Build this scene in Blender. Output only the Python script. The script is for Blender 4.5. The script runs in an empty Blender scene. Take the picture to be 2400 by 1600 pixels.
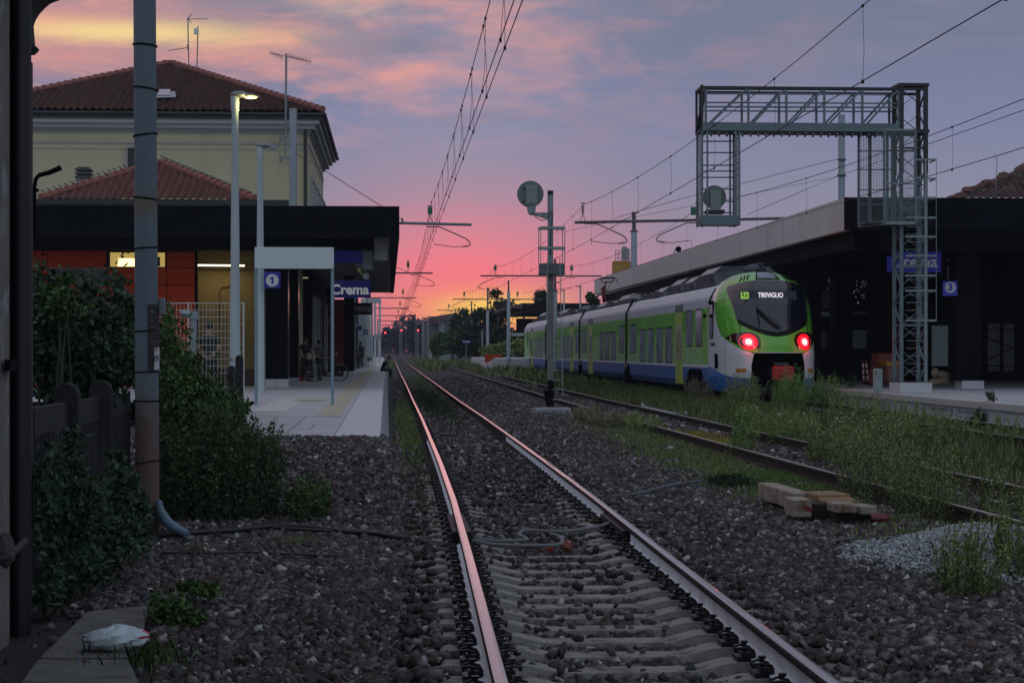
import bpy, bmesh, math, random
import numpy as np
from mathutils import Vector, Matrix
R = math.radians
random.seed(7)
rng = np.random.default_rng(11)
SC = bpy.context.scene
COL = SC.collection

# ------------------------------------------------------------------ camera
F, U0, V0, CZ = 4500.0, 920.0, 822.0, 1.6      # focal length in photo pixels, vanishing point of the tracks, eye height
YAW = math.atan((1200 - U0) / F)
cd = bpy.data.cameras.new('camera'); cam = bpy.data.objects.new('camera', cd); COL.objects.link(cam)
cd.sensor_width = 36; cd.lens = 36 * F / 2400
cd.shift_y = (V0 - 800) / 2400.0
cd.clip_start = .1; cd.clip_end = 6000
cam.location = (0, 0, CZ); cam.rotation_euler = (R(90), 0, -YAW)
SC.camera = cam
SC.view_settings.view_transform = 'Standard'
SC.view_settings.look = 'None'
SC.view_settings.exposure = .08
SC.view_settings.gamma = 1
SC.cycles.max_bounces = 6
SC.cycles.diffuse_bounces = 3
SC.cycles.glossy_bounces = 3
SC.cycles.transparent_max_bounces = 12

def P(u, v, y):
    """point of the world plane y seen at photo pixel u, v"""
    a = (u - 1200) / F
    dx = math.sin(YAW) + a * math.cos(YAW); dy = math.cos(YAW) - a * math.sin(YAW)
    k = y / dy
    return Vector((dx * k, y, CZ + (V0 - v) / F * k))
def PX(u, y): return P(u, V0, y).x
def PZ(v, y): return CZ + (V0 - v) / F * y

def lin(r, g=None, b=None):
    if g is None: g = b = r
    f = lambda c: (c / 12.92 if c <= .04045 else ((c + .055) / 1.055) ** 2.4)
    return (f(r / 255), f(g / 255), f(b / 255), 1)

# ------------------------------------------------------------------ world
W = bpy.data.worlds.new('World'); SC.world = W; W.use_nodes = True
nt = W.node_tree; nt.nodes.clear()
class NG:
    def __init__(s, nt): s.nt = nt
    def n(s, t, **k):
        x = s.nt.nodes.new(t)
        for a, b in k.items(): setattr(x, a, b)
        return x
    def put(s, sock, v):
        if isinstance(v, bpy.types.NodeSocket): s.nt.links.new(v, sock)
        else: sock.default_value = v
    def m(s, op, a, b=0.0, c=0.0, clamp=False):
        x = s.n('ShaderNodeMath', operation=op, use_clamp=clamp)
        for i, v in enumerate((a, b, c)): s.put(x.inputs[i], v)
        return x.outputs[0]
    def ramp(s, fac, stops, interp='LINEAR'):
        x = s.n('ShaderNodeValToRGB'); x.color_ramp.interpolation = interp
        e = x.color_ramp.elements
        while len(e) < len(stops): e.new(.5)
        for el, (p, c) in zip(e, stops): el.position = p; el.color = c if len(c) == 4 else (*c, 1)
        s.put(x.inputs[0], fac); return x.outputs[0]
    def mix(s, fac, a, b, blend='MIX'):
        x = s.n('ShaderNodeMix', data_type='RGBA', blend_type=blend)
        s.put(x.inputs[0], fac); s.put(x.inputs[6], a); s.put(x.inputs[7], b)
        return x.outputs[2]
    def gauss(s, x, mu, sig):
        d = s.m('DIVIDE', s.m('SUBTRACT', x, mu), sig)
        return s.m('EXPONENT', s.m('MULTIPLY', s.m('MULTIPLY', d, d), -1.0))
    def noise(s, vec, scale, detail=4, rough=.55, out=0, dist=0.0):
        x = s.n('ShaderNodeTexNoise'); s.put(x.inputs['Vector'], vec)
        x.inputs['Scale'].default_value = scale; x.inputs['Detail'].default_value = detail; x.inputs['Roughness'].default_value = rough
        x.inputs['Distortion'].default_value = dist
        return x.outputs[out]
    def comb(s, x, y, z=0.0):
        c = s.n('ShaderNodeCombineXYZ')
        for i, v in enumerate((x, y, z)): s.put(c.inputs[i], v)
        return c.outputs[0]
g = NG(nt)
tc = g.n('ShaderNodeTexCoord'); sp = g.n('ShaderNodeSeparateXYZ'); nt.links.new(tc.outputs['Generated'], sp.inputs[0])
el = g.m('ARCSINE', sp.outputs[2]); az = g.m('ARCTAN2', sp.outputs[0], sp.outputs[1])
def E(v): return (V0 - v) / F
def ER(v): return max(0, min(1, E(v) / .6))
t = g.m('DIVIDE', el, .6, clamp=True)
sunward = g.ramp(t, [(0, lin(215, 95, 120)), (ER(760), lin(238, 104, 122)), (ER(700), lin(255, 122, 122)), (ER(620), lin(248, 124, 134)),
    (ER(545), lin(216, 132, 146)), (ER(460), lin(176, 138, 157)), (ER(370), lin(150, 140, 163)), (ER(260), lin(136, 137, 166)), (ER(60), lin(140, 136, 160)), (.5, lin(120, 126, 155)), (1, lin(108, 120, 152))])
away = g.ramp(t, [(0, lin(158, 136, 158)), (ER(600), lin(150, 136, 158)), (ER(450), lin(136, 136, 158)), (ER(300), lin(124, 129, 160)), (ER(100), lin(114, 121, 146)), (1, lin(108, 120, 152))])
wsun = g.gauss(az, (1085 - U0) / F, .074)
base = g.mix(wsun, away, sunward)
# the far side of the sky, behind the viewer, is a plain blue grey dusk
yy = g.m('MULTIPLY_ADD', sp.outputs[1], -.9, .3, clamp=True)
base = g.mix(yy, base, (.44, .52, .60, 1))
zz = g.m('MULTIPLY_ADD', sp.outputs[2], 1.6, -.3, clamp=True)
base = g.mix(zz, base, (.38, .44, .54, 1))
# clouds
cv = g.comb(g.m('MULTIPLY', az, 9.0), g.m('MULTIPLY', el, 34.0), 0.3)
n1 = g.m('ADD', g.m('MULTIPLY', g.noise(cv, 1.0, 6, .58, dist=.6), .66), g.m('MULTIPLY', g.noise(cv, 3.4, 5, .6, dist=.3), .34))
n2 = g.noise(g.comb(g.m('MULTIPLY', az, 7.0), g.m('MULTIPLY', el, 42.0), 5.2), 1.3, 5, .55, dist=.4)
high = g.m('MULTIPLY', g.m('SUBTRACT', el, .095), 22.0, clamp=True)
front = g.m('MULTIPLY', sp.outputs[1], 2.0, clamp=True)
leftw = g.m('MULTIPLY_ADD', az, -3.2, .80, clamp=True)
pinkm = g.m('MULTIPLY', g.m('MULTIPLY', g.m('MULTIPLY', g.m('SUBTRACT', n1, .45), 5.0, clamp=True), high), g.m('MULTIPLY', leftw, front))
base = g.mix(g.m('MULTIPLY', pinkm, .95), base, lin(232, 160, 146))
greym = g.m('MULTIPLY', g.m('MULTIPLY', g.m('SUBTRACT', n2, .53), 7.0, clamp=True), high)
base = g.mix(g.m('MULTIPLY', greym, .85), base, lin(128, 128, 150))
# peach and yellow streaks above the station roof
azL = g.m('MULTIPLY_ADD', az, -5.5, .02, clamp=True)
peach = g.m('MULTIPLY', g.gauss(el, E(120), .016), azL)
base = g.mix(g.m('MULTIPLY', g.m('MULTIPLY', peach, 1.1, clamp=True), g.m('MULTIPLY_ADD', n2, 1.6, -.1, clamp=True)), base, lin(244, 160, 138))
elw = g.m('ADD', el, g.m('MULTIPLY', g.m('SUBTRACT', n1, .5), .012))
yel = g.m('MULTIPLY', g.gauss(elw, E(96), .0056), g.gauss(az, (300 - U0) / F, .066))
base = g.mix(g.m('MULTIPLY', yel, .95), base, lin(240, 212, 146))
yel2 = g.m('MULTIPLY', g.m('MULTIPLY', g.gauss(elw, E(25), .006), g.gauss(az, (830 - U0) / F, .03)), g.m('MULTIPLY_ADD', n2, 3.0, -1.0, clamp=True))
base = g.mix(g.m('MULTIPLY', yel2, .6), base, lin(240, 200, 165))
# the yellow afterglow on the horizon where the sun went down
def glow(u, v, su, sv): return g.m('MULTIPLY', g.gauss(az, (u - U0) / F, su), g.gauss(el, E(v), sv))
base = g.mix(g.m('MULTIPLY', glow(1165, 738, .040, .0115), .85), base, lin(255, 165, 96))
base = g.mix(g.m('MULTIPLY', glow(1160, 724, .027, .0072), .98), base, lin(255, 214, 96))
bg = g.n('ShaderNodeBackground'); nt.links.new(base, bg.inputs[0]); bg.inputs[1].default_value = 1.0
wo = g.n('ShaderNodeOutputWorld'); nt.links.new(bg.outputs[0], wo.inputs[0])

sun = bpy.data.lights.new('sun', 'SUN'); sun.energy = .008; sun.angle = R(6); sun.color = (1, .5, .4)
so = bpy.data.objects.new('sun', sun); COL.objects.link(so)
so.rotation_euler = Vector((-math.sin(.05), -math.cos(.05), -.05)).to_track_quat('-Z', 'Y').to_euler()

# ------------------------------------------------------------------ materials
MATS = {}
def mat(name, col, rough=.7, metal=0, var=.0, scale=6.0, bump=0, bscale=30, emit=None, estr=0, spec=.5, alpha=1, trans=0, attr=None, var2=None, coord='Object', coat=0, streak=None):
    """procedural material: base colour broken up by noise (var), an optional second colour in blotches (var2=(colour, threshold)), bump"""
    if name in MATS: return MATS[name]
    m = bpy.data.materials.new(name); m.use_nodes = True; MATS[name] = m
    q = NG(m.node_tree); b = m.node_tree.nodes['Principled BSDF']
    c = col if len(col) == 4 else (*col, 1)
    b.inputs['Roughness'].default_value = rough; b.inputs['Metallic'].default_value = metal
    b.inputs['Specular IOR Level'].default_value = spec
    b.inputs['Alpha'].default_value = alpha; b.inputs['Transmission Weight'].default_value = trans
    b.inputs['Coat Weight'].default_value = coat
    co = q.n('ShaderNodeTexCoord').outputs[coord]
    src = None
    if var:
        n = q.noise(co, scale, 5, .6)
        f = q.m('MULTIPLY_ADD', q.m('SUBTRACT', n, .5), var * 4, 1.0)
        src = q.mix(1.0, c, q.comb(f, f, f), 'MULTIPLY')
    if var2:
        n = q.noise(co, var2[2] if len(var2) > 2 else scale * .6, 6, .65)
        f = q.m('MULTIPLY', q.m('SUBTRACT', n, var2[1]), 8.0, clamp=True)
        src = q.mix(f, src if src else c, var2[0] if len(var2[0]) == 4 else (*var2[0], 1))
    if streak:
        mp = q.n('ShaderNodeMapping'); mp.inputs['Scale'].default_value = (1, 1, .05); q.put(mp.inputs[0], co)
        n = q.noise(mp.outputs[0], streak[2] if len(streak) > 2 else 18, 4, .6)
        f = q.m('MULTIPLY', q.m('SUBTRACT', n, streak[1]), 5.0, clamp=True)
        src = q.mix(f, src if src else c, streak[0] if len(streak[0]) == 4 else (*streak[0], 1))
    if attr:      # per-piece random number stored on the mesh
        a = q.n('ShaderNodeAttribute'); a.attribute_name = 'rnd'
        src = q.ramp(a.outputs['Fac'], attr)
    if src: q.put(b.inputs['Base Color'], src)
    else: b.inputs['Base Color'].default_value = c
    if bump:
        bp = q.n('ShaderNodeBump'); bp.inputs['Strength'].default_value = bump; bp.inputs['Distance'].default_value = .02
        q.put(bp.inputs['Height'], q.noise(co, bscale, 5, .6)); q.put(b.inputs['Normal'], bp.outputs[0])
    if emit: b.inputs['Emission Color'].default_value = emit if len(emit) == 4 else (*emit, 1); b.inputs['Emission Strength'].default_value = estr
    return m

# ------------------------------------------------------------------ building helpers
ORG = {}
def prop(o, label=None, cat=None, group=None, kind=None):
    if label: o['label'] = label
    if cat: o['category'] = cat
    if group: o['group'] = group
    if kind: o['kind'] = kind
    return o
def thing(name, label, cat, loc=(0, 0, 0), group=None):
    o = bpy.data.objects.new(name, None); COL.objects.link(o); o.location = loc
    o.empty_display_size = .2
    ORG[o.name] = Vector(loc)
    return prop(o, label, cat, group)
def link(name, me, parent=None, mats=None):
    o = bpy.data.objects.new(name, me); COL.objects.link(o)
    if mats:
        for m in (mats if isinstance(mats, (list, tuple)) else [mats]): me.materials.append(m)
    if parent is not None: o.parent = parent; ORG[o.name] = ORG[parent.name]
    else: ORG[o.name] = Vector((0, 0, 0))
    return o
class MB:
    def __init__(s): s.v = []; s.f = []; s.m = []
    def quad(s, *pts, m=0):
        k = len(s.v); s.v += [tuple(p) for p in pts]; s.f.append(tuple(range(k, k + len(pts)))); s.m.append(m)
    def box(s, x0, x1, y0, y1, z0, z1, m=0, mtx=None):
        k = len(s.v)
        ps = [(x, y, z) for z in (z0, z1) for x, y in ((x0, y0), (x1, y0), (x1, y1), (x0, y1))]
        if mtx is not None: ps = [tuple(mtx @ Vector(p)) for p in ps]
        s.v += ps
        for f in ((3, 2, 1, 0), (4, 5, 6, 7), (0, 1, 5, 4), (1, 2, 6, 5), (2, 3, 7, 6), (3, 0, 4, 7)):
            s.f.append(tuple(k + i for i in f)); s.m.append(m)
        return s
    def cbox(s, c, size, m=0, rot=None):
        a, b, d = [q / 2 for q in size]
        mx = Matrix.Translation(Vector(c)) @ (rot.to_4x4() if rot is not None else Matrix.Identity(4))
        return s.box(-a, a, -b, b, -d, d, m, mx)
    def tube(s, pts, r, n=8, m=0, cap=True):
        """tube along points; r a number or one per point"""
        pts = [Vector(p) for p in pts]; rs = r if isinstance(r, (list, tuple)) else [r] * len(pts)
        k0 = len(s.v); prev = None
        for i, p in enumerate(pts):
            d = (pts[min(i + 1, len(pts) - 1)] - pts[max(i - 1, 0)])
            if d.length < 1e-9: d = Vector((0, 0, 1))
            d.normalize()
            if prev is None:
                a = Vector((0, 0, 1)) if abs(d.z) < .9 else Vector((1, 0, 0))
                u = d.cross(a).normalized()
            else:
                u = prev - d * prev.dot(d); u.normalize()
            prev = u; w = d.cross(u)
            for j in range(n):
                t = 2 * math.pi * j / n
                s.v.append(tuple(p + (u * math.cos(t) + w * math.sin(t)) * rs[i]))
        for i in range(len(pts) - 1):
            for j in range(n):
                a = k0 + i * n + j; b = k0 + i * n + (j + 1) % n
                s.f.append((a, b, b + n, a + n)); s.m.append(m)
        if cap:
            s.f.append(tuple(k0 + j for j in range(n))[::-1]); s.m.append(m)
            e = k0 + (len(pts) - 1) * n
            s.f.append(tuple(e + j for j in range(n))); s.m.append(m)
        return s
    def bar(s, a, b, w, h=None, m=0, up=(0, 0, 1)):
        """square bar from a to b"""
        a = Vector(a); b = Vector(b); d = (b - a); L = d.length
        if L < 1e-6: return s
        d.normalize(); u = Vector(up)
        if abs(d.dot(u)) > .95: u = Vector((0, 1, 0))
        x = d.cross(u).normalized(); z = x.cross(d)
        h = h or w; k = len(s.v)
        for p in (a, b):
            for i, j in ((-1, -1), (1, -1), (1, 1), (-1, 1)): s.v.append(tuple(p + x * i * w / 2 + z * j * h / 2))
        for f in ((0, 1, 2, 3), (7, 6, 5, 4), (0, 4, 5, 1), (1, 5, 6, 2), (2, 6, 7, 3), (3, 7, 4, 0)):
            s.f.append(tuple(k + i for i in f)); s.m.append(m)
        return s
    def prism(s, poly, a, b, axis='y', m=0):
        """2-D polygon extruded along an axis; poly in the other two coordinates"""
        k = len(s.v); n = len(poly)
        for t in (a, b):
            for p, q in poly:
                s.v.append({'y': (p, t, q), 'x': (t, p, q), 'z': (p, q, t)}[axis])
        s.f.append(tuple(range(k, k + n))); s.m.append(m)
        s.f.append(tuple(range(k + n, k + 2 * n))[::-1]); s.m.append(m)
        for i in range(n):
            j = (i + 1) % n; s.f.append((k + i, k + n + i, k + n + j, k + j)); s.m.append(m)
        return s
    def disc(s, c, r, nrm=(0, -1, 0), th=.02, n=24, m=0):
        c = Vector(c); d = Vector(nrm).normalized()
        return s.tube([c - d * th / 2, c + d * th / 2], r, n, m)
    def sphere(s, c, r, n=10, k=6, m=0, jit=0):
        c = Vector(c); rr = r if isinstance(r, (tuple, list)) else (r, r, r); b = len(s.v)
        for i in range(k + 1):
            ph = math.pi * i / k
            for j in range(n):
                t = 2 * math.pi * j / n; q = 1 + random.uniform(-jit, jit)
                s.v.append((c.x + rr[0] * q * math.sin(ph) * math.cos(t), c.y + rr[1] * q * math.sin(ph) * math.sin(t), c.z + rr[2] * q * math.cos(ph)))
        for i in range(k):
            for j in range(n):
                a = b + i * n + j; e = b + i * n + (j + 1) % n
                s.f.append((a, a + n, e + n, e)); s.m.append(m)
        return s
    def build(s, name, mats=None, parent=None, smooth=False, bevel=0):
        me = bpy.data.meshes.new(name)
        o = link(name, me, parent, mats)
        off = ORG[o.name]
        v = np.array(s.v, dtype=float).reshape(-1, 3) - np.array(off)
        me.from_pydata(v.tolist(), [], s.f)
        if any(s.m): me.polygons.foreach_set('material_index', s.m)
        me.validate()
        bm = bmesh.new(); bm.from_mesh(me)
        bmesh.ops.remove_doubles(bm, verts=bm.verts, dist=1e-5)
        bmesh.ops.recalc_face_normals(bm, faces=bm.faces)
        if bevel: bmesh.ops.bevel(bm, geom=[e for e in bm.edges if len(e.link_faces) == 2 and e.calc_face_angle(0) > .5], offset=bevel, segments=1, affect='EDGES')
        bm.to_mesh(me); bm.free()
        if smooth: smooth_by_angle(me)
        return o
def smooth_by_angle(me, deg=38):
    me.polygons.foreach_set('use_smooth', [True] * len(me.polygons))
    bm = bmesh.new(); bm.from_mesh(me)
    for e in bm.edges: e.smooth = not (len(e.link_faces) == 2 and e.calc_face_angle(0) > R(deg))
    bm.to_mesh(me); bm.free()
def fast_mesh(name, verts, faces, nper, mats, parent=None, rnd=None, label=None, cat=None, group=None, kind=None):
    """big meshes straight from arrays; all faces have nper corners"""
    me = bpy.data.meshes.new(name)
    o = link(name, me, parent, mats)
    off = np.array(ORG[o.name])
    verts = np.asarray(verts, dtype=np.float32) - off.astype(np.float32); faces = np.asarray(faces, dtype=np.int32)
    me.vertices.add(len(verts)); me.vertices.foreach_set('co', verts.ravel())
    me.loops.add(faces.size); me.loops.foreach_set('vertex_index', faces.ravel())
    me.polygons.add(len(faces)); me.polygons.foreach_set('loop_start', np.arange(0, faces.size, nper, dtype=np.int32))
    me.polygons.foreach_set('loop_total', np.full(len(faces), nper, dtype=np.int32))
    me.update(calc_edges=True)
    if rnd is not None:
        a = me.attributes.new('rnd', 'FLOAT', 'POINT'); a.data.foreach_set('value', np.asarray(rnd, dtype=np.float32))
    return prop(o, label, cat, group, kind)
def copy_tree(o, loc=None, rz=None, label=None, scale=None, parent=None):
    c = o.copy(); COL.objects.link(c); ORG[c.name] = ORG.get(o.name, Vector())
    if parent is not None: c.parent = parent
    for ch in list(o.children): copy_tree(ch, parent=c)
    if loc is not None: c.location = loc; ORG[c.name] = Vector(loc)
    if rz is not None: c.rotation_euler.z = rz
    if scale is not None: c.scale = (scale,) * 3 if not isinstance(scale, tuple) else scale
    if label: c['label'] = label
    return c
def text(body, size, loc, m, parent, name='lettering', face='-y', bold=.0, depth=.004, sx=1.0, align='CENTER', rot=None):
    cu = bpy.data.curves.new(name, 'FONT'); cu.body = body; cu.size = size; cu.extrude = depth; cu.offset = bold
    cu.align_x = align; cu.align_y = 'CENTER'; cu.resolution_u = 3
    tmp = bpy.data.objects.new('tmp', cu); COL.objects.link(tmp)
    dg = bpy.context.evaluated_depsgraph_get(); dg.update()
    me = bpy.data.meshes.new_from_object(tmp.evaluated_get(dg)); me.name = name
    bpy.data.objects.remove(tmp); bpy.data.curves.remove(cu)
    mx = {'-y': Matrix.Rotation(R(90), 4, 'X'), '-x': Matrix.Rotation(R(-90), 4, 'Z') @ Matrix.Rotation(R(90), 4, 'X'), 'x': Matrix.Rotation(R(90), 4, 'Z') @ Matrix.Rotation(R(90), 4, 'X')}[face] if rot is None else rot
    o = link(name, me, parent, m)
    me.transform(Matrix.Translation(Vector(loc) - ORG[o.name]) @ mx @ Matrix.Diagonal((sx, 1, 1, 1)))
    return o
def skin(nodes, edges, name, m, parent=None, root=0, sub=1):
    """one continuous surface grown round a skeleton: nodes [(x,y,z,r)]"""
    me = bpy.data.meshes.new(name + '_cage'); me.from_pydata([n[:3] for n in nodes], edges, [])
    tmp = bpy.data.objects.new('tmp', me); COL.objects.link(tmp)
    sk = tmp.modifiers.new('s', 'SKIN')
    for i, n in enumerate(nodes): me.skin_vertices[0].data[i].radius = (n[3], n[3]) if len(n) < 5 else (n[3], n[4]); me.skin_vertices[0].data[i].use_root = (i == root)
    sb = tmp.modifiers.new('b', 'SUBSURF'); sb.levels = sb.render_levels = sub
    dg = bpy.context.evaluated_depsgraph_get(); dg.update()
    out = bpy.data.meshes.new_from_object(tmp.evaluated_get(dg)); out.name = name
    bpy.data.objects.remove(tmp); bpy.data.meshes.remove(me)
    o = link(name, out, parent, m)
    out.transform(Matrix.Translation(-ORG[o.name]))
    out.polygons.foreach_set('use_smooth', [True] * len(out.polygons))
    return o
def interp(tab, y):
    xs = [a for a, _ in tab]; ys = [b for _, b in tab]
    return np.interp(y, xs, ys)
# ================================================================== the lie of the land
T1X = [(0, 1.2), (8.6, 1.24), (15, 1.33), (20, 1.385), (27, 1.42), (45, 1.444), (95, 1.40), (127, 1.34), (194, 1.28), (277, 1.12), (330, .9), (420, .5), (600, -.6)]
T1Z = [(0, .12), (8, .11), (15, .06), (27, .035), (45, .01), (62, -.03), (194, -.04), (277, .12), (330, .5), (420, 1.05), (600, 1.3)]
T2X = [(0, 6.6), (21, 6.2), (39, 6.0), (60, 5.85), (120, 5.88), (290, 6.2)]
T3X = [(0, 11.6), (60, 11.45), (150, 11.4), (290, 11.3)]
def t1x(y): return interp(T1X, y)
def t1z(y): return interp(T1Z, y)
def t2x(y): return interp(T2X, y)
def t3x(y): return interp(T3X, y)
def sm(a, b, x): t = np.clip((x - a) / (b - a), 0, 1); return t * t * (3 - 2 * t)
def wav(x, y): return .5 * np.sin(x * 1.9 + y * .7) + .3 * np.sin(x * 3.7 - y * 1.3 + 1) + .2 * np.sin(y * 2.9 + x * 1.1)
def gz(x, y):
    """height of the ground"""
    x = np.asarray(x, float); y = np.asarray(y, float)
    z = t1z(y) - .225 + .012 * wav(x, y)
    d1 = np.abs(x - t1x(y))
    z = z - .045 * sm(.80, .66, d1) * (1 - sm(14, 19, y))
    z = z + .055 * sm(1.15, 1.9, d1) * (d1 > 0) + .05 * sm(18, 34, y) * (1 - sm(.6, .75, d1)) + .05 * sm(24, 34, y)*sm(.75,.9,d1)
    # heap against the platform's end
    z = z + .56 * sm(17.5, 25.6, y) * sm(.38, -.12, x) * (1 - sm(27.5, 29, y))
    # between the tracks
    z = z + .10 * sm(30, 48, y) * sm(2.9, 3.8, x)
    z = np.where(x > 4.9, z * .55 + .45 * (-.10) + .0, z)
    # pale gravel heap
    z = z + .30 * np.exp(-(((x - 4.75) / .75) ** 2 + ((y - 15.0) / 1.25) ** 2))
    z = z - .06 * sm(-1.7, -2.4, x) * (1 - sm(17, 22, y))
    return z
M_BED = mat('ballast_bed', (.026, .021, .021), .95, var=.35, scale=9, bump=1.0, bscale=60, var2=((.085, .072, .070), .58, 40))
xs = np.concatenate([np.linspace(-80, -6, 16), np.linspace(-5, 9, 113), np.linspace(10, 130, 25)])
ys = np.concatenate([np.linspace(-30, 4, 6), np.linspace(5, 34, 146), np.linspace(35, 120, 70), np.linspace(125, 700, 60), [900, 1500, 2500]])
X, Y = np.meshgrid(xs, ys); Z = gz(X, Y)
# the land past the platforms rises very slightly with the line
V = np.stack([X, Y, Z], -1).reshape(-1, 3); nx, ny = len(xs), len(ys)
I = np.arange(nx * ny).reshape(ny, nx)
Fq = np.stack([I[:-1, :-1], I[:-1, 1:], I[1:, 1:], I[1:, :-1]], -1).reshape(-1, 4)
o = fast_mesh('ground', V, Fq, 4, M_BED, kind='structure')

# ------------------------------------------------------------------ ballast stones, real stones lying on the bed
ICO = None
def ico():
    bm = bmesh.new(); bmesh.ops.create_icosphere(bm, subdivisions=1, radius=1)
    v = np.array([q.co[:] for q in bm.verts]); f = np.array([[q.index for q in fc.verts] for fc in bm.faces]); bm.free(); return v, f
def cube():
    v = np.array([(a, b, c) for a in (-.75, .75) for b in (-.75, .75) for c in (-.75, .75)], float)
    f = np.array([(0, 1, 3), (0, 3, 2), (4, 6, 7), (4, 7, 5), (0, 4, 5), (0, 5, 1), (2, 3, 7), (2, 7, 6), (0, 2, 6), (0, 6, 4), (1, 5, 7), (1, 7, 3)]); return v, f
def octa():
    v = np.array([(1, 0, 0), (-1, 0, 0), (0, 1, 0), (0, -1, 0), (0, 0, 1), (0, 0, -1)], float)
    f = np.array([(0, 2, 4), (2, 1, 4), (1, 3, 4), (3, 0, 4), (2, 0, 5), (1, 2, 5), (3, 1, 5), (0, 3, 5)]); return v, f
def rot_mats(n):
    q = rng.normal(size=(n, 4)); q /= np.linalg.norm(q, axis=1)[:, None]; w, x, y, z = q.T
    return np.stack([1 - 2 * (y * y + z * z), 2 * (x * y - z * w), 2 * (x * z + y * w), 2 * (x * y + z * w), 1 - 2 * (x * x + z * z), 2 * (y * z - x * w),
                     2 * (x * z - y * w), 2 * (y * z + x * w), 1 - 2 * (x * x + y * y)], -1).reshape(n, 3, 3)
def stones(px, py, pz, size, shape, name, m, label, cat, rnd=None):
    n = len(px); bv, bf = shape; k = len(bv)
    jit = 1 + rng.uniform(-.50, .32, (n, k, 3))
    sc = size[:, None, None] * rng.uniform(.42, 1.30, (n, 1, 3))
    v = np.einsum('nij,nkj->nki', rot_mats(n), bv[None] * jit * sc)
    v += np.stack([px, py, pz], -1)[:, None]
    f = bf[None] + (np.arange(n) * k)[:, None, None]
    r = rng.uniform(0, 1, n) if rnd is None else rnd
    return fast_mesh(name, v.reshape(-1, 3), f.reshape(-1, 3), 3, m, rnd=np.repeat(r, k), label=label, cat=cat, kind='stuff')
M_STONE = mat('ballast_stone', (.1, .1, .1), .85, attr=[(0, (.018, .013, .013)), (.2, (.075, .050, .045)), (.4, (.034, .029, .030)), (.55, (.050, .052, .062)), (.75, (.105, .088, .088)), (.93, (.17, .15, .148)), (.98, (.26, .25, .25)), (1, (.45, .44, .44))], spec=.35)
M_PALE = mat('pale_gravel', (.3, .3, .3), .85, attr=[(0, (.20, .225, .24)), (.6, (.36, .40, .42)), (1, (.55, .57, .59))], spec=.3)
SL0, SLD = 9.83 - .55 * 4, .55          # sleeper rows
def on_sleeper(x, y):
    k = (y - SL0) / SLD; d = np.abs(k - np.round(k)) * SLD
    return (d < .105) & (np.abs(x - t1x(y)) < 1.22)
def field(y0, y1, dens, size, shape, name, label, lowtrack):
    xa = lambda y: y * (0 - U0) / F - .6
    xb = lambda y: np.minimum(y * (2400 - U0) / F + 1.0, 13)
    A = (xb(y1) - xa(y1)) * (y1 - y0); n = int(A * dens)
    px = rng.uniform(xa(y1), xb(y1), n); py = rng.uniform(y0, y1, n)
    ok = (px > xa(py)) & (px < xb(py)) & ~((py > 26) & (px < .05)) & ~((px < -2.15) & (py < 14)) & ~((px < -1.02 - (py - 8.5) * .14) & (py < 12.7) & (rng.uniform(0, 1, n) > .05))
    on = on_sleeper(px, py) & (py < 34)
    ok &= ~(on & (rng.uniform(0, 1, n) > .035 + .085 * (np.sin(px * 3 + py * 2.3) > .2) + .5*sm(19,30,py)*(np.abs(px-t1x(py))<.62) + .40*(np.abs(px-t1x(py))>1.0)))
    ok &= ~((px > 5.4) & (rng.uniform(0, 1, n) > .65))
    dr = np.abs(np.abs(px - t1x(py)) - .75); ok &= dr > .10
    ok &= (((px - 4.75) / 1.1) ** 2 + ((py - 15) / 1.65) ** 2 > 1 + .25 * np.sin(px * 5) * np.sin(py * 4)) | (rng.uniform(0, 1, n) > .93)
    px, py, on = px[ok], py[ok], on[ok]
    s = size * rng.uniform(.6, 1.35, len(px))
    pz = gz(px, py) + rng.uniform(-.012, .020, len(px)) + on * .055
    return stones(px, py, pz, s, shape, name, M_STONE, label, 'ballast')
field(7.5, 17, 800, .030, cube(), 'ballast', 'brown and grey crushed stone ballast round the near end of the track', True)
field(17, 31, 460, .031, cube(), 'ballast', 'brown and grey ballast in front of the left platform end', True)
field(31, 68, 130, .040, cube(), 'ballast', 'grey brown ballast between the two tracks beside the signal post', True)
field(68, 120, 42, .065, octa(), 'ballast', 'distant brown ballast along the near track beside the seated person', True)
# pale gravel heap
n = 30000
px = rng.normal(4.75, .62, n); py = rng.normal(15.0, 1.0, n)
ok = (((px - 4.75) / 1.15) ** 2 + ((py - 15) / 1.75) ** 2 < 1 + .25 * np.sin(px * 5) * np.sin(py * 4)) & (px > 3.6)
px, py = px[ok], py[ok]
stones(px, py, gz(px, py) + rng.uniform(.0, .03, len(px)), 0.0125 * rng.uniform(.6, 1.6, len(px)), octa(), 'gravel_heap', M_PALE, 'low heap of fine pale blue grey gravel at the right edge', 'gravel')

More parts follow.
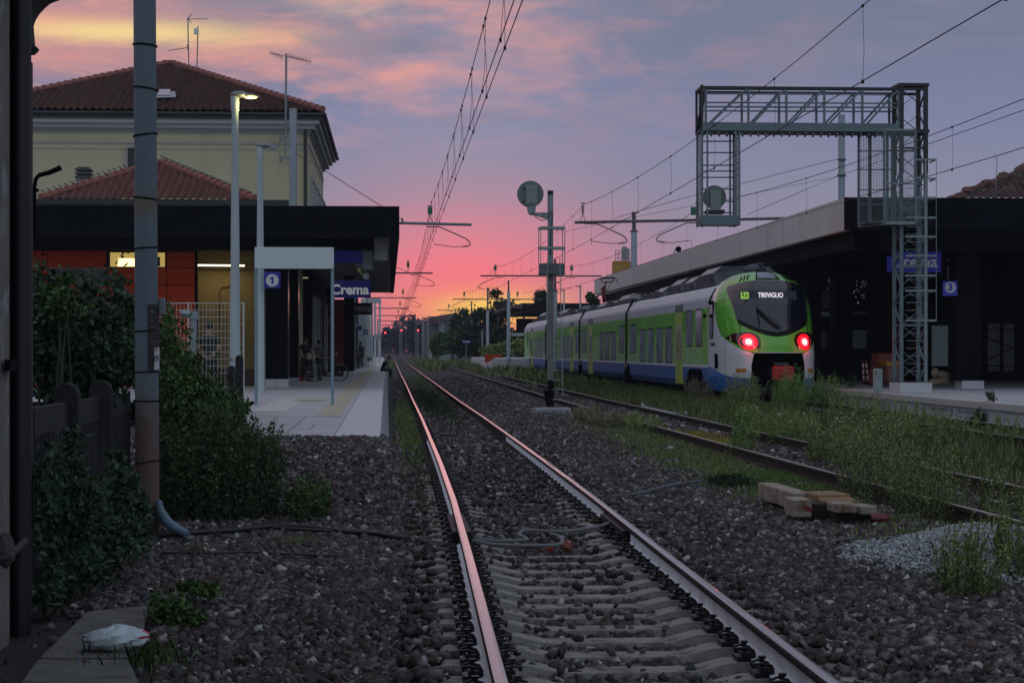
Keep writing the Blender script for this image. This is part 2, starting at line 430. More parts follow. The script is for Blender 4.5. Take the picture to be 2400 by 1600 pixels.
# ------------------------------------------------------------------ track with rails, sleepers and clips
M_HEAD = mat('worn_rail_head', (.42, .39, .385), .15, .25, var=.06, scale=40, spec=.45)
M_RUST = mat('rusty_rail', (.020, .013, .011), .8, .2, var=.25, scale=25, bump=.3)
M_PAINT = mat('whitened_rail_web', (.80, .85, .90), .75, var=.12, scale=8, var2=((.25, .24, .24), .67, 14), bump=.2)
M_CONC = mat('sleeper_concrete', (.30, .285, .26), .9, var=.22, scale=12, bump=.8, bscale=90, var2=((.10, .088, .08), .52, 4))
M_CLIP = mat('black_clip', (.010, .010, .012), .38, .3)
M_TOPR2 = mat('dull_rail_top', (.30, .25, .21), .5, .0, var=.3, scale=12)
HEADP = [(-.036, -.012), (-.030, -.002), (-.015, 0), (.015, 0), (.030, -.002), (.036, -.012)]
SIDEP = [(.036, -.012), (.034, -.042), (.0085, -.058), (.0085, -.135), (.03, -.15), (.075, -.162), (.075, -.172), (-.075, -.172), (-.075, -.162), (-.03, -.15), (-.0085, -.135), (-.0085, -.058), (-.034, -.042), (-.036, -.012)]
def rail(name, xf, zf, yl, parent, paint_to=0, rust_head=False):
    ring = HEADP + SIDEP[1:-1]; n = len(ring); mb = MB(); mb.v = []
    for y in yl:
        for a, b in ring: mb.v.append((xf(y) + a, y, zf(y) + b))
    for i in range(len(yl) - 1):
        for j in range(n):
            k = (j + 1) % n
            if j < 5: m = (3 if j not in (0, 4) else 1) if rust_head else (1 if j in (0, 4) else 0)
            elif j in (5, n - 1): m = 1
            elif j in (6, n - 2): m = 1
            else: m = 2 if (yl[i] < paint_to and not 16.5 < yl[i] < 18.5) else 1
            mb.f.append((i * n + j, i * n + k, (i + 1) * n + k, (i + 1) * n + j)); mb.m.append(m)
    mb.f.append(tuple(range(n))); mb.m.append(1)
    return mb.build(name, [M_HEAD, M_RUST, M_PAINT, M_TOPR2], parent, smooth=False)
YL = list(np.arange(4, 40, .8)) + list(np.arange(40, 120, 3)) + list(np.arange(120, 640, 12))
trk = thing('railway_track', 'near railway track with shiny rails and grey concrete sleepers', 'track', (1.2, 4, 0))
for s in (-1, 1):
    rail('rail', lambda y: t1x(y) + s * .75, lambda y: t1z(y), YL, trk, 36)
def sleeper_mesh():
    mb = MB(); h = .13
    # profile along x: ends, raised rail seats, lower middle
    st = [(-1.2, -.035), (-.98, -.004), (-.55, -.004), (-.36, -.05), (.36, -.05), (.55, -.004), (.98, -.004), (1.2, -.035)]
    for i in range(len(st) - 1):
        (xa, za), (xb, zb) = st[i], st[i + 1]
        def ring(x, z): return [(x, -.13, z - h), (x, -.10, z), (x, .10, z), (x, .13, z - h)]
        a, b = ring(xa, za), ring(xb, zb)
        for j in range(4): k = (j + 1) % 4; mb.quad(a[j], b[j], b[k], a[k])
        if i == 0: mb.quad(*a)
        if i == len(st) - 2: mb.quad(*b[::-1])
    return mb
def clip_mesh():
    mb = MB()
    mb.box(-.05, .05, -.075, .075, -.004, .022)
    mb.box(-.02, .055, -.05, .05, .022, .045)
    for s in (-1, 1):
        pts = [(-.045, s * .012, .04), (-.052, s * .035, .062), (-.01, s * .062, .07), (.04, s * .055, .055), (.05, s * .03, .04)]
        mb.tube(pts, .0085, 6)
    mb.tube([(.0, 0, .02), (.0, 0, .10)], .012, 6); mb.tube([(.0, 0, .085), (.0, 0, .10)], .021, 6)
    return mb
sl0 = None
for i in range(100):
    y = SL0 + i * SLD; x = float(t1x(y)); z = float(t1z(y)) - .172
    if sl0 is None:
        sl0 = sleeper_mesh().build('sleeper', [M_CONC], trk, bevel=.003)
        me = sl0.data; me.transform(Matrix.Translation(ORG[trk.name]))
        sl = sl0; cl = []
        for a in (-.85, -.65, .65, .85):
            c = clip_mesh().build('rail_clip', [M_CLIP], trk); c.data.transform(Matrix.Translation(ORG[trk.name])) if not cl else None
            if cl: bpy.data.meshes.remove(c.data) if False else None; c.data = cl[0].data
            c.parent = sl; c.location = (a, 0, 0); c.rotation_euler.z = math.pi if a in (-.65, .85) else 0; cl.append(c)
    else:
        sl = sl0.copy(); COL.objects.link(sl); sl.parent = trk
        if y < 46:
            for c in cl:
                d = c.copy(); COL.objects.link(d); d.parent = sl
    sl.location = (x - 1.2, y - 4, z); sl.rotation_euler.z = random.uniform(-.012, .012)
# fishplates at the rail joint and the dark greasy pit under it
M_GREASE = mat('greasy_steel', (.012, .009, .008), .6, .3)
for s in (-1, 1):
    for d in (-1, 1):
        mb = MB(); x = t1x(17.7) + s * .75 + d * .026; x += d * .02; mb.box(x - .035, x + .035, 16.9, 18.7, t1z(17.7) - .17, t1z(17.7) - .045)
        for k in range(4): mb.tube([(x - .06, 17.3 + k * .28, t1z(17.7) - .1), (x + .06, 17.3 + k * .28, t1z(17.7) - .1)], .018, 6)
        mb.build('fishplate', [M_GREASE], trk)
# second and third track
def far_track(name, xf, z, y0, y1, label, ns, seen):
    t = thing(name, label, 'track', (float(xf(y0)), y0, 0))
    yl = list(np.arange(y0, 60, 2)) + list(np.arange(60, y1, 6))
    for s in (-1, 1): rail('rail', lambda y: xf(y) + s * .75, lambda y: z + 0 * y, yl, t, 0, True)
    a = sleeper_mesh().build('sleeper', [M_CONC], t, bevel=.006); a.data.transform(Matrix.Translation(ORG[t.name]))
    for i in range(ns):
        y = seen + i * .6; s_ = a if i == 0 else a.copy()
        if i: COL.objects.link(s_); s_.parent = t
        s_.location = (float(xf(y)) - ORG[t.name].x, y - y0, z - .172)
    return t
far_track('railway_track', t2x, .10, 12, 290, 'second railway track, half overgrown, running behind the grey signal post', 60, 14)
far_track('railway_track', t3x, .12, 30, 290, 'third railway track under the green train, hidden by weeds', 30, 34)
# ================================================================== left platform
M_SLAB = mat('platform_slab', (.40, .40, .41), .8, var=.10, scale=1.6, var2=((.34, .34, .35), .60, 2.2), bump=.15, bscale=50)
M_SLAB2 = mat('platform_edge_stone', (.50, .50, .52), .8, var=.05, scale=4, bump=.15)
M_PALEPATH = mat('pale_paving_strip', (.50, .49, .47), .8, var=.06, scale=5)
M_TACT = mat('yellow_tactile_paving', (.42, .37, .28), .85, var=.15, scale=22, bump=.4)
M_KERB = mat('platform_wall_concrete', (.30, .31, .33), .9, var=.18, scale=3, bump=.5, streak=((.12, .12, .13), .55, 6))
PZ_ = [(0, .45), (104, .45), (200, .62), (260, .80)]
PX_ = [(26, -.17), (27, -.17), (58, -.28), (104, -.40), (200, -.75), (260, -1.4)]
def pz(y): return float(interp(PZ_, y))
def pxe(y): return float(interp(PX_, y))
yl = [26, 30, 36, 44, 52, 60, 70, 84, 104, 130, 160, 200, 250]
mb = MB()
for a, b in zip(yl[:-1], yl[1:]):
    xa, xb, za, zb = pxe(a), pxe(b), pz(a), pz(b); L = -2.12 if a < 40 else -14
    L = -2.12 if a < 34 else (-4.2 if a < 40 else -14)
    La = PX(572, a) if a < 40 else -14; Lb = PX(572, b) if a < 36 else (-3.1 if a < 40 else -14)
    mb.quad((La, a, za), (xa - .62, a, za), (xb - .62, b, zb), (Lb, b, zb), m=0)
    if a < 40: mb.quad((La, a, za), (Lb, b, zb), (Lb, b, -.4), (La, a, -.4), m=2)
    mb.quad((xa - .62, a, za), (xa, a, za), (xb, b, zb), (xb - .62, b, zb), m=1)
    mb.quad((xa, a, za), (xa + .0, a, za - .14), (xb + .0, b, zb - .14), (xb, b, zb), m=1)
    mb.quad((xa, a, za - .14), (xa + .02, a, za - .14), (xb + .02, b, zb - .14), (xb, b, zb - .14), m=2)
    mb.quad((xa + .02, a, za - .14), (xa + .19, a, za - .75), (xb + .19, b, zb - .75), (xb + .02, b, zb - .14), m=2)
mb.quad((-2.12, 26, .45), (-.17, 26, .45), (-.0, 26, -.3), (-2.12, 26, -.3), m=2)
plat = mb.build('platform', [M_SLAB, M_SLAB2, M_KERB]); prop(plat, kind='structure')
prop(plat, 'pale grey left platform with light edge stones', 'platform')
# paving joints, tactile strip, pale path: thin sheets above the slab
mb = MB()
def strip(x0, x1, y0, y1, m, dz=.004):
    n = max(1, int((y1 - y0) / 8))
    for i in range(n):
        a, b = y0 + (y1 - y0) * i / n, y0 + (y1 - y0) * (i + 1) / n
        xa, xb = pxe(a) + .28, pxe(b) + .28
        mb.quad((xa + x0, a, pz(a) + dz), (xa + x1, a, pz(a) + dz), (xb + x1, b, pz(b) + dz), (xb + x0, b, pz(b) + dz), m=m)
strip(-1.42, -1.02, 34, 150, 0); strip(-1.42 - .9, -1.42 - .2, 44, 46.5, 0, .009); strip(-2.75, -2.1, 36.5, 46.5, 1); 
strip(-3.6, -1.45, 46.6, 47.4, 1)
strip(-.905, -.895, 26.05, 150, 2, .003); strip(-1.6, -1.585, 26.1, 33.5, 2); strip(-2.3, -.9, 33.6, 33.66, 2); strip(-2.3, -.9, 30.0, 30.04, 2)
strip(-1.9, -1.3, 28.6, 28.64, 2, .005); strip(-1.32, -1.3, 28.65, 29.95, 2)
for k in range(22): strip(-.89, -.29, 30 + k * 4.2, 30.03 + k * 4.2, 2, .0025)
mk = mb.build('platform_markings', [M_TACT, M_PALEPATH, mat('paving_joint', (.16, .16, .17), .9)]); prop(mk, kind='structure')

# ================================================================== station house
M_PLAST = mat('cream_plaster', (.46, .42, .275), .9, var=.06, scale=.8, bump=.15, streak=((.32, .30, .20), .62, 1.5))
M_TRIM = mat('grey_cornice', (.30, .31, .31), .85, var=.06, scale=3)
M_TRIML = mat('pale_trim', (.42, .44, .44), .8)
M_GUT = mat('dark_gutter', (.02, .02, .025), .5)
M_TILE = mat('old_roof_tile', (.105, .052, .044), .9, var=.5, scale=2.5, var2=((.24, .15, .12), .64, 5), bump=.4)
M_TILE2 = mat('pink_roof_tile', (.19, .082, .066), .9, var=.30, scale=3.0, var2=((.27, .15, .12), .64, 6), bump=.4)
M_RIDGE = mat('ridge_tile', (.27, .10, .08), .85, var=.3, scale=5)
M_WHITE = mat('white_paint', (.62, .65, .66), .5, var=.03)
M_DGLASS = mat('dark_glass', (.008, .009, .011), .2, spec=.35)
def tiled_plane(mb, a, b, c, d, step, amp, m=0, row=.38):
    """roof face a-b (eave, left to right), d-c (ridge); wavy pantiles running up the slope with stepped rows"""
    a, b, c, d = map(Vector, (a, b, c, d)); w = (b - a).length; n = max(2, int(w / step)) * 4
    L = max((d - a).length, (c - b).length); nr = max(2, int(L / row))
    nrm = (b - a).cross((d + c) / 2 - (a + b) / 2).normalized()
    k0 = len(mb.v)
    for j in range(nr):
        for e in (0, 1):
            t = (j + e) / nr; lift = .075 * (1 - e)
            for i in range(n + 1):
                q = i / n
                # fixed tile lanes: positions measured along the eave, clipped to the face
                x = a + (b - a) * q; lo = (d - a); hi = (c - b)
                l = a + lo * t; r = b + hi * t
                s = (x - a).dot((b - a).normalized()); sl = (l - a).dot((b - a).normalized()); sr = (r - a).dot((b - a).normalized())
                s2 = min(max(s, sl), sr)
                up = ((a + b) / 2 * 0 + (l - a) - (b - a).normalized() * sl)
                p = a + (b - a).normalized() * s2 + up
                h = amp * abs(math.sin(math.pi * s2 / step))
                mb.v.append(tuple(p + nrm * (h + lift)))
        r0 = k0 + j * 2 * (n + 1); r1 = r0 + n + 1
        for i in range(n):
            mb.f.append((r0 + i, r0 + i + 1, r1 + i + 1, r1 + i)); mb.m.append(m)
            if j: 
                q0 = r0 - (n + 1); mb.f.append((q0 + i, q0 + i + 1, r0 + i + 1, r0 + i)); mb.m.append(m)
def ridge(mb, a, b, r=.13, step=.42, m=0):
    a, b = Vector(a), Vector(b); n = int((b - a).length / step); d = (b - a) / n
    for i in range(n):
        p = a + d * i; mb.tube([p + Vector((0, 0, .03)), p + d * 1.08 + Vector((0, 0, 0))], [r * 1.15, r * .9], 7, m)
st = thing('station_building', 'cream plastered station house with a dark red hipped tile roof', 'building', (-10.2, 89, 0))
x0, x1, y0, y1, ze = -17.2, -3.5, 80.4, 97.6, 11.2
mb = MB(); mb.box(x0, x1, y0, y1, 0, 10.72, 0)
mb.box(x0 - .04, x1 + .04, y0 - .05, y1 + .05, 10.17, 10.24, 1)          # string course
mb.box(x0 - .02, x1 + .02, y0 - .025, y1 + .02, 9.94, 9.97, 1)
mb.build('wall', [M_PLAST, M_TRIM], st)
mb = MB()
for (o_, za, zb, mm) in ((.05, 10.62, 10.70, 0), (.12, 10.70, 10.80, 0), (.30, 10.80, 11.0, 0), (.46, 11.0, 11.17, 1)):
    mb.box(x0 - o_, x1 + o_, y0 - o_, y1 + o_, za, zb, mm)
mb.build('cornice', [M_TRIM, M_TRIML], st)
mb = MB(); o_ = .62; mb.box(x0 - o_, x1 + o_, y0 - o_, y1 + o_, 11.17, 11.38)
mb.build('eaves', [M_GUT], st)
mb = MB()
for a, b in (((x0 - .7, y0 - .7), (x1 + .7, y0 - .7)), ((x1 + .7, y0 - .7), (x1 + .7, y1 + .7))):
    mb.tube([(*a, 11.36), (*b, 11.36)], .08, 8)
mb.build('gutter', [M_GUT], st)
mb = MB(); A = Vector((-10.2, 89, PZ(160, 89)))
c4 = [Vector((x0 - .62, y0 - .62, 11.40)), Vector((x1 + .62, y0 - .62, 11.40)), Vector((x1 + .62, y1 + .62, 11.40)), Vector((x0 - .62, y1 + .62, 11.40))]
for i in range(4): tiled_plane(mb, c4[i], c4[(i + 1) % 4], A, A, .30, .11)
mb.build('roof', [M_TILE], st)
mb = MB()
for c in c4: ridge(mb, c + Vector((0, 0, .16)), A + Vector((0, 0, .14)))
mb.build('ridge_tiles', [M_RIDGE], st)
wn = MB(); wn.box(PX(297, 80), PX(324, 80), 80.28, 80.5, PZ(412, 80), PZ(350, 80)); wo_ = wn.build('window', [M_DGLASS], st)
wn = MB()
for a, b in ((292, 297),): wn.box(PX(a, 80), PX(b, 80), 80.25, 80.45, PZ(412, 80), PZ(350, 80))
wn.box(PX(292, 80), PX(330, 80), 80.25, 80.45, PZ(350, 80), PZ(346, 80)); wn.build('window_frame', [M_TRIM], wo_)
for k in range(5):      # tall shuttered windows on the side that faces the tracks
    yy_ = 82.6 + k * 3.2
    w_ = MB().box(-3.52, -3.44, yy_, yy_ + 1.2, 6.2, 8.7).build('window', [mat('grey_shutter', (.22, .23, .22), .8)], st)
    f_ = MB(); f_.box(-3.5, -3.38, yy_ - .16, yy_, 6.1, 8.85); f_.box(-3.5, -3.38, yy_ + 1.2, yy_ + 1.36, 6.1, 8.85); f_.box(-3.5, -3.34, yy_ - .2, yy_ + 1.4, 8.85, 9.0); f_.build('window_frame', [M_TRIML], w_)
MB().tube([(-3.62, 80.3, 11.2), (-3.62, 80.3, 4)], .07, 8).build('downpipe', [M_GUT], st)
# skylight
p = A.lerp((c4[0] + c4[1]) / 2, .70); dirx = Vector((1, 0, 0)); up = (A - (c4[0] + c4[1]) / 2).normalized(); nr = dirx.cross(up) * 1.0
def on_roof(u, v, k): 
    q = P(u, v, 83); t_ = (v - 160) / (269 - 160); return Vector((PX(u, 89 - 9 * t_), 89.0 - 9.2 * t_ , PZ(v, 89 - 9 * t_) )) + nr * (k + .18)
sk = MB(); q = [on_roof(372, 247, .14), on_roof(399, 247, .14), on_roof(401, 233, .14), on_roof(375, 233, .14)]; sk.quad(*q); qq = [x - nr * .2 for x in q]
for i in range(4): sk.quad(q[i], q[(i + 1) % 4], qq[(i + 1) % 4], qq[i], m=1)
so_ = sk.build('skylight', [mat('skylight_glass', (.30, .34, .38), .1, spec=1), M_GUT], st)
sk = MB(); sk.quad(on_roof(368, 252, .11), on_roof(414, 250, .11), on_roof(412, 236, .11), on_roof(370, 240, .11)); sk.build('flashing', [mat('lead_flashing', (.34, .34, .33), .7, var=.3, scale=8)], so_)
# chimney behind the roof's left slope
ch = MB(); cx = PX(140, 92); ch.box(cx - 1.0, cx + 1.1, 91.5, 92.5, 12.2, PZ(226, 92)); ch.box(cx - 1.25, cx + 1.3, 91.3, 92.7, PZ(226, 92), PZ(218, 92)); ch.build('chimney', [M_TRIML], st)
ch = MB(); ch.tube([(PX(117, 92), 92, PZ(218, 92)), (PX(117, 92), 92, PZ(209, 92))], .28, 10); ch.build('chimney_pot', [M_TRIM], st)
# lower wing in front of the station house
an = thing('station_wing', 'low cream annex with a pinkish hipped pantile roof', 'building', (-8.6, 73, 0))
mb = MB(); mb.box(-15.5, -3.7, 68, 79.8, 0, PZ(488, 68)); mb.build('wall', [M_PLAST], an)
mb = MB(); mb.box(-15.6, -3.5, 67.6, 79.9, PZ(488, 68) , PZ(483, 68)); mb.build('fascia', [M_WHITE], an)
mb = MB(); mb.box(-15.7, PX(677, 67.5), 67.4, 67.6, PZ(482, 67.5), PZ(471, 67.5)); mb.build('gutter', [M_GUT], an)
A2 = Vector((PX(376, 73), 73, PZ(391, 73))); ea = [Vector((PX(106, 68) - .1, 67.7, PZ(481, 68))), Vector((PX(592, 68) + .1, 67.7, PZ(481, 68)))]
eb = [Vector((ea[1].x, 78.5, ea[1].z)), Vector((ea[0].x, 78.5, ea[0].z))]
mb = MB(); tiled_plane(mb, ea[0], ea[1], A2, A2, .27, .12, row=.42); tiled_plane(mb, ea[1], eb[0], A2, A2, .27, .12, row=.42); tiled_plane(mb, eb[1], ea[0], A2, A2, .27, .12, row=.42)
mb.build('roof', [M_TILE2], an)
mb = MB(); ridge(mb, ea[0] + Vector((0, 0, .16)), A2 + Vector((0, 0, .12)), .13); ridge(mb, ea[1] + Vector((0, 0, .16)), A2 + Vector((0, 0, .12)), .13)
mb.build('ridge_tiles', [M_RIDGE], an)
for k in range(15):     # little snow hooks sticking up along the ridges
    for e in ea:
        q = e.lerp(A2, (k + .7) / 15.5); MB().tube([q + Vector((0, 0, .1)), q + Vector((-.02, 0, .24)), q + Vector((-.12, 0, .27))], .018, 4).build('roof_hook', [M_GUT], an) if False else None
mb = MB()
for k in range(22):
    for e in ea:
        q = e.lerp(A2, (k + .7) / 22.5); mb.tube([q + Vector((0, 0, .2)), q + Vector((-.02, 0, .36)), q + Vector((-.13, 0, .38))], .02, 4)
prop(mb.build('roof_hooks', [M_GUT], an), kind='stuff')
cx = PX(197, 71); ch = MB(); ch.box(cx - .22, cx + .22, 70.7, 71.3, PZ(455, 71), PZ(424, 71)); ch.build('chimney', [M_TRIM], an)
ch = MB()
for a, b in ((424, 419), (415, 410), (406, 402)): ch.box(cx - .27, cx + .27, 70.6, 71.4, PZ(a, 71), PZ(b, 71))
ch.box(cx - .16, cx + .16, 70.75, 71.25, PZ(424, 71), PZ(402, 71)); ch.box(cx - .2, cx + .2, 70.7, 71.3, PZ(402, 71), PZ(398, 71))
ch.build('chimney_cap', [mat('mossy_cap', (.07, .08, .075), .9)], an)

# antennas on the roofs
M_ALU = mat('weathered_aluminium', (.22, .23, .25), .5, .6)
M_GALV = mat('galvanised_steel', (.27, .32, .36), .55, .35, var=.15, scale=4, streak=((.16, .14, .13), .62, 8))
def yagi(mb, a, b, n, L, up=(0, 0, 1)):
    a, b = Vector(a), Vector(b); mb.tube([a, b], .012, 5)
    for k in range(n): p = a.lerp(b, k / (n - 1)); mb.tube([p - Vector(up) * L / 2, p + Vector(up) * L / 2], .006, 4)
t = thing('tv_antenna', 'thin pair of aerial masts with bent rods on top of the station roof', 'antenna', (PX(442, 88), 88, PZ(170, 88)))
mb = MB(); mb.tube([P(443, 172, 88), P(440, 42, 88)], .03, 6); mb.tube([P(461, 178, 88), P(464, 62, 88)], .03, 6); mb.tube([P(412, 159, 88), P(462, 160, 88)], .02, 5)
mb.build('mast', [M_ALU], t)
mb = MB(); mb.tube([P(440, 45, 88), P(486, 45, 88)], .018, 5); mb.tube([P(441, 44, 88), P(449, 34, 88)], .02, 5); mb.tube([P(441, 44, 88), P(448, 54, 88)], .02, 5); mb.build('aerial', [M_ALU], t)
mb = MB(); mb.tube([P(395, 119, 88), P(440, 112, 88)], .018, 5); mb.tube([P(439, 105, 88), P(440, 119, 88)], .02, 5); mb.build('aerial', [M_ALU], t)
mb = MB(); mb.cbox(P(460, 74, 88), (.2, .14, .25)); mb.build('receiver_box', [M_WHITE], t)
t = thing('yagi_antenna', 'long comb shaped aerial on a tall mast bracketed to the station wall', 'antenna', (PX(668, 79.5), 79.5, 6))
mb = MB(); mb.tube([P(669, 372, 79.5), P(671, 126, 79.5)], .045, 7); mb.build('mast', [M_ALU], t)
mb = MB(); yagi(mb, P(633, 124, 79.5), P(662, 134, 79.5), 11, .22); yagi(mb, P(676, 131, 79.5), P(728, 145, 79.5), 17, .22); mb.tube([P(633, 124, 79.5), P(728, 145, 79.5)], .012, 4); mb.build('aerial', [M_ALU], t)
for v in (321, 371):
    mb = MB(); mb.bar(P(656, v, 79.8), P(680, v, 79.8), .07); mb.cbox(P(657, v, 79.9), (.1, .3, .28)); mb.cbox(P(668, v, 79.5), (.13, .12, .1)); mb.build('wall_bracket', [M_ALU], t)

# ================================================================== platform canopy
M_BLACK = mat('anthracite_cladding', (.0045, .006, .0095), .7, var=.15, scale=2, spec=.05)
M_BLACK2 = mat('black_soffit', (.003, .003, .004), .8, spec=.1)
M_STRIPW = mat('pale_beam_end', (.38, .38, .38), .7, var=.25, scale=5)
cn = thing('platform_canopy', 'long black flat canopy over the left platform', 'canopy', (-5, 57, .45))
XR = PX(936, 57); zt, zb = PZ(484, 57), PZ(557, 57)
mb = MB(); mb.box(-13, XR, 57, 57.25, zb, zt); mb.build('fascia', [M_BLACK], cn)
mb = MB()
mb.quad((XR, 57.25, zt), (XR - .12, 112, zt), (XR - .12, 112, zb + .1), (XR, 57.25, zb)); mb.quad((XR - .25, 57.25, zt), (XR - .37, 112, zt), (XR - .37, 112, zb + .1), (XR - .25, 57.25, zb))
mb.quad((XR, 57.25, zb), (XR - .12, 112, zb + .1), (XR - .37, 112, zb + .1), (XR - .25, 57.25, zb)); mb.quad((XR - .12, 112, zt), (XR - .37, 112, zt), (XR - .37, 112, zb), (XR - .12, 112, zb))
mb.build('side_fascia', [M_BLACK], cn)
mb = MB(); mb.box(-13, XR - .26, 57.26, 112, zt - .25, zt - .12); mb.build('roof_deck', [M_BLACK2], cn)
mb = MB()
for k in range(17): mb.box(-6.5, XR - .3, 60 + k * 3.1, 60.12 + k * 3.1, zb - .04, zt - .3)
prop(mb.build('soffit_slats', [M_STRIPW], cn), kind='stuff')
mb = MB(); mb.box(-13, PX(877, 59), 59, 59.2, PZ(588, 59), zb + .1); mb.build('inner_beam', [mat('dark_inner_beam', (.005, .006, .010), .7, spec=.15)], cn)
for k in range(7): pass
mb = MB(); mb.box(PX(878, 61), PX(908, 61), 61, 61.3, PZ(610, 61), PZ(557, 61)); mb.build('beam_end', [M_STRIPW], cn)
mb = MB(); mb.box(PX(850, 64), PX(873, 64), 64, 64.3, PZ(632, 64), PZ(587, 64)); mb.build('beam_end', [mat('pale_blue_beam', (.30, .34, .38), .7)], cn)
for (ua, ub, y, vb) in ((623, 674, 61.5, 905), (806, 829, 86, 860)):
    c = MB().box(PX(ua, y), PX(ub, y), y, y + .7, .45 + .25, zb + .3).build('column', [M_BLACK], cn)
    MB().box(PX(ua, y) - .015, PX(ub, y) + .015, y - .015, y + .715, .45, .70).build('plinth', [M_SLAB2], c)
    if ua == 623: MB().box(PX(649, y) - .005, PX(649, y) + .005, y - .019, y - .014, .46, .69).build('joint', [M_BLACK2], c)
c = MB().box(PX(678, 65), PX(698, 65), 64.9, 65.7, .7, zb + .3).build('column', [M_BLACK2], cn); MB().box(PX(678, 65) - .01, PX(698, 65) + .01, 64.88, 65.72, .45, .7).build('plinth', [M_KERB], c)
M_GLOSS = mat('glossy_black_panel', (.004, .004, .005), .16, spec=.6)
for u, y in ((674, 61.5), (698, 64.9)): MB().box(PX(u, y) + .004, PX(u, y) + .02, y + .02, y + .68, .72, zb - .2).build('gloss_side_panel', [M_GLOSS], cn)
# orange red clad ticket hall under the canopy
M_RED = mat('orange_red_panel', (.44, .050, .012), .7, var=.10, scale=2, spec=.15)
M_BEIGE = mat('ochre_wall', (.22, .165, .065), .9, var=.12, scale=1.4, bump=.1)
M_LAMP = mat('warm_tube_light', (1, .9, .5), .5, emit=(1, .85, .42), estr=3.5)
hall = thing('ticket_hall', 'orange red panelled hall with a lit window under the left canopy', 'building', (-9, 60.5, .45))
xa, xb, yw = -14.5, PX(457, 60.5), 60.5
mb = MB()
cols = [xa, PX(111, yw), PX(250, yw), PX(390, yw), xb]; rows = [.45, PZ(770, yw), PZ(710, yw), PZ(669, yw), PZ(629, yw), PZ(590, yw)]
for i in range(4):
    for j in range(5):
        if i == 1 and j == 3: continue
        if i == 2 and j == 4: continue
        mb.box(cols[i] + .012, cols[i + 1] - .012, yw, yw + .06, rows[j] + .012, rows[j + 1] - .012)
mb.build('red_cladding', [M_RED], hall)
MB().box(xa, xb + .06, yw + .12, yw + .3, .45, PZ(588, yw)).build('wall', [M_BLACK2], hall)
MB().box(cols[1] + .25, cols[2] - .05, yw + .02, yw + .08, PZ(668, yw), PZ(633, yw)).build('window', [M_DGLASS], hall)
f_ = MB()
for z in (PZ(670, yw), PZ(631, yw)): f_.box(cols[1], cols[2] - .02, yw - .02, yw + .05, z - .03, z + .03)
f_.build('window_frame', [mat('pinkish_frame', (.24, .12, .11), .6)], hall)
w_ = MB().box(PX(258, yw), PX(386, yw), yw + .03, yw + .06, PZ(627, yw), PZ(594, yw)).build('lit_window', [mat('lit_pane', (.3, .25, .1), .3, emit=(.9, .62, .16), estr=.42)], hall)
MB().box(PX(276, yw), PX(330, yw), yw + .01, yw + .028, PZ(626, yw), PZ(608, yw)).build('ceiling_lamp', [mat('lamp_behind_glass', (1, .8, .4), .3, emit=(1, .72, .28), estr=2.6)], w_)
f_ = MB(); f_.box(PX(254, yw), PX(258, yw), yw - .02, yw + .08, PZ(629, yw), PZ(592, yw)); f_.box(PX(318, yw), PX(321, yw), yw - .02, yw + .08, PZ(629, yw), PZ(592, yw)); f_.build('window_frame', [M_GUT], w_)
sec = MB(); sec.quad(P(318, 602, yw - .3), P(375, 602, yw - .3), P(375, 624, yw - .02), P(318, 624, yw - .02)); sec.build('tilted_sash', [M_DGLASS], w_)
yb = 63
bw = thing('service_wall', 'ochre plaster wall lit by a long thin tube lamp', 'wall', (-5, yb, .45))
mb = MB(); mb.box(PX(450, yb) , PX(606, yb), yb, yb + .3, .75, PZ(585, yb)); mb.build('wall', [M_BEIGE], bw)
mb = MB(); mb.box(PX(450, yb), PX(606, yb), yb - .02, yb + .3, .45, 1.0); mb.build('skirting', [mat('brown_skirting', (.07, .05, .04), .8)], bw)
mb = MB(); mb.tube([P(515, 760, yb - .05), P(515, 680, yb - .05), P(520, 672, yb - .05), P(535, 672, yb - .05), P(541, 665, yb - .05), P(543, 630, yb - .05)], .02, 6); mb.tube([P(458, 632, yb - .05), P(600, 634, yb - .05)], .015, 5); mb.build('conduit', [mat('rusty_conduit', (.14, .08, .05), .8)], bw)
def tube_lamp(label, a, b, w_energy):
    t = thing('tube_light', label, 'lamp', a)
    MB().bar(a, b, .05).build('tube', [M_LAMP if w_energy > 1 else mat('faint_tube', (.5, .5, .4), .5, emit=(1, .9, .6), estr=.25)], t)
    MB().bar(a + Vector((0, 0, .05)), b + Vector((0, 0, .05)), .07, .04).build('housing', [M_GUT], t)
    L = bpy.data.lights.new('tube_glow', 'AREA'); L.shape = 'RECTANGLE'; L.size = (b - a).length; L.size_y = .1; L.energy = w_energy; L.color = (1, .82, .45)
    lo = bpy.data.objects.new('tube_glow', L); COL.objects.link(lo); lo.parent = t; lo.location = (b - a) / 2 + Vector((0, 0, -.06))
tube_lamp('long thin warm tube lamp in front of the ochre wall', P(457, 621.5, 62.2), P(573, 622.5, 62.2), 9)
tube_lamp('short warm tube lamp beside the right end of the blank sign', P(772, 606, 70), P(815, 606, 70), 3)
tube_lamp('faint tube lamp high inside the dark canopy passage', P(690, 651, 80), P(722, 651, 80), .12)
